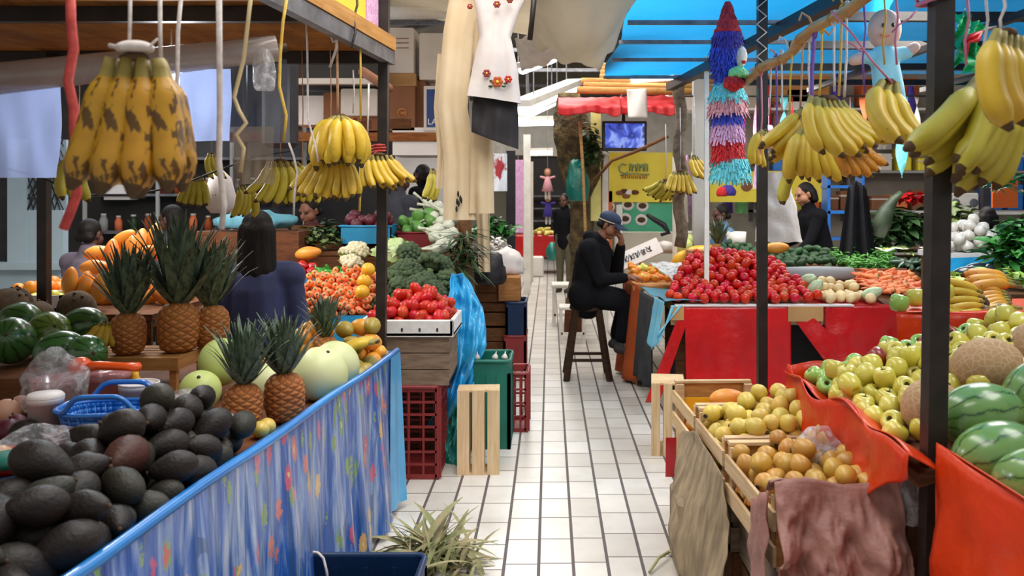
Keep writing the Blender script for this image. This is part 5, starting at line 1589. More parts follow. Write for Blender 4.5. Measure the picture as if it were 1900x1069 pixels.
banana_hand(P(450, 345, 4.5), 'greenish banana bunch right of the embroidered white bundle', 4, .18, (.6, 1, 0), (.5, 0, -1), (-1, 0, -.3), 'green', 70, 40, 1, gb, 1.15)
banana_hand(P(392, 285, 4.6), 'few bananas high behind the white cord', 3, .15, (.6, 1, 0), (0, 0, -1), (1, 0, 0), 'green', 50, 30, 1, gb, 1.1)
banana_ring(P(630, 218, 3.95), 'full upright yellow banana bunch on doubled tan twine', 11, .25, 'ripe', 85, 1.0, gb, 1.2, .2)
banana_hand(P(612, 292, 4.0), 'yellow bananas hanging just under the upright bunch', 8, .21, (1, .2, 0), (-.1, .1, -1), (-.3, -1, 0), 'ripe', 48, 60, 2, gb, 1.1)
banana_hand(P(520, 300, 4.2), 'yellow bananas behind the wavy pale cord', 6, .22, (.7, .6, 0), (.3, 0, -1), (-1, -.4, 0), 'green', 60, 55, 2, gb, 1.1)
banana_hand(P(560, 325, 4.25), 'small yellow bananas low left of the hanging cluster', 6, .16, (1, .2, 0), (.1, 0, -1), (-.6, -.8, 0), 'green', 50, 55, 1, gb, 1.2)
banana_hand(P(704, 288, 4.42), 'yellow bananas tied to the left dark pole', 6, .2, (1, .3, 0), (.25, -.1, -1), (1, -.6, 0), 'ripe', 50, 45, 2, gb, 1.1)
banana_hand(P(803, 315, 5.6), 'greenish bananas half hidden by the beige garment', 3, .22, (.4, 1, 0), (.1, 0, -1), (-.6, -.5, 0), 'green', 40, 30, 1, gb, 1.1)
for k, o in enumerate([x for x in list(COL.objects) if x.get('group') == gb]):
    p = o.location
    if 'spotted' in o['label'] or 'doubled tan' in o['label'] or 'pole' in o['label'] or 'garment' in o['label']: continue
    top = ZD if p.y < 4.6 else 2.6
    thing('twine', 'thin tan twine holding the '+o['label'], 'string', MB().tube([p, p.lerp(Vector((p.x, p.y, top)), .5)+Vector((.006, 0, 0)), Vector((p.x, p.y, top))], .0025, 5).mesh('twine', m_rope_tan))
thing('light_bulb', 'bright lit bulb behind the bluish film under the deck', 'lamp', MB().ball((0, 0, 0), (.035, .035, .045), 12, 8).mesh('light_bulb', m_tube), P(318, 150, 3.8), kids=[('socket', MB().box((-.02, -.02, .04), (.02, .02, .1)).mesh('socket', m_white)), ('cord', MB().tube([(0, 0, .1), (0, 0, ZD-P(318, 150, 3.8).z)], .004, 5).mesh('cord', m_white))])
string('thin yellow strip dangling below the banana cluster', [(664, 330), (668, 360), (667, 392)], 4.1, .006, m_rope_yellow)

# ================================================================== racks and boxes behind the left stall
def rack(label, x0, x1, y0, y1, z, m, th=.05, cols=True):
    o = thing('storage_rack', label, 'shelf', None, (x0, y0, z))
    link('board', MB().box((0, 0, -th), (x1-x0, y1-y0, 0)).mesh('board', m), parent=o)
    link('front_rail', MB().box((0, -.03, -th*1.6), (x1-x0, 0, .0)).mesh('front_rail', m), parent=o)
    if cols:
        for x in (.02, x1-x0-.05): link('post', MB().box((x, y1-y0-.05, -z), (x+.04, y1-y0-.01, 1.0)).mesh('post', m_pole), parent=o)
YR = 7.8
ZR = 1.6+(368-246)*YR/F
rack('brown wooden rack carrying the cartons over the vegetable stall', -3.0, -.95, YR, YR+.6, ZR, m_wood_deck)
def carton(label, px0, px1, py0, py1, Y, d, m, name='carton', mark=None):
    a, c = P(px0, py1, Y), P(px1, py0, Y)
    o = thing(name, label, 'box', MB().box((0, 0, 0), (c.x-a.x, d, c.z-a.z), bev=.005).mesh(name, m), a)
    w, h = c.x-a.x, c.z-a.z
    link('tape', MB().box((w*.05, -.002, h*.97), (w*.95, d*.9, h+.002)).mesh('tape', m), parent=o)
    if mark == 'round':
        link('label_band', MB().box((w*.03, -.004, h*.05), (w*.85, -.001, h*.27)).mesh('label_band', m_wood_dark), parent=o)
        mx = Matrix.Translation((w*.5, -.004, h*.4)) @ Matrix.Rotation(PI/2, 4, 'X')
        rm_ = link('round_mark', MB().lathe([(0, 0), (w*.2, 0), (w*.2, .002), (0, .002)], 24, 0, mx).mesh('round_mark', m_wood_tan), parent=o)
        mx2 = Matrix.Translation((w*.5, -.006, h*.4)) @ Matrix.Rotation(PI/2, 4, 'X')
        link('red_mark', MB().tube([mx2 @ Vector((w*.1*math.cos(k*.5+.7), w*.1*math.sin(k*.5+.7), .001)) for k in range(11)], w*.03, 6).mesh('red_mark', m_plasticred), parent=rm_)
    if mark == 'lines':
        for z in (.55, .66, .76): link('printed_line', MB().box((w*.08, -.003, h*z), (w*.8, 0, h*z+.008)).mesh('printed_line', m_cardbrown), parent=o)
    return o, w, h
carton('brown carton with red round mark, right of the left dark pole', 722, 770, 160, 243, YR, .4, m_cardbrown, mark='round')
carton('brown carton with red round mark, left of the left dark pole', 600, 705, 172, 243, YR+.02, .4, m_cardbrown, mark='round')
carton('shallow brown carton between the white and the marked carton', 722, 772, 136, 160, YR+.03, .4, m_card)
carton('white carton with printed lines at the top of the stack', 720, 768, 52, 136, YR+.03, .4, m_cardwhite, mark='lines')
carton('tall white carton right of the printed one', 778, 826, 62, 148, YR+.05, .4, m_cardwhite)
carton('brown carton under the tall white carton', 772, 790, 150, 243, YR+.1, .35, m_cardbrown)
o, w, h = carton('blue and white carton half hidden by the beige garment', 786, 826, 160, 243, YR-.02, .35, m_cardwhite)
bp_ = link('blue_panel', MB().box((w*.14, -.004, h*.08), (w*1.0, 0, h*.93)).mesh('blue_panel', mat('carton_blue', '#24407f', '#1d3670', .6)), parent=o)
def text_mesh(body, size, m, name='lettering', depth=.002):
    c = bpy.data.curves.new(name, 'FONT'); c.body = body; c.size = size; c.extrude = depth
    c.align_x = 'CENTER'; c.align_y = 'CENTER'
    t = bpy.data.objects.new(name, c); COL.objects.link(t)
    dg = bpy.context.evaluated_depsgraph_get()
    me = bpy.data.meshes.new_from_object(t.evaluated_get(dg))
    COL.objects.unlink(t); bpy.data.objects.remove(t)
    me.materials.clear(); me.materials.append(m); me.name = name
    return me
k = link('lettering', text_mesh('LAL', .075, m_cupwhite), (w*.5, -.006, h*.2), (PI/2, 0, 0), 1, bp_)
carton('white box on the rack behind the upright bananas', 632, 700, 165, 215, YR-.05, .3, m_cardwhite)
carton('pale blue-white box on the rack, left of the upright bananas', 548, 602, 178, 232, YR+.1, .3, m_cupwhite)
thing('white_pipe', 'white rolled sheet lying above the white cartons', 'roll', MB().tube([P(716, 24, YR+.1), P(840, 22, YR+.1)], .06, 14).mesh('white_pipe', m_white))
thing('brown_roll', 'brown cardboard tube by the left dark pole', 'tube', MB().tube([P(672, 132, 5.2), P(722, 165, 5.0)], .028, 10).mesh('brown_roll', m_cardbrown))
thing('black_bag', 'black bag hanging left of the wooden rack', 'bag', MB().box((-.11, -.06, 0), (.11, .06, .62), bev=.03).mesh('black_bag', m_black), P(520, 275, 5.6))
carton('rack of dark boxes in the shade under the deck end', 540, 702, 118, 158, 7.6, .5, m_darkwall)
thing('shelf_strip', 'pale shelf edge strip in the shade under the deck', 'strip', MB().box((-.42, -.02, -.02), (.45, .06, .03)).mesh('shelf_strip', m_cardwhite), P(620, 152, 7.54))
thing('shelf_strip', 'white lit ledge below the carton rack', 'strip', MB().box((-.2, -.02, -.05), (.4, .5, .2)).mesh('shelf_strip', m_cupwhite), P(770, 278, 7.82))
# dark back partition of the stall
thing('partition', 'dark partition behind the vegetable stall', 'partition', MB().box((-6.3, 0, 0), (-.9, .08, 3.3)).mesh('partition', m_darkwall), (0, 9.6, 0))
thing('bright_panel', 'pale lit panel seen behind the standing people', 'panel', MB().box((-.28, 0, 0), (.42, .03, .62)).mesh('bright_panel', m_cupwhite), P(780, 390, 9.56))
# pale blue kiosk at the far left
kx0 = -4.9
o = thing('kiosk', 'pale blue kiosk wall with dark window at the far left', 'kiosk', None, (-5.2, 7.3, 0))
link('wall', MB().box((0, 0, 0), (1.08, .1, 1.0)).mesh('wall', m_bluewall), parent=o)
link('sill', MB().box((-.05, -.08, 1.0), (1.1, .1, 1.06)).mesh('sill', m_bluewall), parent=o)
link('window_pane', MB().box((0, .06, 1.06), (.62, .08, 2.1)).mesh('window_pane', m_black), parent=o)
link('window_frame', MB().box((.62, -.02, 1.06), (.78, .1, 2.1)).mesh('window_frame', m_bluewall), parent=o)
link('panel', MB().box((.78, 0, 1.06), (1.08, .08, 1.5)).mesh('panel', m_bluewall), parent=o)
b = MB()
for i in range(7):
    b.bar((.78+.045*i, 0, 1.5), (.78+.045*min(6, i+4), 0, 1.5+.135*min(4, 6-i)), .008, .008) if i < 6 else None
    b.bar((.78+.045*i, .01, 1.5), (.78+.045*max(0, i-4), .01, 1.5+.135*min(4, i)), .008, .008) if i > 0 else None
    b.bar((.78, 0, 1.5+.09*i), (1.08-.045*i, 0, 2.1), .008, .008)
    b.bar((1.08, .01, 1.5+.09*i), (.78+.045*i, .01, 2.1), .008, .008)
link('lattice', b.mesh('lattice', m_black), parent=o)
link('panel_back', MB().box((.78, .05, 1.5), (1.08, .08, 2.1)).mesh('panel_back', m_bluewall), parent=o)
# shelf of jars behind
o = thing('jar_shelf', 'metal framed glass shelf of bottles behind the papayas', 'shelf', None, (-4.6, 8.5, 0))
for z in (.9, 1.25, 1.62, 1.98): link('shelf_board', MB().box((0, 0, z), (2.2, .35, z+.025)).mesh('shelf_board', m_greysteel), parent=o)
for x in (0, .72, 1.45, 2.17): link('upright', MB().box((x, -.01, 0), (x+.03, .02, 2.3)).mesh('upright', m_greywall), parent=o)
link('back', MB().box((0, .33, .3), (2.2, .36, 2.3)).mesh('back', m_darkwall), parent=o)
JAR = MB().lathe([(0, 0), (.05, 0), (.052, .13), (.035, .17), (.03, .19), (0, .19)], 12).mesh('jar', m_orangefruit)
JARC = MB().lathe([(0, .19), (.033, .19), (.033, .215), (0, .215)], 12).mesh('lid', m_white)
jm = [m_orangecloth, m_plasticred, m_salmon, m_greywall, m_greysteel, m_stem, m_leafdark, m_card]
g = random.Random(3); ob = []
nm = ['rust', 'red', 'salmon', 'pale grey', 'grey', 'brown', 'dark green', 'tan']
for r_, z in enumerate((.925, 1.275, 1.645)):
    for i in range(14):
        q = g.randrange(8) if r_ != 1 else (g.choice((0, 1, 2)) if 4 < i < 10 else g.randrange(8))
        m_ = MB().lathe([(0, 0), (.05, 0), (.052, .13), (.035, .17), (.03, .19), (0, .19)], 12).mesh('jar', jm[q])
        o = thing('jar', f'{nm[q]} jar, number {i+1} from the left, on the {("lower", "middle", "upper")[r_]} board of the glass shelf', 'jar', m_, (-4.48+i*.15, 8.66, z), (0, 0, 0), (.75, .8, .7)[(i+r_) % 3], 'jars on the glass shelf'); link('lid', JARC, parent=o)
carton('small white framed box on the glass shelf', 192, 240, 343, 371, 8.52, .2, m_cupwhite)
# embroidered white bundle
o = thing('white_bundle', 'white embroidered cloth bundle hanging behind the thick white cord', 'cloth', None, P(408, 330, 4.9))
link('cloth', MB().lathe([(0, .05), (.02, .04), (.06, 0), (.085, -.1), (.075, -.17), (.05, -.2), (0, -.2)], 16, 0, None, lambda x, y, z, t: (x*(1+.06*math.sin(7*t)), y*(1+.06*math.sin(7*t)), z)).mesh('cloth', m_whitecloth), parent=o)
for a in (-.5, 0, .5): link('red_stitch', MB().ball((.083*math.sin(a), -.083*math.cos(a), -.1), (.012, .005, .01), 8, 6).mesh('red_stitch', m_plasticred), parent=o)
lump('teal_cloth_pile', 'folded light blue clothes behind the woman in blue', 'clothes', P(470, 412, 6.6), (.3, .15, .09), m_tealcloth, 9, .3)
thing('cloth_shelf', 'dark counter under the folded light blue clothes', 'counter', MB().box((-.4, -.2, 0), (.4, .25, 1.35)).mesh('cloth_shelf', m_wood_dark), (P(470, 412, 6.6).x, 6.62, 0))

# ================================================================== clothes hung over the aisle
def garment(label, cat, pl, pr, Yc, depth, m, name, seed=0, folds=5, parts=None):
    """closed garment shell between two outlines"""
    def poly(pts, v):
        v = min(.9999, v)*(len(pts)-1); i = int(v); f = v-i
        a, c = pts[i], pts[i+1]; return (a[0]*(1-f)+c[0]*f, a[1]*(1-f)+c[1]*f)
    def fn(u, v):
        a, c = poly(pl, v), poly(pr, v)
        t = 2*PI*u
        k = .5-.5*math.cos(t)
        px, py = a[0]*(1-k)+c[0]*k, a[1]*(1-k)+c[1]*k
        q = P(px, py, Yc)
        q.y += -depth*math.sin(t)*(.35+.65*v)+.006*math.sin(k*folds*PI+seed+v*1.2)*(.3+v)+.02*noise.noise(Vector((k*2.5, v*2, seed)))*(.4+v)
        return q
    return thing(name, label, cat, MB().sheet(60, 30, fn).mesh(name, m))
garment('long beige embroidered garment hanging at the left, front panel', 'garment', [(838, -30), (822, 60), (812, 200), (824, 300), (822, 408)], [(905, -30), (880, 60), (868, 200), (882, 300), (884, 408)], 4.75, .05, m_beige, 'beige_garment', 1)
garment('beige garment panel hanging behind the white blouse', 'garment', [(880, 40), (880, 180), (872, 300), (870, 396)], [(915, 40), (916, 180), (915, 300), (917, 396)], 4.72, .03, m_beige, 'beige_garment', 3)
garment('narrow beige sleeve hanging at the far left of the garments', 'garment', [(812, 100), (805, 200), (812, 280), (808, 350)], [(832, 100), (828, 200), (828, 280), (826, 350)], 4.85, .03, m_beige, 'beige_garment', 5)
o = garment('white blouse with red embroidered flowers hung above the aisle', 'blouse', [(872, -30), (884, 20), (889, 70), (876, 125), (866, 178)], [(990, -30), (964, 20), (948, 70), (960, 125), (967, 193)], 4.6, .05, m_whitecloth, 'embroidered_blouse', 2)
def flower_part(o, px, py, Y, r, m, c=m_yellow):
    q = P(px, py, Y); b = MB()
    for k in range(6):
        a = k*PI/3; b.ball(q+Vector((r*.6*math.cos(a), 0, r*.6*math.sin(a))), (r*.42, .004, r*.42), 8, 6)
    b.ball(q, (r*.45, .006, r*.45), 8, 6)
    fl_ = link('embroidered_flower', b.mesh('embroidered_flower', m), parent=o)
    link('flower_eye', MB().ball(q+Vector((0, -.005, 0)), (r*.25, .004, r*.25), 8, 6).mesh('flower_eye', c), parent=fl_)
for px, py, r, m in ((903, 136, .022, m_plasticred), (923, 152, .03, m_orangecloth), (943, 147, .021, m_red), (922, 8, .02, m_plasticred), (872, 12, .016, m_plasticred), (946, 0, .018, m_plasticred)):
    flower_part(o, px, py, 4.535, r, m)
for px, py in ((912, 150), (935, 160), (910, 160), (938, 155)):
    link('embroidered_leaf', MB().ball(P(px, py, 4.54), (.012, .003, .006), 8, 6).mesh('embroidered_leaf', m_leafdark), parent=o)
garment('black skirt hanging below the white blouse', 'skirt', [(878, 172), (876, 200), (875, 245)], [(960, 186), (962, 225), (962, 277)], 4.62, .045, m_skirt, 'black_skirt', 4, 7)
b = MB()
for k, (px, py) in enumerate(((850, 360), (854, 368), (851, 378), (847, 388), (856, 372), (848, 374))):
    b.ball(P(px, py, 4.68), (.006, .004, .018), 8, 6, mx=None)
thing('black_embroidery', 'small black embroidered motif low on the beige garment', 'embroidery', b.mesh('black_embroidery', m_ink))
garment('small cream floral garment hanging behind the beige ones', 'garment', [(850, -10), (848, 60), (852, 130)], [(895, -10), (890, 60), (888, 130)], 4.95, .03, mat('cream_print', '#cdbb9f', '#8f6a55', .9, 14, lo=.5, hi=.75), 'printed_garment', 6)
thing('hanger_bar', 'slim dark bar carrying the hung garments', 'bar', MB().tube([P(812, -20, 4.75), P(1000, -22, 4.6)], .012, 8).mesh('hanger_bar', m_pole))
thing('printed_cloth', 'white cloth with red and navy print right of the beige garments', 'cloth', MB().sheet(8, 14, lambda u, v: tuple(P(915+26*u, 285+70*v, 6.2+.04*math.sin(u*7+v*3)))).mesh('printed_cloth', mat('navy_red_print', '#dfe2e8', '#a22a33', .8, 9, lo=.52, hi=.6)))
# canopies over the aisle
def canopy(label, corners, sag, m, name='canopy', n=22, seed=0, amp=.05):
    a, b_, c, d = [Vector(q) for q in corners]
    def fn(u, v):
        p = a.lerp(b_, u).lerp(d.lerp(c, u), v)
        return p+Vector((0, 0, -sag*math.sin(PI*u)*math.sin(PI*v)+amp*noise.noise(Vector((u*4+seed, v*4, 0)))))
    o = thing(name, label, 'canopy', MB().sheet(n, n, fn).mesh(name, m))
    solid(o, .004)
canopy('beige cloth canopy sagging over the aisle', [P(720, -60, 6.0), P(1000, -60, 6.0), P(1000, 70, 9.0), P(716, 14, 9.0)], .1, m_canvas)
canopy('bunched beige canvas hanging at the aisle top, right of the blouse', [P(985, -40, 6.0), P(1200, -40, 6.0), P(1112, 132, 7.6), P(985, 75, 7.2)], .25, m_canvas, amp=.12, seed=4)
canopy('white cloth sheet just under the beige canvas', [P(955, 72, 7.4), P(1015, 70, 7.4), P(1035, 112, 8.4), P(968, 133, 8.4)], .03, m_white, seed=2)
thing('canopy_bar', 'dark bar hanging down between blouse and beige canvas', 'bar', MB().tube([P(994, -30, 5.5), P(983, 74, 5.5)], .017, 8).mesh('canopy_bar', m_pole))
# ================================================================== right: blue-roofed stall frame
ZRf = 2.72
o = thing('roof_tarp', 'bright blue translucent tarp roof over the right stalls', 'tarp', None, (0, 0, 0))
def rp(u, v): return Vector((1.75+4.6*u, 2.0+5.75*v, ZRf+.03*noise.noise(Vector((u*9, v*7, 0)))))
link('flat_sheet', MB().sheet(30, 30, rp).mesh('flat_sheet', m_rooftarp), parent=o)
def sp(u, v):
    y = 2.0+5.7*v
    x0 = .47+.02*math.sin(v*20); return Vector((x0+(1.75-x0)*u, y, ZRf-.04+.04*u+.02*noise.noise(Vector((u*5, v*9, 2)))))
link('side_sheet', MB().sheet(12, 30, sp).mesh('side_sheet', m_rooftarp), parent=o)
o = thing('roof_frame', 'dark steel frame bars under the blue tarp roof', 'frame', None, (0, 0, 0))
def fb(nm, p0, p1, w=.05, m=m_pole): link(nm, MB().bar(p0, p1, w, w).mesh(nm, m), parent=o)
for y in (7.55, 6.6, 5.85, 5.2, 4.3): fb('side_bar', (.47, y, ZRf-.06), (1.7, y, ZRf-.06), .025, m_greysteel)
fb('main_beam', (1.72, 2.2, ZRf-.1), (1.1, 7.9, ZRf-.1), .07)
for y in (3.2, 4.85, 5.75, 6.7, 7.6): fb('cross_bar', (1.6, y, ZRf-.1), (6.3, y, ZRf-.1), .05)
for x in (2.6, 3.6, 5.0): fb('long_bar', (x, 2.1, ZRf-.16), (x-.3, 7.65, ZRf-.16), .04)
fb('edge_bar', (.5, 7.62, ZRf-.05), (1.75, 7.62, ZRf-.05), .03)
p2 = pole('thick dark pole between the apples and the watermelons', 1722, 2.55, 0, 2.75, .057, m_pole, .018)
p1 = pole('dark pole in front of the tomato table', 1414, 4.6, 0, 2.8, .049, m_pole)
thing('red_binding', 'red twine bound around the thick dark pole top', 'string', MB().tube([P(1734, 8-4*math.sin(k), 2.55)+Vector((.05*math.cos(k*.7), .05*math.sin(k*.7), .0012*k)) for k in range(40)], .006, 5).mesh('red_binding', m_pinksheer))
thing('twine_zigzag', 'white twine zigzagging up the pole before the tomatoes', 'string', MB().tube([P(1404+18*(k % 2), 135-15*k, 4.56) for k in range(11)], .0045, 5).mesh('twine_zigzag', m_rope_white))
pole('pale thin pole standing in the tomatoes', 1311, 6.7, .85, 2.7, .034, m_white)
pole('pale wooden pole with black tape behind the mandarins', 1252, 8.3, .6, 2.0, .04, m_white)
pole('grey post behind the hanging paper figure', 1296, 8.6, .3, 2.9, .11, m_greywall)
# bamboo with ribbons
ba, bb = P(1383, 152, 4.72), Vector((1.06, 2.2, 2.3))
pts = [ba.lerp(bb, i/14)+Vector((.012*math.sin(i*1.7), 0, .015*math.sin(i*1.1))) for i in range(15)]
o = thing('bamboo_pole', 'bamboo pole slung between the two right poles, tied with ribbons', 'pole', None, (0, 0, 0))
link('cane', MB().tube(pts, [.021+.004*(i % 3 == 0) for i in range(15)], 10).mesh('cane', m_bamboo), parent=o)
b = MB()
for i in (2, 4, 6, 8): b.tube([pts[i], pts[i].lerp(pts[i+1], .15)], .026, 10)
link('nodes', b.mesh('nodes', m_wood_tan), parent=o)
def on_bamboo(f): return ba.lerp(bb, f)
def Yb(px):
    # depth on the bamboo seen at this column
    lo, hi = 0, 1
    for _ in range(40):
        m = (lo+hi)/2; q = on_bamboo(m)
        if VX+q.x*F/q.y < px: lo = m
        else: hi = m
    return on_bamboo(lo)
RB = [(1412, 300, m_pinksheer, 'pink'), (1430, 215, m_rope_white, 'white'), (1440, 250, m_rope_purple, 'purple'), (1450, 205, m_rope_white, 'thin white'), (1471, 215, m_rope_yellow, 'yellow'), (1490, 205, m_rope_tan, 'tan'), (1502, 200, m_rope_white, 'pale'), (1512, 210, m_rope_purple, 'wide purple'), (1525, 178, m_rope_yellow, 'straw'), (1548, 170, m_rope_white, 'cream'), (1562, 178, m_rope_yellow, 'golden'), (1571, 180, m_rope_white, 'whitish')]
for px, py, m, nm in RB:
    q = Yb(px); e = P(px+R.uniform(-6, 6), py, q.y)
    md = q.lerp(e, .5)+Vector((R.uniform(-.012, .012), 0, 0))
    nme = 'ribbon'
    o = thing(nme, f'{nm} string hanging from the bamboo pole above picture column of the {("far", "middle", "near")[0 if px < 1445 else 1 if px < 1520 else 2]} bananas', 'ribbon', MB().tube([q+Vector((0, 0, .02)), q.lerp(md, .5), md, md.lerp(e, .5), e], .0045 if 'wide' not in nm else .008, 6).mesh(nme, m))
    link('loop', MB().tube([q+Vector((0, .0, 0))+Vector((.0, .028*math.cos(t*.7), .028*math.sin(t*.7))) for t in range(10)], .0045, 5, cap=False).mesh('loop', m), parent=o)
for k, (px, s, m, l) in enumerate(((1508, 1, m_rope_tan, 'tan cloth bow knotted on the bamboo'), (1462, .8, m_rope_white, 'white bow knotted on the bamboo'), (1565, .7, m_rope_yellow, 'yellow bow knotted on the bamboo'), (1440, .6, m_salmon, 'orange tie on the bamboo'))):
    q = Yb(px)
    thing('ribbon_bow', l, 'ribbon', MB().tube([q+Vector(v)*s for v in ((-.06, -.02, .05), (-.05, -.02, .08), (-.02, -.02, .06), (0, -.025, .0), (.03, -.02, .02), (.06, -.02, -.01), (.08, -.02, .02))], .009*s, 6, flat=.5).mesh('ribbon_bow', m))
for k, (a, c, Y, m, l) in enumerate((((1542, 20), (1656, 155), 2.9, m_pinksheer, 'long pink ribbon slanting to the two-banana bunch'), ((1700, 20), (1655, 60), 2.7, m_pinksheer, 'pink ribbon tied from the thick pole'), ((1662, -10), (1664, 120), 2.8, m_pinksheer, 'pink ribbon falling straight before the doll'), ((1640, -10), (1641, 120), 2.85, m_rope_yellow, 'yellow ribbon falling before the doll'), ((1602, -5), (1604, 172), 3.0, m_rope_purple, 'mauve ribbon left of the doll'), ((1567, 75), (1610, 100), 3.1, m_pinksheer, 'short crossing pink ribbon'), ((1794, -10), (1793, 120), 2.4, m_pinksheer, 'pink ribbon right of the thick pole'), ((1828, -10), (1830, 130), 2.3, m_rope_white, 'white ribbon above the rightmost bananas'), ((1862, -10), (1858, 60), 2.1, m_rope_white, 'thick white cord holding the rightmost bananas'))):
    p, q = P(*a, Y), P(*c, Y)
    thing('ribbon', l, 'ribbon', MB().tube([p, p.lerp(q, .33)+Vector((.006, 0, 0)), p.lerp(q, .66)-Vector((.005, 0, 0)), q], .006, 6, flat=.5).mesh('ribbon', m))

gr = 'bananas hanging from the bamboo pole'
q = Yb(1410)
banana_hand(P(1418, 242, q.y), 'small yellow banana hand at the bamboo far end', 4, .2, (.6, 1, 0), (-.6, 0, -.75), (1, 0, -1), 'ripe', 75, 35, 1, gr, 1.12)
q = Yb(1492)
banana_hand(P(1488, 205, q.y), 'long pale bananas sweeping down left from the tan string', 5, .235, (.35, 1, 0), (-.72, 0, -.8), (-.3, 0, 1), 'ripe', 18, 32, 2, gr, 1.1)
banana_hand(P(1512, 240, q.y-.12), 'large golden banana hand under the purple ribbon', 8, .23, (1, .35, 0), (-.15, -.25, -1), (.55, .25, -.1), 'ripe', 45, 60, 1, gr, 1.15)
banana_hand(P(1540, 185, 3.2), 'yellow banana hand high under the cream string', 6, .25, (.9, .6, 0), (.25, -.2, -1), (.7, -.1, -.2), 'ripe', 55, 55, 2, gr, 1.15)
banana_hand(P(1568, 245, 3.3), 'orange-tinged bananas hanging behind the golden hand', 5, .2, (.9, .5, 0), (.2, 0, -1), (.5, 0, 0), 'orange', 45, 50, 1, gr, 1.1)
banana_hand(P(1485, 300, 3.6), 'single dark green-tipped banana below the golden hand', 2, .2, (0, 1, 0), (-.5, 0, -.5), (-.6, 0, -1), 'green', 50, 12, 1, gr, 1.2)
banana_hand(P(1650, 152, 2.92), 'two-banana bunch left of the thick dark pole', 3, .3, (.9, .5, 0), (-.35, -.3, -.75), (1, 0, .1), 'ripe', 88, 58, 1, gr, 1.22)
banana_hand(P(1826, 152, 2.48), 'long slim banana bunch sweeping down left right of the pole', 7, .33, (.6, .8, .0), (-.42, -.1, -.8), (-.85, 0, .3), 'green', 26, 40, 2, gr, 1.05)
banana_hand(P(1872, 185, 2.42), 'broad spotted bananas below the slim bunch', 5, .26, (.8, .6, 0), (-.25, 0, -1), (-.5, -.2, .2), 'green', 35, 50, 1, gr, 1.25)
banana_hand(P(1872, 62, 2.05), 'big spotted bananas cut by the right picture edge', 5, .25, (.8, .6, 0), (-.28, -.1, -1), (.7, 0, -.2), 'ripe', 62, 40, 1, gr, 1.3)

# ================================================================== apple and melon table with orange plastic
o = thing('apple_table', 'tilted fruit table under orange plastic sheets', 'table', None, (1.1, 2.6, 0))
EX = 1.035
link('board', MB().add([(-.03, -.1, .80), (-.03, 1.08, .80), (1.1, 1.08, 1.12), (1.1, -.1, 1.12)]+[(-.03, -.1, .76), (-.03, 1.08, .76), (1.1, 1.08, 1.08), (1.1, -.1, 1.08)], [(0, 1, 2, 3), (4, 7, 6, 5), (0, 4, 5, 1), (1, 5, 6, 2), (2, 6, 7, 3), (3, 7, 4, 0)], 0, False).mesh('board', m_wood_dark), parent=o)
for x, y in ((.02, .1), (.02, 1.0), (1.0, .1), (1.0, 1.0)): link('leg', MB().box((x, y, 0), (x+.05, y+.05, .77+(.28 if x > .5 else 0))).mesh('leg', m_wood_dark), parent=o)
def osheet(label, fn, nu=60, nv=24, name='orange_sheet', m=m_orange):
    t = thing(name, label, 'plastic sheet', MB().sheet(nu, nv, fn).mesh(name, m)); solid(t, .003); return t
def os1(u, v):
    y = 2.45+.34*min(1, max(0, (v-.1)/.22))*(1-u)+(1.30-.0)*u
    top = Vector((1.02+.02*math.sin(y*9), y, .87+.018*math.sin(y*13)+.02*math.sin(y*5)+.03*(u > .95)))
    w = noise.noise(Vector((y*5+v*4, v*5, 0)))+.7*noise.noise(Vector((y*11-v*5, v*9, 2)))
    return top+Vector((-.035*v+.034*w*min(1, v*4)-.05*math.sin(PI*min(1, v*1.6))*0, 0, -.82*v))
osheet('orange plastic sheet draped over the apple table front', os1)
def os1b(u, v):
    x = 1.02+.06+1.0*u; top = Vector((1.03+.7*u, 3.75, .87+.02*math.sin(u*9)+.02*u))
    w = noise.noise(Vector((u*5, v*3, 7)))
    return top+Vector((.0, .03*w+.02*v, -.8*v))
osheet('orange plastic sheet hanging at the far end of the apple table', os1b, 30, 16)
def os1c(u, v):
    y = 2.45+1.30*u
    return Vector((1.02+.09*v, y, .87+.018*math.sin(y*13)+.02*math.sin(y*5)-.05*v))
osheet('inner fold of the orange sheet beside the apples', os1c, 40, 4)
def os2(u, v):
    y = 2.43-1.5*u
    top = Vector((1.1+.01*math.sin(y*7), y, .905+.012*math.sin(y*8)))
    w = noise.noise(Vector((y*4+v*3, v*3.5, 5)))+.6*noise.noise(Vector((y*9-v*4, v*7, 9)))
    return top+Vector((-.03*v+.045*w*min(1, v*3), 0, -.88*v))
osheet('orange plastic sheet over the watermelon table, at the right edge', os2)
osheet('orange plastic end flap between the watermelon table and the pole', lambda u, v: Vector((1.1+.55*u-.03*v*(1-u)+.02*noise.noise(Vector((u*6, v*4, 1))), 2.44+.02*noise.noise(Vector((u*5, v*4, 3))), .905-.1*math.sin(PI*min(1, u*2.2))*(u < .45)-.86*v)), 30, 20)
osheet('inner fold of the orange sheet beside the watermelons', lambda u, v: Vector((1.1+.12*v, 2.43-1.5*u, .905-.11*v)), 30, 4)
o = thing('melon_table', 'wooden table carrying the watermelons', 'table', None, (1.2, 2.4, 0))
link('top', MB().box((-.06, -1.5, .72), (1.2, .02, .76)).mesh('top', m_wood_dark), parent=o)
for x, y in ((0, -.06), (1.1, -.06), (0, -1.4), (1.1, -1.4)): link('leg', MB().box((x, y, 0), (x+.05, y+.05, .72)).mesh('leg', m_wood_dark), parent=o)

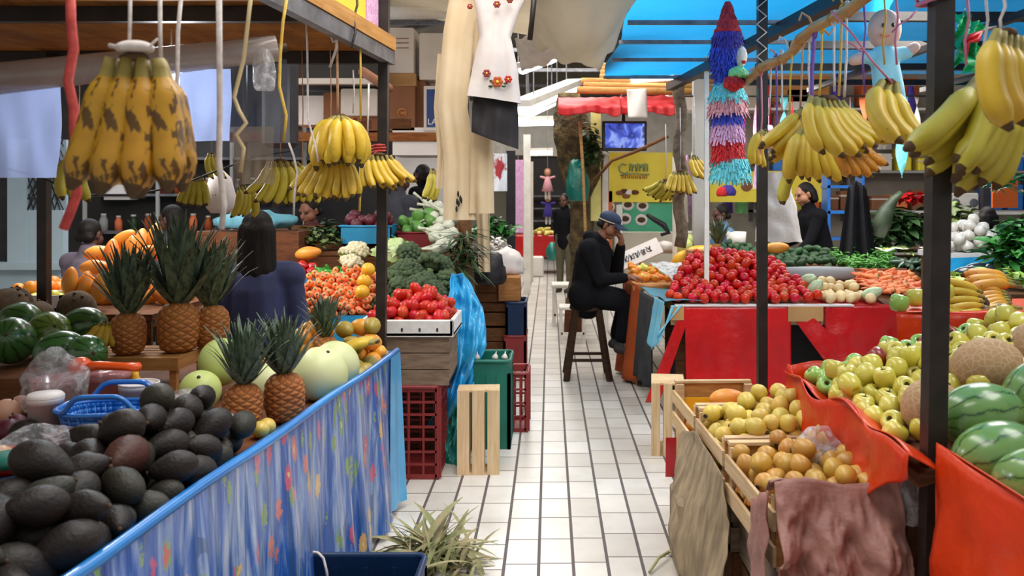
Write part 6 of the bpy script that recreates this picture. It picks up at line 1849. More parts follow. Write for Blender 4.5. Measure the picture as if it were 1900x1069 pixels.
# apples
def base_a(x, y): return .80+.282*max(0, (x-1.08))+.0
def ins_a(x, y): return x > 1.10 and x < 1.1+.75 and y > 2.72 and y < 3.68 and not (x > 1.28 and y < 2.98)
def mound_a(x, y): return base_a(x, y)+.13+.07*math.exp(-((y-3.3)/.35)**2)
hs = heap(120, .0405, ins_a, (1.10, 1.85, 2.72, 3.68), base_a, mound_a, 70, 41)
ob = {'green': [], 'yellow': [], 'red': []}
g = random.Random(6)
for p, r in hs:
    px = VX+p.x*F/p.y
    gs = (p.y-3.0)/.65-(p.x-1.1)*.55
    k = 'green' if gs > .62+g.uniform(-.06, .06) else ('red' if abs(gs-.5) < .1 and g.random() < .55 else 'yellow')
    t = thing('apple', 'x', 'apple', g.choice(APPLES[k]), p, (g.uniform(-.9, .9), g.uniform(-.9, .9), g.uniform(0, 6)), 1, f'{k} apples on the orange-sheeted table'); link('stem', stem_me, parent=t)
    ob[k].append(t)
for k in ob: settle_labels(ob[k], f'{k} apple', 'the pile on the orange-sheeted table')
gc = 'cantaloupes beside the apples'
melon('cantaloupe', 'large tan cantaloupe above the upper watermelon', 'melon', P(1832, 682, 3.05), .105, .128, m_canta, (.2, 1.45, .25), gc, .03)
melon('cantaloupe', 'tan cantaloupe half hidden by the thick dark pole', 'melon', P(1728, 757, 2.78), .093, .095, m_canta, (.3, .5, .4), gc, .03)
melon('cantaloupe', 'tan cantaloupe cut by the right picture edge', 'melon', P(1925, 650, 3.1), .1, .11, m_canta, (.3, .5, .4), gc, .03)
gw = 'striped watermelons on the right table'
melon('watermelon', 'striped pale green watermelon resting against the cantaloupe', 'watermelon', P(1820, 772, 2.62), .1, .132, m_melonlight, (.12, 1.45, .2), gw, .02)
melon('watermelon', 'striped watermelon lowest in front, at the orange sheet edge', 'watermelon', P(1852, 850, 2.42), .102, .13, m_melonlight, (.25, 1.3, .25), gw, .02)
melon('watermelon', 'deep green watermelon at the right picture edge by the cantaloupe', 'watermelon', P(1930, 735, 2.8), .11, .13, m_melonlight, (.4, .9, .8), gw, .02)
melon('watermelon', 'striped watermelon cut by the right picture edge, at the bottom', 'watermelon', P(1925, 905, 2.2), .1, .12, m_melonlight, (1.2, .3, .2), gw, .02)
hs = heap(10, .1, lambda x, y: True, (1.3, 2.0, 1.5, 2.3), lambda x, y: .76, lambda x, y: .9, 30, 43)
for k, (p, r) in enumerate(hs):
    if p.x/p.y*F+VX > 2000: continue
    melon('watermelon', 'watermelon under the others, mostly behind the orange sheet edge', 'watermelon', p, .095, .11, m_melonlight, (1.2, .5, k), gw, .02)

# back shelf of bananas with orange sheet
o = thing('banana_shelf', 'raised shelf behind the apples carrying loose bananas', 'shelf', None, (1.62, 3.95, 0))
link('top', MB().box((.16, 0, 1.03), (1.9, .5, 1.06)).mesh('top', m_wood_dark), parent=o)
for x in (.2, 1.8): link('leg', MB().box((x, .2, 0), (x+.06, .26, 1.03)).mesh('leg', m_wood_dark), parent=o)
osheet('orange sheet hanging from the raised banana shelf', lambda u, v: Vector((1.58+1.95*u, 3.93-.02*v+.02*noise.noise(Vector((u*9, v*3, 0))), 1.075-.03*math.sin(PI*max(0, u-.3)/.7)*(u > .3)+.05*max(0, u-.6)-.32*v)), 50, 12)
osheet('orange sheet lying on the raised banana shelf', lambda u, v: Vector((1.585+.22*v+1.95*u, 3.93+.55*v, 1.078+.006*noise.noise(Vector((u*9, v*5, 0))))), 40, 8)
gl = 'loose hands of bananas on the raised shelf'
banana_hand(P(1830, 565, 4.05), 'slim yellow bananas lying left on the raised shelf', 6, .22, (0, .6, 1), (-1, .0, .18), (-.3, 0, -1), 'ripe', 30, 40, 1, gl, 1.0)
banana_hand(P(1822, 590, 4.0), 'lowest banana pair lying on the raised shelf edge', 3, .22, (0, .9, .4), (-1, 0, .06), (0, 0, 1), 'ripe', 30, 22, 1, gl, 1.1)
banana_hand(P(1880, 525, 4.25), 'two golden bananas lying topmost on the raised shelf', 3, .24, (.2, .9, .5), (-1, .1, .2), (0, 0, -1), 'orange', 35, 30, 1, gl, 1.3)
banana_hand(P(1905, 585, 3.98), 'brown-spotted bananas at the right end of the raised shelf', 5, .22, (0, .9, .6), (-1, 0, .0), (0, 0, -1), 'spot', 30, 30, 1, gl, 1.1)
banana_hand(P(1872, 553, 4.15), 'browned bananas in the middle of the raised shelf', 5, .2, (.2, .9, .5), (-1, 0, .1), (0, 0, -1), 'orange', 40, 40, 1, gl, 1.15)
for k, (px, py, Y, s, m, l) in enumerate(((1668, 563, 3.98, 1.1, 'green', 'green apple alone on the shelf corner behind the pile'), (1700, 553, 4.05, 1.1, 'yellow', 'yellow fruit beside the green one on the shelf corner'), (1752, 545, 4.1, 1.25, 'yellow', 'yellow fruit right of the thick pole on the raised shelf'))):
    t = thing('apple', l, 'apple', APPLES[m][k % 3], P(px, py, Y), rrot(.4), s); link('stem', stem_me, parent=t)

# ================================================================== guava crates
gx = lambda y: .645+.04*(4.35-y)
m_gc = m_wood_crate
def gcrate(label, y0, y1, zt, w=.39):
    ym = (y0+y1)/2; L = y1-y0-.02
    a = -.04
    h = .2
    o = thing('fruit_crate', label, 'crate', None, (gx(ym)+w/2, ym, zt-h), (0, 0, math.atan(.04)), 1, 'guava crates')
    t = .012
    for s in (-1, 1):
        b = MB()
        for z0, z1 in ((.012, .075), (.125, .185)): b.box((s*(w/2), -L/2, z0), (s*(w/2)+s*t, L/2, z1)) if s > 0 else b.box((-w/2-t, -L/2, z0), (-w/2, L/2, z1))
        link('side_panel', b.mesh('side_panel', m_gc), parent=o)
        link('end_panel', MB().box((-w/2, s*(L/2-t)-t/2, .0), (w/2, s*(L/2-t)+t/2, .225)).mesh('end_panel', m_wood_tan), parent=o)
        link('end_rail', MB().box((-w/2, s*(L/2-t)-.02, .225), (w/2, s*(L/2-t)+.02, .237)).mesh('end_rail', m_gc), parent=o)
        for q in (-1, 1):
            link('corner_post', MB().box((q*(w/2-.02)-.02, s*(L/2-.04)-.018, 0), (q*(w/2-.02)+.02, s*(L/2-.04)+.018, .222)).mesh('corner_post', m_gc), parent=o)
    link('bottom', MB().box((-w/2, -L/2, 0), (w/2, L/2, .012)).mesh('bottom', m_gc), parent=o)
    return o
zt = .63
gcrate('far pine crate with a few mangoes behind the guava crates', 3.9, 4.45, zt)
gcrate('middle pine crate of pale yellow guavas', 3.36, 3.88, zt)
gcrate('near pine crate of golden guavas with plum paper at its end', 2.7, 3.34, zt)
def guavas(n, y0, y1, hgt, kind, seed, grp, where, zb):
    ii = lambda x, y: gx(y)+.035 < x < gx(y)+.355
    hs = heap(n, lambda: R.uniform(.033, .042), ii, (.6, 1.1, y0+.05, y1-.05), lambda x, y: zb, lambda x, y: zb+hgt(x, y), 60, seed)
    ob = []
    for p, r in hs:
        t = thing('guava', 'x', 'guava', R.choice(GUAVAS[kind]), p, rrot(1.5), r/.0275, grp); link('calyx', calyx_me, parent=t); ob.append(t)
    settle_labels(ob, 'pale yellow guava' if kind == 'yellow' else 'golden guava', where)
guavas(95, 3.36, 3.88, lambda x, y: .16+.12*max(0, min(1, (x-gx(y))/.3))+.03, 'yellow', 51, 'guavas in the middle crate', 'the middle pine crate', zt-.14)
guavas(105, 2.7, 3.34, lambda x, y: .17+.1*max(0, min(1, (x-gx(y))/.3)), 'golden', 52, 'guavas in the near crate', 'the near pine crate', zt-.14)
thing('crate_packing', 'bed of straw packing in the middle guava crate', 'packing', MB().box((.69, 3.42, zt-.187), (1.0, 3.82, zt-.14)).mesh('crate_packing', m_card))
thing('crate_packing', 'bed of straw packing in the near guava crate', 'packing', MB().box((.72, 2.76, zt-.187), (1.03, 3.28, zt-.14)).mesh('crate_packing', m_card))
hs = heap(14, .045, lambda x, y: True, (.7, .98, 4.0, 4.36), lambda x, y: zt-.18, lambda x, y: zt-.08, 40, 53)
ob = [thing('mango', 'x', 'mango', MANGO[0], p, rrot(1.4), 1, 'mangoes in the far pine crate') for p, r in hs]
settle_labels(ob, 'yellow mango', 'the far pine crate')
thing('papaya', 'reddish orange papaya at the back of the far crate', 'papaya', PAP, P(1348, 738, 4.3), (.1, 1.45, .1), .8)
thing('yellow_liner', 'yellow card lining the far pine crate back', 'card', MB().box((-.17, 0, 0), (.17, .006, .085)).mesh('yellow_liner', m_squashyellow), (gx(4.42)+.19, 4.395, zt-.13))
ob = []
TJ = ellip('small_orange_fruit', .0185, .017, m_mandarin, 12, 8)
for i in range(26):
    f = i/25; y = 2.74+.5*f
    ob.append(thing('small_orange_fruit', 'x', 'fruit', TJ, (gx(y)+.021+.008*(i % 2), y, zt-.11+.012*(i % 3-1)), rrot(), 1, 'tiny orange fruits behind the crate slats'))
settle_labels(ob, 'tiny orange fruit', 'the row behind the near crate slats')
# supporting crates below
for k, (y0, y1, l) in enumerate(((3.95, 4.45, 'grey wooden crate under the far mango crate'), (3.38, 3.9, 'grey wooden crate under the middle guava crate'), (2.72, 3.3, 'grey wooden crate under the near guava crate'))):
    wood_crate(l, (gx(y0)+.215, (y0+y1)/2, .215), .38, y1-y0, .21, m_wood_grey, 2, gap=.25, rot=None)
    wood_crate(l.replace('crate under', 'bottom crate below'), (gx(y0)+.225, (y0+y1)/2, 0), .38, y1-y0, .21, m_wood_dark, 2, gap=.25)
# burlap
BL = [P(1265, 800, 4.06), P(1256, 850, 3.95), P(1246, 930, 3.75), P(1243, 1000, 3.65), P(1262, 1060, 3.55), P(1275, 1100, 3.5)]
BR_ = [P(1300, 800, 3.75), P(1352, 880, 3.3), P(1366, 945, 3.22), P(1360, 985, 3.2), P(1345, 1040, 3.15), P(1335, 1100, 3.1)]
def fixx(p, off): return Vector((min(p.x, gx(p.y)-off), p.y, max(.01, p.z)))
drape('burlap_sack', 'rough brown burlap sack hanging over the crate stack side', 'sack', [fixx(p, .03) for p in BL], [fixx(p, .03) for p in BR_], m_burlap, .022, 40, 3, 14)
thing('burlap_bag', 'bulging burlap bag with crate slats at the foot of the stack', 'sack', MB().box((-.035, -.15, 0), (.03, .15, .33), bev=.02).mesh('burlap_bag', m_burlap), (.575, 3.75, 0))
# plum paper
def pp(u, v):
    x = .70+.385*u; k = noise.noise(Vector((u*4+v*2, v*5-u*2, 0)))+.7*(.5-abs(noise.noise(Vector((u*7-v*3, v*9+u*3, 4)))))+.35*(.5-abs(noise.noise(Vector((u*15, v*18+u*5, 8)))))
    z = .715+.012*math.sin(u*7)-.74*v
    return Vector((x-.05*v*(1-u)+.045*v*u, 2.66-.15*v-.10*k*min(1, v*4)+.06*(max(0, .25-v))*2, max(.005, z)))
t = thing('kraft_paper', 'crumpled plum brown kraft paper hung over the near crate end', 'paper', MB().sheet(80, 70, pp).mesh('kraft_paper', m_paper)); solid(t, .003)
t = thing('kraft_paper', 'plum brown paper lip folded into the near crate', 'paper', MB().sheet(30, 8, lambda u, v: Vector((.69+.39*u, 2.69+.07*v, .712+.012*math.sin(u*7)-.05*v*v+.01*noise.noise(Vector((u*8, v*4, 0)))))).mesh('kraft_paper', m_paper)); solid(t, .003)
def psd(u, v): return Vector((.70-.03+.02*noise.noise(Vector((u*5, v*6, 0)))-.03*v, 2.66+.2*u-.05*v, .70-.1*u-.55*v))
t = thing('kraft_paper', 'plum paper flap wrapping the near crate corner', 'paper', MB().sheet(14, 20, psd).mesh('kraft_paper', m_paper)); solid(t, .003)
lump('clear_bag', 'crumpled clear plastic bag on the near guavas', 'bag', P(1562, 835, 3.12), (.15, .1, .1), m_clear, 11, .4)
lump('clear_bag', 'clear plastic tail hanging at the thick pole foot', 'bag', P(1688, 925, 2.68), (.03, .04, .14), m_clear, 13, .4)
# pine crate standing beside
o = thing('wooden_crate', 'pale pine crate standing on end before the red tablecloth', 'crate', None, (.63, 5.35, 0), (0, 0, -.12))
for k in range(3):
    for y in (0, .3): link('slat', MB().box((.0+k*.075, y, 0), (.055+k*.075, y+.01, .45)).mesh('slat', m_wood_up), parent=o)
for z in (0, .44): link('end_panel', MB().box((0, .01, z), (.205, .3, z+.012)).mesh('end_panel', m_wood_crate), parent=o)
for x in (0, .195):
    for y in (.03, .13, .23): link('side_slat', MB().box((x, y, .01), (x+.01, y+.06, .44)).mesh('side_slat', m_wood_up), parent=o)
thing('red_cloth_scrap', 'scrap of red cloth on the tiles under the far crate', 'cloth', MB().sheet(6, 8, lambda u, v: (.66+.06*u, 4.9+.02*v, .24-.23*v)).mesh('red_cloth_scrap', m_red))
# ================================================================== red-clothed vegetable table
YT = 6.4
o = thing('vegetable_table', 'long wooden table under the red cloth carrying tomatoes', 'table', None, (.92, YT, 0))
link('top', MB().box((-.02, .02, .76), (2.68, .76, .8)).mesh('top', m_wood_tan), parent=o)
link('front_rail', MB().box((-.02, .0, .66), (2.68, .02, .8)).mesh('front_rail', m_wood_crate), parent=o)
for x, y in ((.03, .05), (1.4, .05), (2.6, .05), (.03, .66), (1.4, .66), (2.6, .66)): link('leg', MB().box((x, y, 0), (x+.06, y+.06, .76)).mesh('leg', m_wood_dark), parent=o)
def rc(x0, x1, label, zb, seed, slope=0, th=True, xb0=None, xb1=None):
    def fn(u, v):
        a = x0+(x1-x0)*u; b_ = (xb0 if xb0 is not None else x0)+((xb1 if xb1 is not None else x1)-(xb0 if xb0 is not None else x0))*u
        x = a+(b_-a)*v
        z = .805-(.805-zb(u))*v
        return Vector((x, YT-.02-.05*v*abs(math.sin(x*5+seed))-.03*v+.014*math.sin(x*21+seed)*v+.03*v*noise.noise(Vector((x*4, v*3, seed))), z))
    t = thing('red_cloth', label, 'tablecloth', MB().sheet(50, 24, fn).mesh('red_cloth', m_red)); solid(t, .003)
rc(1.0, 1.78, 'shiny red plastic cloth hanging under the tomatoes', lambda u: .12, 1)
rc(2.03, 3.6, 'red plastic cloth hanging right of the tan board gap', lambda u: .3, 3)
rc(.98, 1.06, 'red cloth strip trailing to the floor at the table left leg', lambda u: .1, 5, xb0=.70, xb1=.80)
rc(1.74, 1.86, 'red cloth strip crossing diagonally under the tan board gap', lambda u: .28, 7, xb0=2.1, xb1=2.4)
thing('red_cloth', 'red plastic top sheet under the tomatoes', 'tablecloth', MB().sheet(40, 10, lambda u, v: (.93+2.65*u, YT-.015+.72*v, .806+.0*v)).mesh('red_cloth', m_red))
thing('tan_board', 'tan board showing in the gap of the red cloth', 'board', MB().box((1.76, YT-.035, .69), (2.02, YT-.02, .8)).mesh('tan_board', m_card))
thing('tan_board', 'tan board end at the left corner of the red cloth', 'board', MB().box((.9, YT-.035, .7), (.99, YT-.02, .8)).mesh('tan_board', m_card))
thing('white_lining', 'white paper edge under the tomatoes along the red table', 'paper', MB().box((.93, YT-.03, .8), (2.25, YT+.05, .812)).mesh('white_lining', m_cupwhite))
link('shade_panel', MB().box((.05, .5, 0), (2.6, .53, .76)).mesh('shade_panel', m_black), parent=bpy.data.objects['vegetable_table'])  # added black sheet; its colour stands in for the shade under the table
# tomatoes
bs = lambda x, y: .81+.24*max(0, y-YT)
hs = heap(230, .037, lambda x, y: (x-.86) > (y-YT)*.35 and (2.0-x) > -.02+(y-YT)*.12, (.86, 2.02, YT+.02, YT+.95), bs, lambda x, y: bs(x, y)+.09+.15*math.exp(-((x-1.45)/.35)**2-((y-7.05)/.3)**2), 70, 61)
ob = []
for p, r in hs:
    t = thing('tomato', 'x', 'tomato', R.choice(TOMS), p, rrot(1.3), 1, 'red tomatoes on the red-clothed table'); link('stem_scar', tom_scar, parent=t); ob.append(t)
settle_labels(ob, 'glossy red tomato', 'the heap on the red-clothed table')
# jicamas, pale squashes, carrots on the same table
hs = heap(34, .041, lambda x, y: True, (2.08, 2.42, YT+.05, YT+.5), lambda x, y: .81, lambda x, y: .9+.22*(y-YT)+.05, 60, 62)
ob = [thing('jicama', 'x', 'root vegetable', R.choice(JICS), p, rrot(1), 1, 'cream jicamas beside the tomatoes') for p, r in hs]
settle_labels(ob, 'cream-coloured jicama', 'the small heap right of the tomatoes')
for k, (px, py, Y, rt, l) in enumerate(((1618, 545, 6.55, (.2, 1.2, .2), 'pale striped squash right of the jicamas'), (1500, 520, 6.75, (1.2, .2, .3), 'pale squash left of the jicamas, upper'), (1512, 535, 6.6, (.6, .4, .3), 'pale squash left of the jicamas, lower'))):
    thing('pale_squash', l, 'squash', ellip('pale_squash', .05, .085, m_zucpale, 16, 10, .1, .05), P(px, py, Y), rt, 1, 'pale squashes')
hs = heap(120, .019, lambda x, y: True, (2.52, 2.92, YT+.03, YT+.68), lambda x, y: .81+.2*(y-YT), lambda x, y: .9+.3*(y-YT), 50, 63)
ob = []
for p, r in hs:
    t = thing('carrot', 'x', 'carrot', CARROT[0], p, (R.uniform(-.3, .3), PI/2+R.uniform(-.4, .4), R.uniform(-.9, .4)), 1.1, 'carrots on the red-clothed table'); link('stem_stub', carrot_top, parent=t); ob.append(t)
settle_labels(ob, 'light orange carrot', 'the pile right of the pale squash')
thing('carton_tray', 'tan cardboard tray wall behind the carrots', 'carton', MB().box((2.5, 7.12, .8), (2.95, 7.14, 1.02)).mesh('carton_tray', m_cardbrown))
thing('grey_cloth', 'grey cloth roll behind the jicamas', 'cloth', MB().tube([(1.95, 7.15, .97), (2.2, 7.12, .98), (2.5, 7.13, .97)], .06, 12).mesh('grey_cloth', m_greywall))
# second tier
o = thing('back_counter', 'back counter of avocados, chilies and squash behind the tomatoes', 'counter', None, (1.55, 7.42, 0))
link('top', MB().box((0, 0, .93), (2.1, 1.1, .96)).mesh('top', m_wood_dark), parent=o)
link('front_panel', MB().box((0, 0, .2), (2.1, .02, .93)).mesh('front_panel', m_wood_dark), parent=o)
for x in (.05, 1.0, 1.98): link('leg', MB().box((x, .9, 0), (x+.06, .96, .93)).mesh('leg', m_wood_dark), parent=o)
hs = heap(150, .036, lambda x, y: True, (1.58, 2.66, 7.45, 8.2), lambda x, y: .96+.1*(y-7.45), lambda x, y: 1.02+.24*(y-7.45)+.06*math.exp(-((x-1.75)/.3)**2), 60, 64)
ob = [thing('avocado', 'x', 'avocado', R.choice(AVOG), p, rrot(1.5), 1, 'green avocados behind the tomatoes') for p, r in hs]
settle_labels(ob, 'dark green avocado', 'the long pile behind the tomatoes')
for k, (px, py, Y) in enumerate(((1548, 484, 7.9), (1560, 490, 7.8), (1575, 486, 7.95), (1590, 487, 7.9), (1535, 490, 7.85))):
    thing('chayote', ('pale green chayote left in the row behind the green avocados', 'pale green chayote second in the row by the chilies', 'pale green chayote third in the row by the chilies', 'rightmost pale green chayote by the chilies', 'leftmost pale green chayote touching the avocados')[k], 'chayote', pear_mesh('chayote', m_zucpale, .11, .045, .8, 12, .05), P(px, py, Y), rrot(1), 1, 'pale chayotes')
thing('papaya', 'orange papaya lying over the green avocados by the dark pole', 'papaya', PAP, P(1442, 460, 7.75), (.1, 1.5, .1), 1.0)
b = MB(); g = random.Random(8)
for i in range(420):
    x, y = g.uniform(2.6, 3.12), g.uniform(7.43, 8.0); z = .965+.22*(y-7.43)*g.random()+.07*g.random()
    a = g.uniform(0, 6.3); L = g.uniform(.03, .05); dz = g.uniform(-.02, .02)
    d = Vector((math.cos(a)*L, math.sin(a)*L, dz)); c = Vector((x, y, z))
    b.tube([c-d, c-d*.3+Vector((0, 0, .006)), c+d*.4+Vector((0, 0, .004)), c+d], [.005, .009, .008, .002], 6)
thing('green_chilies', 'bed of loose green chilies right of the avocados', 'chilies', b.mesh('green_chilies', m_chili), kind='stuff')
hs = heap(60, .024, lambda x, y: True, (2.98, 3.55, 6.75, 7.4), lambda x, y: .9+.2*(y-6.7), lambda x, y: 1.0+.3*(y-6.7), 50, 65)
ob = [thing('zucchini', 'x', 'zucchini', ZUCS[0], p, (PI/2+R.uniform(-.3, .3), R.uniform(-.3, .3), R.uniform(-.8, .8)), 1.1, 'dark zucchinis left of the thick pole') for p, r in hs]
settle_labels(ob, 'dark zucchini', 'the pile left of the thick dark pole')
# white tray with greens
o = thing('white_tray', 'wide white tray of herbs left of the thick pole', 'tray', None, (3.35, 8.35, 1.02), (-.18, 0, 0))
link('base', MB().box((-.42, -.3, 0), (.42, .3, .02)).mesh('base', m_cupwhite), parent=o)
link('paper', MB().sheet(20, 12, lambda u, v: (-.44+.86*u, -.34+.62*v, .05+.05*noise.noise(Vector((u*6, v*5, 0)))+.06*v)).mesh('paper', m_cupwhite), parent=o)
leafheap('herbs', 'pale green beans and herbs in the white tray', 'vegetables', (3.3, 8.2, 1.08), (.25, .14, .06), 120, m_cucumber, .09, .012, 21)
# cloth and mandarins at the corner
def cs(label, fn, m, name='cloth', nu=26, nv=20):
    t = thing(name, label, 'cloth', MB().sheet(nu, nv, fn).mesh(name, m)); solid(t, .004)
LX = lambda y: .885-.09*(y-6.4)
cs('teal blue cloth hanging at the table corner by the tomatoes', lambda u, v: (LX(6.42+.36*u)-.03-.06*v+.018*math.sin(u*14)*v, 6.42+.36*u-.05*v, .83-(.26+.12*math.sin(u*3))*v), m_lightbluecloth)
cs('light blue cloth corner beside the red cloth', lambda u, v: (.90-.1*v+.08*u*(1-v), YT-.03-.01*math.sin(u*9)-.02*v, .81-.30*v*(1-.35*u)), m_lightbluecloth)
cs('greyish teal cloth lying over the table left of the tomatoes', lambda u, v: (LX(6.4+1.0*u)-.03+.3*v, 6.4+1.0*u, .835+.012*math.sin(u*9+v*3)+.1*u*0), m_tealcloth)
cs('charcoal cloth hanging at the table side behind the teal cloth', lambda u, v: (LX(6.75+.55*u)-.04-.03*v+.03*math.sin(u*17)*v, 6.75+.55*u, .82-.72*v), m_darkcloth)
cs('rust orange cloth hanging beside the seated man', lambda u, v: (LX(7.3+.75*u)-.05-.06*v+.035*math.sin(u*13+1)*(.3+v), 7.3+.75*u, .86-.83*v), m_orangecloth, nu=36)
o = thing('side_counter', 'low wooden counter carrying mandarins left of the tomatoes', 'counter', None, (.72, 7.44, 0))
link('top', MB().box((0, 0, .8), (.8, 1.3, .84)).mesh('top', m_wood_tan), parent=o)
link('side', MB().box((0.02, 0, .04), (.04, 1.3, .8)).mesh('side', m_wood_dark), parent=o)
for y in (.1, 1.2): link('leg', MB().box((.05, y, 0), (.1, y+.05, .8)).mesh('leg', m_wood_dark), parent=o)
hs = heap(80, .036, lambda x, y: True, (.78, 1.3, 7.46, 8.4), lambda x, y: .84, lambda x, y: .93+.16*max(0, (y-7.4)), 60, 66)
ob = {'mandarin': [], 'lime': []}
for p, r in hs:
    k = 'mandarin' if p.y > 7.45 and R.random() < .82 else 'lime'
    ob[k].append(thing(k, 'x', 'fruit', MANDS[0] if k == 'mandarin' else LIMES[0], p, rrot(.6), 1, f'{k}s on the side counter'))
settle_labels(ob['mandarin'], 'orange mandarin', 'the heap before the seated man')
settle_labels(ob['lime'], 'yellow-green lime', 'the heap before the seated man')
cs('grey newspaper sheet between the mandarins and the tomatoes', lambda u, v: (1.0+.45*u-.12*v, 6.75+.9*v, .93+.1*v+.03*noise.noise(Vector((u*5, v*5, 2)))), m_newspaper, 'newspaper')
# white sign with hand lettering propped behind the mandarins
a, c = P(1135, 492, 8.35), P(1225, 448, 8.9)
o = thing('price_sign', 'white sign with black scrawled lettering propped behind the mandarins', 'sign', None, P(1180, 474, 8.6))
q = Matrix.Rotation(-.42, 4, 'Y') @ Matrix.Rotation(-.45, 4, 'X')
link('board', MB().box((-.26, -.008, -.085), (.26, .008, .085), mx=q).mesh('board', m_cupwhite), parent=o)
link('prop', MB().bar((.05, .06, .0), (.05, .1, .84-o.location.z), .02).mesh('prop', m_wood_tan), parent=o)
b = MB(); g = random.Random(14)
for i in range(6):
    x = -.16+i*.06; pts_ = [q @ Vector((x+.03*math.cos(t*1.3+i)*.8, -.012, .035*math.sin(t*1.9+i*1.3))) for t in range(7)]
    b.tube(pts_, .0045, 5)
link('lettering', b.mesh('lettering', m_ink), parent=o)
lump('clear_bag', 'white plastic bag behind the price sign', 'bag', P(1240, 462, 8.9), (.12, .1, .08), m_whitebag, 21, .3)
# yellow fruit and pineapple behind the mandarins
pts = [(1290, 470, 8.3, 'p'), (1270, 478, 8.2, 'p'), (1312, 462, 8.4, 'm'), (1350, 462, 8.3, 'm'), (1268, 458, 8.6, 'h'), (1285, 452, 8.7, 'h'), (1300, 480, 8.1, 'p')]
for k, (px, py, Y, w) in enumerate(pts):
    if w == 'h': melon('honeydew', ('green melon left behind the yellow papayas', 'green melon right behind the yellow papayas')[k-4], 'melon', P(px, py, Y), .1, .1, m_honeygreen, (.2, .2, k), 'melons on the side counter')
    else: thing('mango', ('largest yellow papaya leaning right on the side counter', 'yellow papaya low left on the side counter', 'yellow mango beside the far pineapple, left side', 'yellow mango beside the far pineapple, right side', '', '', 'yellow papaya nearest the tomatoes')[k], 'mango', MANGO[0] if w == 'm' else pear_mesh('mango', m_squashyellow, .26, .075, .7, 16), P(px, py, Y), (.2, 1.1, .3), 1.2 if w == 'm' else 1, 'yellow fruits on the side counter')
pineapple(P(1333, 470, 8.4)-Vector((0, 0, .083)), 'pineapple on the back counter behind the tomatoes', 1.05, (0, 0, 0), 1, 1.0)
thing('carton', 'tan open carton behind the tomatoes holding fruit', 'carton', MB().box((0, 0, 0), (.4, .3, .16)).mesh('carton', m_card), P(1278, 497, 8.0))
o = thing('support_counter', 'counter board under the far yellow fruits', 'counter', MB().box((0, 0, 0), (.9, .3, .9)).mesh('support_counter', m_wood_dark), (1.56, 8.6, 0))
# right of the thick pole: onions, lettuce, eggplants, spinach
tray_ = P(1805, 468, 6.1)
o = thing('onion_stand', 'white tray of onions on a blue cloth, right of the thick pole', 'stand', None, (tray_.x, 6.2, 0))
zt_ = tray_.z
link('tray', MB().box((-.24, -.2, zt_-.04), (.24, .25, zt_)).mesh('tray', m_stock), parent=o)
link('blue_cloth', MB().sheet(30, 8, lambda u, v: (-.27+.6*u, -.215-.02*math.sin(u*15)*v-.03*v, zt_-.035-.16*v+.02*u)).mesh('blue_cloth', m_tarpblue), parent=o)
link('stand_body', MB().box((-.22, -.18, 0), (.22, .24, zt_-.04)).mesh('stand_body', m_wood_dark), parent=o)
hs = heap(52, .041, lambda x, y: True, (tray_.x-.21, tray_.x+.21, 6.03, 6.38), lambda x, y: zt_, lambda x, y: zt_+.24-abs(x-tray_.x-.02)*.75, 70, 67)
ob = [thing('onion', 'x', 'onion', ONIONS[0], p, rrot(.9), 1, 'white onions piled on the tray') for p, r in hs]
settle_labels(ob, 'white onion', 'the pyramid on the white tray')
leafheap('spinach', 'mass of dark green spinach at the right picture edge', 'vegetables', P(1905, 468, 5.6)-Vector((0, 0, .1)), (.24, .2, .34), 420, m_leafmid, .13, .035, 31)
leafheap('light_peppers', 'light green long peppers below the spinach', 'vegetables', P(1880, 503, 5.0)-Vector((0, 0, .06)), (.2, .15, .08), 90, m_cucumber, .12, .014, 32)
leafheap('lettuce', 'pale lettuce right of the thick dark pole', 'vegetables', P(1775, 525, 5.0)-Vector((0, 0, .1)), (.12, .14, .16), 150, m_leaflight, .09, .035, 33)
EGG = pear_mesh('eggplant', m_eggplant, .19, .038, .7, 14)
for k, (px, py, Y) in enumerate(((1795, 505, 5.4), (1812, 498, 5.5), (1800, 515, 5.25), (1822, 512, 5.3), (1835, 500, 5.5))):
    t = thing('eggplant', ('black eggplant next to the lettuce', 'black eggplant farthest back by the blue cloth', 'black eggplant lowest behind the golden bananas', 'black eggplant right in the front of its heap', 'black eggplant rightmost by the light peppers')[k], 'eggplant', EGG, P(px, py, Y), (.2, 1.4, .3*k), 1, 'black eggplants'); link('calyx', tom_scar, parent=t).location = (0, 0, .06)
o = thing('right_counter', 'wooden counter under the lettuce and eggplants', 'counter', None, (2.5, 4.75, 0))
link('top', MB().box((0, 0, 1.03), (1.5, .75, 1.07)).mesh('top', m_wood_dark), parent=o)
for x in (.05, 1.4): link('leg', MB().box((x, .6, 0), (x+.06, .66, 1.03)).mesh('leg', m_wood_dark), parent=o)
# white bag and small things near the pole
def bagfn(u, v):
    t = 2*PI*u; w = .075+.055*v; x = math.cos(t)*w; y = math.sin(t)*(.03+.02*v)
    k = noise.noise(Vector((math.cos(t)*2, math.sin(t)*2, v*5)))
    return P(1438, 320, 4.7)+Vector((x*(1+.12*k)+.02*v, y*(1+.3*k), -.375*v+.02*k*(v > .9)))
thing('plastic_bag', 'white plastic bag hanging behind the dark pole', 'bag', MB().sheet(36, 20, bagfn).mesh('plastic_bag', m_whitebag))
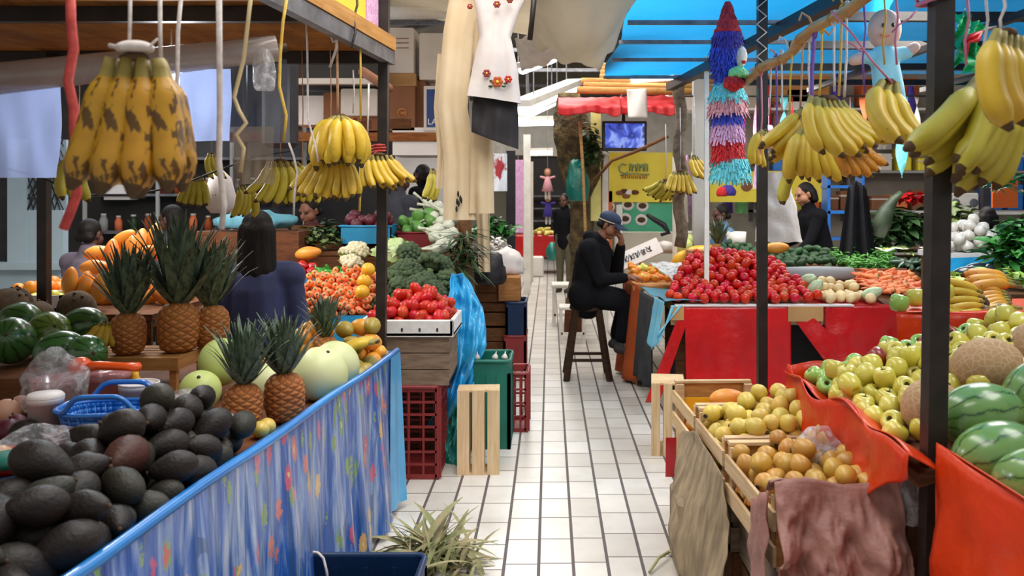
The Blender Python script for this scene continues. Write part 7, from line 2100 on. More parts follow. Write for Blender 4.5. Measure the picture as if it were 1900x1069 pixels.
# ================================================================== back of the right stalls
plane_box('wall_stall_back', (1.9, 11.3, 0), (9, 11.45, 3.9), mat('stained_wall', '#b3aa9c', '#8f877c', .85, 1.2))
o = thing('banner', 'yellow banner with faded lettering and a cake picture', 'banner', None, (0, 10.4, 0))
a, c = P(1130, 375, 10.4), P(1248, 283, 10.4)
link('sheet', MB().box((a.x, 0, a.z), (c.x, .02, c.z)).mesh('sheet', m_yellowsheet), parent=o)
b = MB()
def ptl(px, py): q = P(px, py, 10.4); return Vector((q.x, -.004, q.z))
b.tube([ptl(1162, 306), ptl(1154, 303), ptl(1148, 310), ptl(1150, 318), ptl(1158, 322), ptl(1165, 319)], .009, 6)
for i in range(5): b.tube([ptl(1168+7*i, 318-6*(i % 2)), ptl(1168+7*i, 306-3*((i+1) % 2)), ptl(1173+7*i, 305), ptl(1173+7*i, 318)], .01, 6)
b.tube([ptl(1150, 325), ptl(1175, 322), ptl(1205, 324)], .007, 5)
link('faded_lettering', b.mesh('faded_lettering', m_bannertext), parent=o)
b = MB()
for i in range(7): b.tube([ptl(1154+7*i, 332), ptl(1154+7*i, 325.5), ptl(1158+7*i, 326), ptl(1158+7*i, 331)], .006, 5)
link('small_red_lettering', b.mesh('small_red_lettering', m_bannerred), parent=o)
for k, (px, py) in enumerate(((1150, 358), (1158, 355), (1166, 357), (1162, 364), (1178, 357))):
    q = ptl(px, py); link('printed_cake', MB().ball(q, (.05, .004, .03), 10, 6).mesh('printed_cake', (m_cardbrown, m_wood_dark, m_cupwhite)[k % 3]), parent=o)
o = thing('banner', 'yellow banner continuing behind the paper figure, with dark round pictures', 'banner', None, (0, 10.5, 0))
a, c = P(1318, 375, 10.5), P(1540, 318, 10.5)
link('sheet', MB().box((a.x, 0, a.z), (c.x, .02, c.z)).mesh('sheet', m_yellowsheet), parent=o)
for px in (1385, 1232): 
    q = P(px, 345 if px > 1300 else 303, 10.5); link('round_picture', MB().ball((q.x, -.004, q.z), (.07, .004, .07), 14, 8).mesh('round_picture', m_cardbrown), parent=o)
thing('side_banner', 'pale yellow edge banner left of the television', 'banner', MB().box((0, 0, 0), (.12, .02, 1.4)).mesh('side_banner', mat('pale_yellow_cloth', '#e6dd8c', '#d8ce76', .7)), P(1096, 410, 10.2))
o = thing('menu_board', 'green banner with round food pictures behind the seated man', 'banner', None, (0, 10.45, 0))
a, c = P(1150, 430, 10.45), P(1250, 377, 10.45)
link('sheet', MB().box((a.x, 0, a.z), (c.x, .02, c.z)).mesh('sheet', m_greenbanner), parent=o)
for px, py in ((1160, 406), (1190, 408), (1165, 380), (1192, 382), (1130, 384), (1128, 405)):
    q = P(px, py, 10.45)
    pl_ = link('plate', MB().ball((q.x, -.004, q.z), (.075, .004, .07), 16, 8).mesh('plate', m_cupwhite), parent=o)
    link('food', MB().ball((q.x, -.008, q.z), (.05, .004, .035), 12, 6).mesh('food', m_stem), parent=pl_)
thing('red_sign', 'red and white vertical sign left of the green banner', 'sign', MB().box((0, 0, 0), (.13, .02, .75)).mesh('red_sign', m_salmon), P(1116, 470, 10.4))
thing('stall_counter', 'cream counter front under the green banner', 'counter', MB().box((0, 0, 0), (1.2, .5, P(1190, 432, 10.3).z), bev=.01).mesh('stall_counter', m_cream), (P(1148, 430, 10.3).x, 10.45, 0)) 
for k, px in enumerate((1123, 1149)):
    post(('white post left of the green banner', 'white post at the left end of the green banner')[k], px, 285 if k == 0 else 380, 640, 10.3, .07, m_white)
thing('hair_dryer', 'black clamp lamp arm before the green banner', 'lamp', MB().tube([P(1200, 398, 9.8), P(1215, 408, 9.8), P(1232, 418, 9.8), P(1240, 432, 9.8), P(1226, 436, 9.8)], [.02, .03, .035, .03, .02], 8).mesh('hair_dryer', m_black))
# television
o = thing('television', 'flat television with a bluish picture under the red awning', 'television', None, P(1158, 253, 9.8), (0, 0, .03))
link('frame', MB().box((-.25, 0, -.165), (.26, .06, .175), bev=.008).mesh('frame', m_screenframe), parent=o)
t = NT('lit_bluish_screen'); v = t.coord('Object', (1, 1, 1)); 
cc = t.ramp(t.noise(v, 7, 2, .5, .8), [(.35, '#1a2270'), (.5, '#3f56c8'), (.62, '#8fa4ea'), (.72, '#2a3390')])
t.done('#05060c', .2, emit=cc, estr=1.1)
link('screen', MB().box((-.215, -.004, -.13), (.23, 0, .145)).mesh('screen', t.m), parent=o)
link('bracket', MB().box((-.02, .06, -.02), (.02, .12, .5)).mesh('bracket', m_black), parent=o)
# red awning, boards and paper
def awn(label, px0, px1, pyt, pyb, Y0, Y1, seed):
    a, b_ = P(px0, pyt, Y1), P(px1, pyt, Y1); c, d = P(px0, pyb, Y0), P(px1, pyb, Y0)
    def fn(u, v):
        if v < .6: p = a.lerp(b_, u).lerp(c.lerp(d, u), v/.6)
        else: p = c.lerp(d, u)+Vector((0, .015*math.sin(u*30), -.09*(v-.6)/.4-.018*math.sin(u*9)))
        return p+Vector((0, 0, .02*noise.noise(Vector((u*6, v*5, seed)))))
    t = thing('awning', label, 'awning', MB().sheet(40, 14, fn).mesh('awning', m_redawn)); solid(t, .004)
awn('red cloth awning over the television, left part', 1036, 1152, 181, 196, 9.2, 9.9, 1)
awn('red cloth awning right of the hanging paper', 1150, 1252, 178, 196, 9.3, 10.0, 4)
b = MB(); g = random.Random(4)
for i in range(7):
    z = 2.78+.075*i; b.tube([(.35+g.uniform(-.1, .1)+.05*i, 9.4+.2*i, z), (2.0, 9.5+.2*i, z+g.uniform(-.02, .04))], .04, 8)
thing('pole_stack', 'stack of brown wooden poles above the red awning', 'poles', b.mesh('pole_stack', m_wood_tan))
for k, px in enumerate((1190, 1225)):
    tube_lamp(P(px-20, 150-3*k, 9.6), P(px+25, 146-3*k, 9.6), .07, ('small lit lamp among the wooden poles, left', 'small lit lamp among the wooden poles, right')[k])
t = thing('white_paper', 'white paper sheet hanging before the red awning', 'paper', MB().sheet(8, 12, lambda u, v: P(1163+36*u+3*v, 165+54*v, 8.9)+Vector((0, .02*math.sin(u*5+v*3), 0))).mesh('white_paper', m_cupwhite)); solid(t, .003)
# moss covered column
def mossfn(x, y, z, t):
    k = 1+.32*noise.noise(Vector((math.cos(t)*1.5, math.sin(t)*1.5, z*2.2)))+.12*noise.noise(Vector((math.cos(t)*4, math.sin(t)*4, z*8)))
    return (x*k+.1*math.sin(z*1.3), y*k, z)
o = thing('moss_bundle', 'tall brown mossy bundle of dried plants beside the aisle', 'dried plants', None, (P(1066, 400, 10).x, 10.3, 0))
bb_ = MB()
zs = [.3+2.55*i/40 for i in range(41)]
bb_.lathe([(0, .3)]+[(max(.02, .13+.15*math.exp(-((z-2.2)/.5)**2)-.1*max(0, z-2.6)), z) for z in zs]+[(0, 2.87)], 40, 0, None, mossfn)
link('bundle', bb_.mesh('bundle', m_moss), parent=o)
link('trunk', MB().lathe([(0, 0), (.12, 0), (.1, .4), (0, .42)], 14).mesh('trunk', m_wood_dark), parent=o)
lump('green_net_bag', 'dark green net bag hanging on the mossy bundle', 'bag', P(1072, 345, 9.9), (.13, .1, .32), m_tarpgreen, 4, .25)
leafheap('hanging_leaves', 'green leaves hanging right of the mossy bundle', 'plants', P(1098, 265, 9.9)-Vector((0, 0, .25)), (.1, .1, .5), 120, m_leafdark, .12, .03, 42)
thing('bamboo_stick', 'thin bamboo stick leaning in front of the mossy bundle', 'stick', MB().tube([P(1076, 225, 9.5), P(1082, 320, 9.5), P(1086, 420, 9.5), P(1088, 470, 9.5)], .018, 7).mesh('bamboo_stick', m_bamboo))
thing('slanted_stick', 'long brown stick slanting in front of the television', 'stick', MB().tube([P(1100, 338, 9.0), P(1135, 298, 9.0), P(1180, 281, 8.9), P(1240, 253, 8.8)], .018, 7).mesh('slanted_stick', m_wood_dark))
thing('fibre_column', 'rough rope-wrapped post left of the paper figure', 'post', MB().tube([P(1262+4*math.sin(i*1.3), 85+22*i, 8.0) for i in range(18)], .055, 10).mesh('fibre_column', m_brownrope))
gb2 = 'bananas hanging behind the mandarins'
banana_hand(P(1262, 318, 7.8), 'yellow bananas hanging centre over the mandarins', 6, .23, (1, .3, 0), (0, 0, -1), (0, -1, 0), 'ripe', 45, 55, 2, gb2, 1.2)
banana_hand(P(1288, 290, 7.9), 'upper bananas right over the mandarins', 4, .24, (.8, .6, 0), (.2, 0, -1), (.7, -.4, 0), 'ripe', 55, 45, 1, gb2, 1.2)
banana_hand(P(1235, 335, 8.1), 'greenish bananas left over the mandarins', 7, .22, (1, .6, 0), (-.4, 0, -1), (-.8, -.2, 0), 'green', 50, 60, 2, gb2, 1.1)
for k, (px, py0, py1) in enumerate(((1262, 200, 318), (1288, 180, 290), (1235, 230, 335))):
    thing('string', ('string holding the centre bananas over the mandarins', 'string holding the upper right bananas over the mandarins', 'string holding the greenish bananas over the mandarins')[k], 'string', MB().tube([P(px, py0, 7.95), P(px+1, (py0+py1)/2, 7.95), P(px, py1, 7.95)], .005, 5).mesh('string', m_rope_white))
# ---------------------------------------------------------- paper figure (piñata) with fringe
YP = 4.78
o = thing('paper_figure', 'tall tissue-paper figure with red cone hat hanging beside the pole', 'piñata', None, P(1350, 335, YP))
def fz(py): return (335-py)*YP/F
def fringe(nm, py0, py1, r0, r1, m, dx=0, n=26, spike=.06):
    def fn(x, y, z, t):
        k = 1+.07*math.sin(t*9+z*80)+spike*noise.noise(Vector((math.cos(t)*5, math.sin(t)*5, z*40)))
        return (x*k+dx, y*k, z+.008*math.sin(t*13))
    z0, z1 = fz(py1), fz(py0); pr = [(0, z0)]; b2 = MB(); g2 = random.Random(py0)
    rows = max(3, int((z1-z0)/.018))
    for ri in range(rows):
        f = (ri+.8)/rows; zz = z0+(z1-z0)*f; r_ = r1+(r0-r1)*f
        for si in range(40):
            a = 2*PI*(si+.5*(ri % 2)+g2.uniform(-.3, .3))/40; ca, sa = math.cos(a), math.sin(a); L = .038*g2.uniform(.7, 1.3); ow = g2.uniform(.006, .022); wd = .0055
            p_ = Vector((ca*r_+dx, sa*r_, zz)); e_ = Vector((ca*(r_+ow)+dx, sa*(r_+ow), zz-L)); t_ = Vector((-sa, ca, 0))*wd
            b2.add([p_-t_, p_+t_, e_+t_*.7, e_-t_*.7], [(0, 1, 2, 3)])
    nn = 8
    for i in range(nn+1):
        f = i/nn; pr.append((r1+(r0-r1)*f+.006*math.sin(f*PI*6), z0+(z1-z0)*f))
    pr.append((0, z1))
    b2.lathe(pr, n, 0, None, fn)
    link(nm, b2.mesh(nm, m), parent=o)
u_ = YP/F
fringe('hat', 2, 64, 4*u_, 25*u_, fr_red)
fringe('forehead', 62, 95, 26*u_, 29*u_, fr_purple)
fringe('head', 92, 150, 29*u_, 19*u_, fr_blue, -.01)
fc_ = link('face', MB().ball((.06, -.06, fz(108)), (.036, .034, .058), 14, 10).mesh('face', fr_white), parent=o)
link('mouth', MB().ball((.07, -.092, fz(120)), (.014, .008, .01), 10, 6).mesh('mouth', fr_red), parent=fc_)
fringe('collar', 148, 185, 22*u_, 36*u_, fr_cyan)
lp = lambda nm, dx, py, r, m: link(nm, clump('pompom', m, r, 40, r*.35, 3, 1.0), (dx, -.1, fz(py)), (0, 0, 0), 1, o)
lp('pompom', .012, 163, .045, fr_red); lp('pompom', .035, 145, .04, fr_green)
fringe('jacket_fringe', 180, 212, 31*u_, 36*u_, fr_pink)
fringe('belt', 208, 230, 27*u_, 28*u_, fr_blue)
fringe('upper_skirt', 228, 262, 28*u_, 30*u_, fr_lilac)
fringe('middle_skirt', 258, 300, 27*u_, 29*u_, fr_red)
fringe('hem_fringe', 296, 334, 31*u_, 37*u_, fr_cyan, .015)
thing('string', 'string holding the tall tissue-paper figure', 'string', MB().tube([P(1350, -20, YP), P(1350, 3, YP)], .004, 6).mesh('string', m_rope_white))
# doll figure wrapped in clear film behind the bananas
YD = 4.2
o = thing('paper_doll', 'bald doll figure in pale blue romper hanging between the right poles', 'piñata', None, P(1640, 130, YD))
ud = YD/F
def dp(px, py, dy=0): return Vector(((px-1640)*ud, dy, (130-py)*ud))
hd_ = link('head', MB().ball(dp(1641, 55), (30*ud, 28*ud, 38*ud), 22, 14).mesh('head', mat('doll_skin', '#d9b3a0', '#cfa592', .6)), parent=o)
for x in (1629, 1646): link('eye', MB().ball(dp(x, 52, -.072), (.008, .006, .011), 10, 7).mesh('eye', m_eye), parent=hd_)
link('mouth', MB().tube([dp(1622, 68, -.068), dp(1630, 73, -.07), dp(1640, 71, -.073)], .004, 6).mesh('mouth', m_salmon), parent=hd_)
link('romper', blob('romper', [(dp(1640, 105), dp(1650, 175), .065, .075), (dp(1640, 105), dp(1600, 108), .04, .03), (dp(1645, 105), dp(1682, 98), .04, .035), (dp(1655, 170), dp(1668, 215), .06, .045), (dp(1645, 170), dp(1640, 200), .05, .04)], mat('pale_blue_romper', '#7cc3d6', '#a4dfe8', .7), .012)).parent = o
for a, c in (((1597, 108), (1584, 112)), ((1684, 96), (1697, 88))): link('hand', MB().cone_caps(dp(*a), dp(*c), .03, .026).mesh('hand', MATS['doll_skin']), parent=o)
thing('green_streamer', 'green foil garland hanging right of the thick pole', 'garland', MB().sheet(10, 24, lambda u, v: P(1772+24*u+26*v*v*(u > .4), 22+100*v, 3.2)+Vector((0, .03*math.sin(u*9+v*14), .012*math.sin(u*13+v*4)))).mesh('green_streamer', m_greenfoil))
thing('green_streamer', 'second green foil strip beside the first garland', 'garland', MB().sheet(8, 16, lambda u, v: P(1800+22*u-10*v, 40+95*v, 3.3)+Vector((0, .03*math.sin(u*9+v*14), 0))).mesh('green_streamer', m_greenfoil))
thing('red_bow', 'red bow between the green garlands', 'bow', MB().tube([P(1790, 75, 3.15), P(1802, 68, 3.15), P(1822, 58, 3.15), P(1812, 74, 3.15), P(1796, 78, 3.15), P(1792, 112, 3.15)], [.012, .02, .01, .02, .012, .006], 7, flat=.6).mesh('red_bow', m_red))
leafheap('green_garland', 'green tinsel hanging above the orange card', 'garland', P(1858, 325, 6.5)-Vector((0, 0, .1)), (.1, .06, .2), 90, m_greenfoil, .1, .015, 51)
thing('orange_card', 'orange card hung on the wall above the spinach', 'card', MB().box((-.1, -.01, -.13), (.12, .01, .13)).mesh('orange_card', m_orangesheet), P(1862, 358, 7.5))
# wall shelves, tissue tassels and plants behind
o = thing('white_machine', 'white radio-like machine with two round dials on the back shelf', 'radio', None, P(1790, 375, 9.5))
link('body', MB().box((-.16, 0, -.1), (.16, .15, .1), bev=.015).mesh('body', m_white), parent=o)
for x in (-.1, .1): link('dial', MB().ball((x, -.002, -.01), (.05, .012, .05), 16, 8).mesh('dial', m_greysteel), parent=o)
thing('back_shelf', 'white shelf board under the radio', 'shelf', MB().box((-.5, -.05, -.03), (.6, .25, 0)).mesh('back_shelf', m_white), P(1800, 393, 9.5))
post('black post left of the orange card', 1828, 300, 640, 8.5, .07, m_black)
leafheap('bushy_plant', 'leafy green plant right of the thick pole, behind the onions', 'plant', P(1772, 430, 8.2)-Vector((0, 0, .15)), (.22, .2, .45), 260, mat('olive_leaf', '#3d5226', '#6b7f3f', .5, 8), .13, .035, 52)
leafheap('dark_plants', 'dark leafy plants left of the thick pole', 'plant', P(1670, 420, 9.0)-Vector((0, 0, .2)), (.5, .25, .4), 320, m_leafdark, .2, .045, 53)
leafheap('poinsettia', 'red-leaved plant among the dark plants', 'plant', P(1695, 368, 8.9)-Vector((0, 0, .03)), (.14, .1, .1), 60, m_pepperred, .1, .035, 54)
thing('green_vase', 'dark green curved vase before the dark plants', 'vase', MB().tube([P(1632, 440, 8.6), P(1636, 415, 8.6), P(1645, 390, 8.6), P(1660, 368, 8.6), P(1672, 358, 8.6)], [.05, .09, .075, .04, .03], 12).mesh('green_vase', mat('dark_green_glaze', '#232e22', '#37452f', .5, 9)))
thing('tray_stand', 'dark stand under the wide white tray', 'stand', MB().box((-.4, -.25, 0), (.4, .3, .96)).mesh('tray_stand', m_wood_dark), (3.35, 8.35, 0)).location.z = 0
o = thing('blue_rack', 'light blue plastic shelf stand behind the vendor', 'rack', None, P(1563, 445, 9.2))
for z in (.0, .28, .55): link('board', MB().box((-.2, -.1, z), (.2, .1, z+.03)).mesh('board', m_basketblue), parent=o)
for x in (-.19, .17): link('upright', MB().box((x, -.1, -.3), (x+.03, .1, .8)).mesh('upright', m_basketblue), parent=o)
thing('black_apron', 'black cloth hanging from a hook right of the vendor', 'cloth', MB().sheet(20, 20, lambda u, v: P(1590+(u-.5)*(34+38*v), 335+14*abs(u-.5)*2*(1-v)+150*v, 7.9)+Vector((0, .05*math.sin(u*16)*(.4+v), 0))).mesh('black_apron', m_skirt))
cols = [(1530, 'red', fr_red), (1552, 'purple', fr_purple), (1446, 'pink', fr_pink), (1463, 'white', fr_white), (1420, 'red', fr_red), (1640, 'white', fr_white), (1668, 'lilac', fr_lilac), (1655, 'red', fr_red), (1690, 'purple', fr_purple), (1610, 'blue', fr_blue), (1625, 'pink', fr_pink), (1580, 'cyan', fr_cyan), (1350, 'purple', fr_purple), (1376, 'green', fr_green), (1275, 'lilac', fr_lilac), (1288, 'white', fr_white), (1302, 'purple', fr_purple), (1265, 'white', fr_white)]
g = random.Random(77)
TAS = {}
for i, (px, nm, m) in enumerate(cols):
    if nm not in TAS: TAS[nm] = MB().lathe([(0, 0), (.05, .0), (.04, .25), (.02, .4), (.008, .45), (0, .45)], 14, 0, None, lambda x, y, z, t: (x*(1+.2*math.sin(6*t)), y*(1+.2*math.sin(6*t)), z)).mesh('tassel', m)
    py = g.uniform(235, 320) if px > 1400 else g.uniform(390, 420)
    thing('tassel', f'{nm} paper tassel hanging on the back wall, {("far left", "left", "middle", "right")[min(3, max(0, (px-1260)//110))]} of the row near {("the bananas", "the doll", "the pole", "the plants", "the vendor")[i % 5]}', 'tassel', TAS[nm], P(px, py, 10.95+.1*(i % 4)), (0, 0, 0), g.uniform(1.3, 2.0), 'paper tassels on the back wall')
for i, (px0, px1, py, c, l) in enumerate(((1425, 1540, 190, m_wood_tan, 'brown box row on the upper back shelf, left'), (1600, 1705, 195, m_orangecloth, 'orange box row on the upper back shelf, right'), (1460, 1500, 215, m_cardwhite, 'white box below the brown row'), (1240, 1300, 205, m_cardwhite, 'pale box row behind the rope post'))):
    a, c_ = P(px0, py, 10.98), P(px1, py-50, 10.98)
    thing('stock_boxes', l, 'boxes', MB().box((0, 0, 0), (c_.x-a.x, .3, c_.z-a.z), bev=.01).mesh('stock_boxes', c), a)
thing('upper_shelf', 'long shelf board on the back wall behind the bananas', 'shelf', MB().box((P(1230, 0, 10.9).x, 10.9, P(0, 200, 10.9).z-.03), (P(1760, 0, 10.9).x, 11.3, P(0, 200, 10.9).z)).mesh('upper_shelf', m_white))
o = thing('price_card', 'cream card with dark letter marks above the vendor', 'card', MB().box((-.13, -.01, -.09), (.13, .01, .09)).mesh('price_card', m_beige), P(1612, 300, 9.5))
link('letter_marks', text_mesh('MX', .13, m_ink, 'letter_marks'), (0, -.014, 0), (PI/2, 0, 0), 1, o)
lump('ball_toy', 'red and purple ball toy behind the child', 'ball', P(1350, 356, 9.5), (.09, .09, .08), fr_purple, 3, .08)
lump('ball_toy', 'red and white ball toy left of the purple one', 'ball', P(1339, 358, 9.45), (.06, .06, .07), fr_red, 5, .08)
thing('white_pot', 'white bucket behind the green avocados', 'bucket', MB().lathe([(0, 0), (.08, 0), (.1, .18), (.105, .18), (.09, .01), (0, .01)], 18).mesh('white_pot', m_white), P(1366, 462, 9.0))

# boards that tilt the produce towards the aisle
def wedge(label, x0, x1, y0, y1, z0, za, zb):
    thing('display_board', label, 'board', MB().add([(x0, y0, z0), (x1, y0, z0), (x1, y1, z0), (x0, y1, z0), (x0, y0, za), (x1, y0, za), (x1, y1, zb), (x0, y1, zb)], [(0, 3, 2, 1), (4, 5, 6, 7), (0, 1, 5, 4), (1, 2, 6, 5), (2, 3, 7, 6), (3, 0, 4, 7)], 0, False).mesh('display_board', m_wood_dark))
wedge('tilted board under the tomato heap', 1.22, 1.9, YT+.1, YT+.74, .807, .81, .955)
wedge('tilted board under the carrots on the red table', 2.5, 2.94, YT+.05, YT+.72, .807, .81, .93)
wedge('tilted board under the dark zucchinis', 2.97, 3.56, YT+.35, YT+.98, .807, .88, 1.03)
# crowded decorations and goods on the back wall
g = random.Random(31)
o = thing('goods_shelf', 'long white shelf of small goods low on the back wall', 'shelf', None, (2.6, 10.9, 0))
for z in (1.45, 1.95): link('board', MB().box((0, 0, z-.03), (3.6, .38, z)).mesh('board', m_greywall), parent=o)
for x in (.0, 1.2, 2.4, 3.56): link('bracket', MB().box((x, .1, 1.3), (x+.03, .38, 2.1)).mesh('bracket', m_greysteel), parent=o)
gm_ = [(m_cardwhite, 'white'), (m_salmon, 'salmon'), (m_greenbanner, 'green'), (m_cardbrown, 'brown'), (m_basketblue, 'blue'), (m_greywall, 'grey'), (m_pinksheer, 'pink'), (m_yellowsheet, 'yellow')]
for r_, z in enumerate((1.45, 1.95)):
    x = 2.65; k = 0
    while x < 6.0:
        w = g.uniform(.1, .24); h = g.uniform(.1, .34); m, nm = g.choice(gm_); k += 1
        me = MB().box((0, 0, 0), (w, .2, h), bev=.01).mesh('box', m)
        t = thing('packet', f'{nm} packet, {ORD[k-1]} from the left on the {("lower", "upper")[r_]} board of the white wall shelf', 'packet', me, (x, 10.95, z), group='packets on the white wall shelf')
        link('lid_band', MB().box((-.002, -.004, h*.7), (w+.002, .1, h*.8)).mesh('lid_band', m_cardwhite), parent=t)
        x += w+g.uniform(.01, .09)
ST = {}
sn = [(fr_red, 'red'), (fr_pink, 'pink'), (fr_lilac, 'lilac'), (fr_white, 'white'), (fr_cyan, 'turquoise'), (fr_purple, 'purple'), (m_greenfoil, 'green'), (m_salmon, 'orange')]
rail = thing('decoration_rail', 'thin rail under the blue roof end carrying paper streamers', 'rail', MB().tube([(1.3, 8.6, 2.62), (6.2, 8.6, 2.62)], .012, 6).mesh('decoration_rail', m_pole))
for k in range(30):
    x = 1.9+.135*k+g.uniform(-.04, .04); L = g.uniform(.35, .95); m, nm = sn[k % 8] if g.random() < .6 else g.choice(sn)
    w = g.uniform(.025, .06)
    if k % 3 == 2:
        b = MB()
        for q in range(3): b.lathe([(0, -.07), (w*1.6, -.06), (w*1.1, -.01), (0, 0)], 10, 0, Matrix.Translation((0, 0, -L*.35-q*.085)))
        b.tube([(0, 0, 0), (0, 0, -L*.4)], .004, 5)
    else:
        b = MB().sheet(3, 14, lambda u, v: (w*(u-.5)*2*math.cos(v*5+k), w*(u-.5)*2*math.sin(v*5+k), -L*v))
    px_ = VX+x*F/8.6
    t = thing('streamer', f'{nm} paper streamer, {ORD[k]} from the left on the rail under the blue roof end', 'streamer', b.mesh('streamer', m), (x, 8.6, 2.61), group='streamers under the blue roof end')
# ================================================================== people
def head_caps(c, face, s=1.0, tilt=0):
    """head of about 23 cm; c centre, face = horizontal facing direction"""
    f = Vector(face).normalized(); up = Vector((0, 0, 1)); f = (f-up*math.tan(tilt)).normalized()
    sd = f.cross(up).normalized(); u2 = sd.cross(f)
    mx = Matrix((sd, f, u2)).transposed().to_4x4(); mx.translation = Vector(c)
    q = lambda x, y, z: mx @ (Vector((x, y, z))*s)
    caps = [('ball', (0, 0, .03*s), (.075*s, .092*s, .092*s), mx), (q(0, .035, -.02), q(0, .052, -.075), .058*s, .036*s),
            (q(-.03, .04, -.03), q(.03, .04, -.03), .05*s, .05*s), (q(0, .09, .02), q(0, .112, -.022), .011*s, .017*s),
            (q(-.04, .075, .035), q(.04, .075, .035), .018*s, .018*s), (q(-.016, .092, -.055), q(.016, .092, -.055), .011*s, .011*s),
            (q(-.078, -.005, .02), q(-.08, -.012, -.02), .016*s, .011*s), (q(.078, -.005, .02), q(.08, -.012, -.02), .016*s, .011*s)]
    return caps, q, mx
def face_parts(o, q, s=1.0):
    for x in (-.032, .032):
        link('eye', MB().ball(q(x, .088, .017), .012*s, 10, 7).mesh('eye', m_eye), parent=o)
    link('mouth', MB().tube([q(-.024, .1, -.056), q(0, .106, -.055), q(.024, .1, -.056)], .005*s, 6).mesh('mouth', m_lips), parent=o)
def hand_caps(w, d, curl, s=1.0, side=1, up=(0, 0, 1)):
    """palm, four fingers and a thumb; w wrist, d pointing direction, curl direction"""
    w, d, cu = Vector(w), Vector(d).normalized(), Vector(curl).normalized()
    sd = d.cross(cu).normalized()*side
    caps = [(w, w+d*.045*s, .026*s, .03*s)]
    for k in (-1, 0, 1): caps.append((w+d*.02*s, w+d*.08*s+sd*.024*k*s, .018*s, .014*s))
    for k, L in ((-1.5, .062), (-.5, .074), (.5, .07), (1.5, .055)):
        a = w+d*.082*s+sd*(.0185*k*s); b_ = a+(d*.75+cu*.35)*L*.55*s; c = b_+(d*.35+cu*.8)*L*.5*s
        caps += [(a, b_, .0092*s, .0086*s), (b_, c, .0086*s, .007*s)]
    a = w+d*.03*s-sd*.026*s; b_ = a+(d*.6-sd*.6+cu*.2).normalized()*.04*s; c = b_+(d*.8+cu*.5).normalized()*.032*s
    caps += [(a, b_, .012*s, .010*s), (b_, c, .010*s, .008*s)]
    return caps
V = Vector
def L3(a, b, f): return V(a).lerp(V(b), f)

# ---- man sitting on the stool
SX, SY, SZ = .335, 7.72, .64
o = thing('wooden_stool', 'tall dark wooden stool under the man in the cap', 'stool', None, (SX, SY, 0))
link('seat', MB().lathe([(0, SZ-.035), (.15, SZ-.035), (.16, SZ-.02), (.155, SZ), (0, SZ)], 24).mesh('seat', m_stool), parent=o)
lg = [(-.1, -.1), (.1, -.1), (.1, .1), (-.1, .1)]
for x, y in lg: link('leg', MB().bar((x*1.9, y*1.9, 0), (x, y, SZ-.03), .042).mesh('leg', m_stool), parent=o)
for i in range(4):
    (a, b_), (c, d) = lg[i], lg[(i+1) % 4]
    f = 1.65; z = .18 if i % 2 == 0 else .24
    link('rung', MB().bar((a*f, b_*f, z), (c*f, d*f, z), .025).mesh('rung', m_stool), parent=o)
hip = V((SX+.0, SY, SZ+.1)); face = V((.95, -.3, 0)).normalized(); side = V((-.3, -.95, 0)).normalized()   # towards the camera
chest = hip+V((.06, 0, .36)); neck = hip+V((.10, 0, .50)); hc = hip+V((.185, -.02, .615))
shN, shF = chest+side*.17+V((.0, 0, .06)), chest-side*.17+V((.02, 0, .06))
elN = shN+V((.10, -.05, -.27)); wrN = elN+V((.235, -.0, .02))
elF = shF+V((.15, .02, -.23)); wrF = hc+V((.12, -.0, -.13))
kneeN = hip+V((.36, -.08, -.08)); ankN = kneeN+V((-.06, -.02, -.34))
kneeF = hip+V((.37, .14, -.06)); ankF = kneeF+V((-.10, .02, -.36))
kneeN.z = SZ+.03
caps, q, mx = head_caps(hc, face, .98, .38)
caps += [(neck, hc+V((.0, 0, -.05)), .055, .05), (chest, neck, .1, .06), (hip, chest, .13, .13), (shN, shF, .07, .07),
         (shN, elN, .052, .042), (elN, wrN, .042, .028), (shF, elF, .052, .042), (elF, wrF, .042, .028),
         (hip+side*.08, kneeN, .085, .062), (kneeN, ankN, .06, .04), (hip-side*.08, kneeF, .085, .062), (kneeF, ankF, .06, .04),
         (ankN, ankN+V((.12, -.02, -.05)), .038, .03), (ankF, ankF+V((.12, -.02, -.05)), .038, .03)]
caps += hand_caps(wrN, (1, -.1, .0), (.1, 0, -1), 1.0, 1)
caps += hand_caps(wrF, (-.35, -.2, 1), (-1, 0, 0), .95, -1)
man = thing('person', 'man in navy cap and black hooded jacket sitting on the stool, hand at his chin', 'person', blob('person', caps, m_skin, .0062, None, 3))
face_parts(man, q, .98)
jk = [(hip+V((0, 0, -.06)), chest, .165, .165), (chest, neck+V((-.01, 0, -.02)), .14, .085), (shN, shF, .09, .09), (hip+side*.06, hip-side*.06, .165, .165),
      (shN, elN, .078, .065), (elN, L3(elN, wrN, .86), .063, .047), (shF, elF, .078, .065), (elF, L3(elF, wrF, .8), .063, .047),
      (neck+V((-.09, -.07, .02)), neck+V((-.09, .07, .02)), .05, .05), (neck+V((-.02, -.09, .0)), neck+V((-.08, 0, .03)), .045, .05)]
blob('jacket', jk, m_jacketblack, .011, man, 4)
blob('trousers', [(hip+side*.08, kneeN, .115, .085), (kneeN, L3(kneeN, ankN, .85), .085, .068), (hip-side*.08, kneeF, .115, .085), (kneeF, L3(kneeF, ankF, .88), .085, .068)], m_trousers, .011, man, 4)
for a in (ankN, ankF): blob('shoe', [(a+V((-.03, 0, -.05)), a+V((.15, -.03, -.075)), .045, .036), (a, a+V((0, 0, -.04)), .045, .045)], m_shoe, .009, man, 3)
blob('hair', [('ball', (0, -.012, .035), (.079, .092, .09), mx), (q(-.06, -.06, -.0), q(.06, -.06, -.0), .035, .035)], m_hair, .008, man, 2)
cp = [('ball', (0, 0, .065), (.09, .105, .07), mx)]
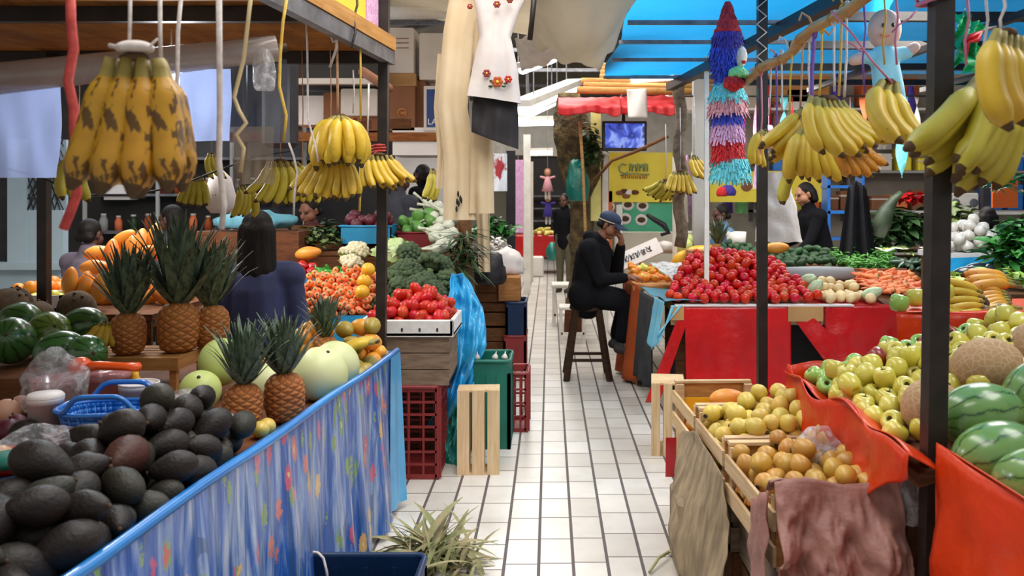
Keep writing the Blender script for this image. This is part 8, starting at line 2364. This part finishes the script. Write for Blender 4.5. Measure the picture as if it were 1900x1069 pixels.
capo = blob('cap', cp, m_capblue, .008, man, 2)
def brim(u, v):
    a = (u-.5)*2.0; r = .085+.095*v
    return q(math.sin(a)*(.088+.01*v), .03+.06*math.cos(a)+.10*v*math.cos(a), .055-.02*v-.03*(u-.5)**2*4*v)
solid(link('cap_brim', MB().sheet(14, 6, brim).mesh('cap_brim', m_capblue), parent=capo), .006)
link('cap_trim', MB().tube([q(.092*math.sin(a), .107*math.cos(a), .045+.004*math.cos(a)) for a in [k*2*PI/28 for k in range(29)]], .005, 6, cap=False).mesh('cap_trim', m_capband), parent=capo)

# ---- simple standing / half-hidden people
def stand(label, px, py_head, Y, face, hairm, skin, topm, hs=1.0, lean=(0, 0, 0), hair_long=0, height=None, arms=True, legm=m_trousers, armpose=None, tilt=.1, facep=True):
    hc = P(px, py_head, Y); f = Vector((*face, 0)).normalized(); sd = f.cross(V((0, 0, 1)))
    ln = V(lean)
    neck = hc+V((0, 0, -.12))*hs-f*.02-ln*.1; chest = neck+V((0, 0, -.17))*hs-ln*.3; hip = chest+V((0, 0, -.36))*hs-ln*.8
    caps, q, mx = head_caps(hc, f, hs, tilt)
    floor = 0
    kn = [hip+sd*.09*k+V((0, 0, -(hip.z)*.48)) for k in (-1, 1)]; an = [V((p.x, p.y, .08)) for p in kn]
    caps += [(neck, hc+V((0, 0, -.05)), .055*hs, .05*hs), (chest, neck, .1*hs, .055*hs), (hip, chest, .12*hs, .13*hs)]
    sh = [chest+sd*.17*hs*k+V((0, 0, .07)) for k in (-1, 1)]
    caps.append((sh[0], sh[1], .065*hs, .065*hs))
    tops = [(hip+V((0, 0, -.08)), chest, .15*hs, .155*hs), (chest, neck, .13*hs, .075*hs), (sh[0], sh[1], .085*hs, .085*hs)]
    for i in (0, 1):
        ap = armpose[i] if armpose else (V((0, 0, -.28))+f*.05, V((0, 0, -.1))+f*.2)
        el = sh[i]+V(ap[0])*hs; wr = el+V(ap[1])*hs
        caps += [(sh[i], el, .05*hs, .04*hs), (el, wr, .04*hs, .027*hs)]
        caps += hand_caps(wr, wr-el, V((0, 0, -1)) if abs((wr-el).normalized().z) < .8 else f, .95*hs, 1 if i else -1)
        tops += [(sh[i], el, .07*hs, .058*hs), (el, L3(el, wr, .85), .056*hs, .042*hs)]
        caps += [(hip+sd*.08*(-1, 1)[i], kn[i], .08*hs, .055*hs), (kn[i], an[i], .052*hs, .036*hs), (an[i], an[i]+f*.14+V((0, 0, -.04)), .035, .03)]
    o = thing('person', label, 'person', blob('person', caps, skin, .0085, None, 2))
    if facep: face_parts(o, q, hs)
    blob('top', tops, topm, .013, o, 4)
    blob('trousers', [(hip+sd*.08*(-1, 1)[i], kn[i], .1*hs, .075*hs) for i in (0, 1)]+[(kn[i], L3(kn[i], an[i], .92), .075*hs, .06*hs) for i in (0, 1)]+[(hip-sd*.05, hip+sd*.05, .13*hs, .13*hs)], legm, .014, o, 3)
    for i in (0, 1): blob('shoe', [(V((an[i].x, an[i].y, .04)), V((an[i].x, an[i].y, .035))+f*.16, .045, .035)], m_shoe, .012, o, 2)
    hr = [('ball', (0, -.018*hs, .045*hs), (.084*hs, .095*hs, .093*hs), mx)]
    if hair_long:
        hr += [(q(-.055, -.05, .02), q(-.075, -.055, -hair_long), .045*hs, .03*hs), (q(.055, -.05, .02), q(.075, -.055, -hair_long), .045*hs, .03*hs), (q(0, -.075, .02), q(0, -.085, -hair_long*1.08), .05*hs, .045*hs), (q(-.03, -.07, .02), q(-.035, -.08, -hair_long*1.1), .05*hs, .04*hs), (q(.03, -.07, .02), q(.035, -.08, -hair_long), .05*hs, .04*hs)]
    else: hr += [(q(-.045, -.065, -.02), q(.045, -.065, -.02), .04*hs, .04*hs)]
    blob('hair', hr, m_hair, .009, o, 2)
    return o
dn = (V((0, 0, -.28)), V((0, 0, -.24)))
wm = stand('woman with long black hair and navy blue jacket, back turned, behind the pineapples', 478, 436, 4.95, (-.25, 1), m_hair, m_skin, m_jacketblue, 1.06, (0, 0, 0), .2, armpose=((V((-.02, .03, -.28)), V((.02, .2, -.06))), (V((.05, .0, -.28)), V((.04, .16, -.12)))))
stand('vendor with tied black hair and black jacket bending behind the avocados', 1494, 362, 9.15, (-1, -.15), m_hair, m_skin_l, m_jacketblack, 1.0, (-.14, 0, -.0), .06, armpose=((V((-.12, -.06, -.26)), V((-.16, -.05, -.14))), (V((-.1, .04, -.26)), V((-.2, 0, -.1)))), tilt=.25)
stand('child with short black hair and blue shirt behind the tomatoes', 1338, 400, 9.3, (-1, -.2), m_hair, m_skin_d, m_blueshirt, .92, (0, 0, 0), 0, tilt=.2)
stand('person with dark hair seen over the white onions', 1832, 408, 7.6, (.3, 1), m_hair, m_skin_d, m_stem and m_jacketblack, .86, (0, 0, 0), .03)
stand('person in grey shirt standing behind the chayotes', 742, 335, 8.4, (.6, .8), m_hair, m_skin_d, m_greyshirt, 1.0, armpose=(dn, dn))
stand('person in black seen against the pale panel behind the chayotes', 783, 326, 8.7, (-.8, .4), m_hair, m_skin_d, m_jacketblack, .85, armpose=(dn, dn), hair_long=.05)
stand('vendor with dark hair and dark red top low behind the herbs', 575, 393, 7.9, (-.5, -1), m_hair, m_skin, mat('dark_red_top', '#3f1418', '#4d1a1f', .8), .98, armpose=(dn, dn), tilt=.3)
stand('person in navy top standing behind the small green bananas', 515, 355, 8.6, (.1, -1), m_hair, m_skin_d, mat('dark_navy_top', '#15161f', '#1e202b', .8), 1.0, armpose=(dn, dn))
stand('person with black hair low behind the orange heap', 168, 437, 6.6, (.2, 1), m_hair, m_skin_d, mat('mauve_top', '#6d6270', '#5c5260', .8), .95, armpose=(dn, dn))
stand('dark-haired person facing left before the glass shelf', 318, 410, 7.2, (-1, .3), m_hair, m_skin_d, m_greyshirt, 1.0, armpose=(dn, dn), hair_long=.06)
# distant walker's legs and sandal-footed child in the aisle
o = stand('distant shopper in olive trousers half hidden by the mossy bundle', 1047, 373, 14.7, (-.5, -1), m_hair, m_skin_d, m_jacketblack, .95, armpose=(dn, dn), legm=mat('olive_trousers', '#4f4a38', '#5c5642', .85))

# strings and pots that carry the loose background things
def hang_up(nm, ztop, r=.004):
    o = bpy.data.objects[nm]
    pts = [Vector(c) for q in ([o]+list(o.children)) if q.type == 'MESH' for c in q.bound_box]
    zt = max(p.z for p in pts)*o.scale.z; cx = sum(p.x for p in pts)/len(pts)
    h = (ztop-o.location.z)/o.scale.z
    link('string', MB().tube([(cx, 0, max(p.z for p in pts)-.02), (cx, 0, h)], r/o.scale.z, 5).mesh('string', m_rope_white), parent=o)
for nm, z in (('paper_doll', 5.2), ('paper_doll.001', 1.85), ('price_card', 2.6), ('pink_banner', 4.3), ('cloth_strip', 2.6), ('white_bundle', 2.6), ('red_bow', 2.7), ('black_bag', 2.6)):
    if nm in bpy.data.objects: hang_up(nm, z)
for nm, z0 in (('potted_plant', .12), ('white_flowers', .1), ('flower_leaves', .1)):
    o = bpy.data.objects[nm]; z = o.location.z
    link('pot', MB().lathe([(0, -z), (.12, -z), (.14, -z0), (.1, -z0+.06), (0, -z0+.06)], 16).mesh('pot', m_cardbrown), parent=o)
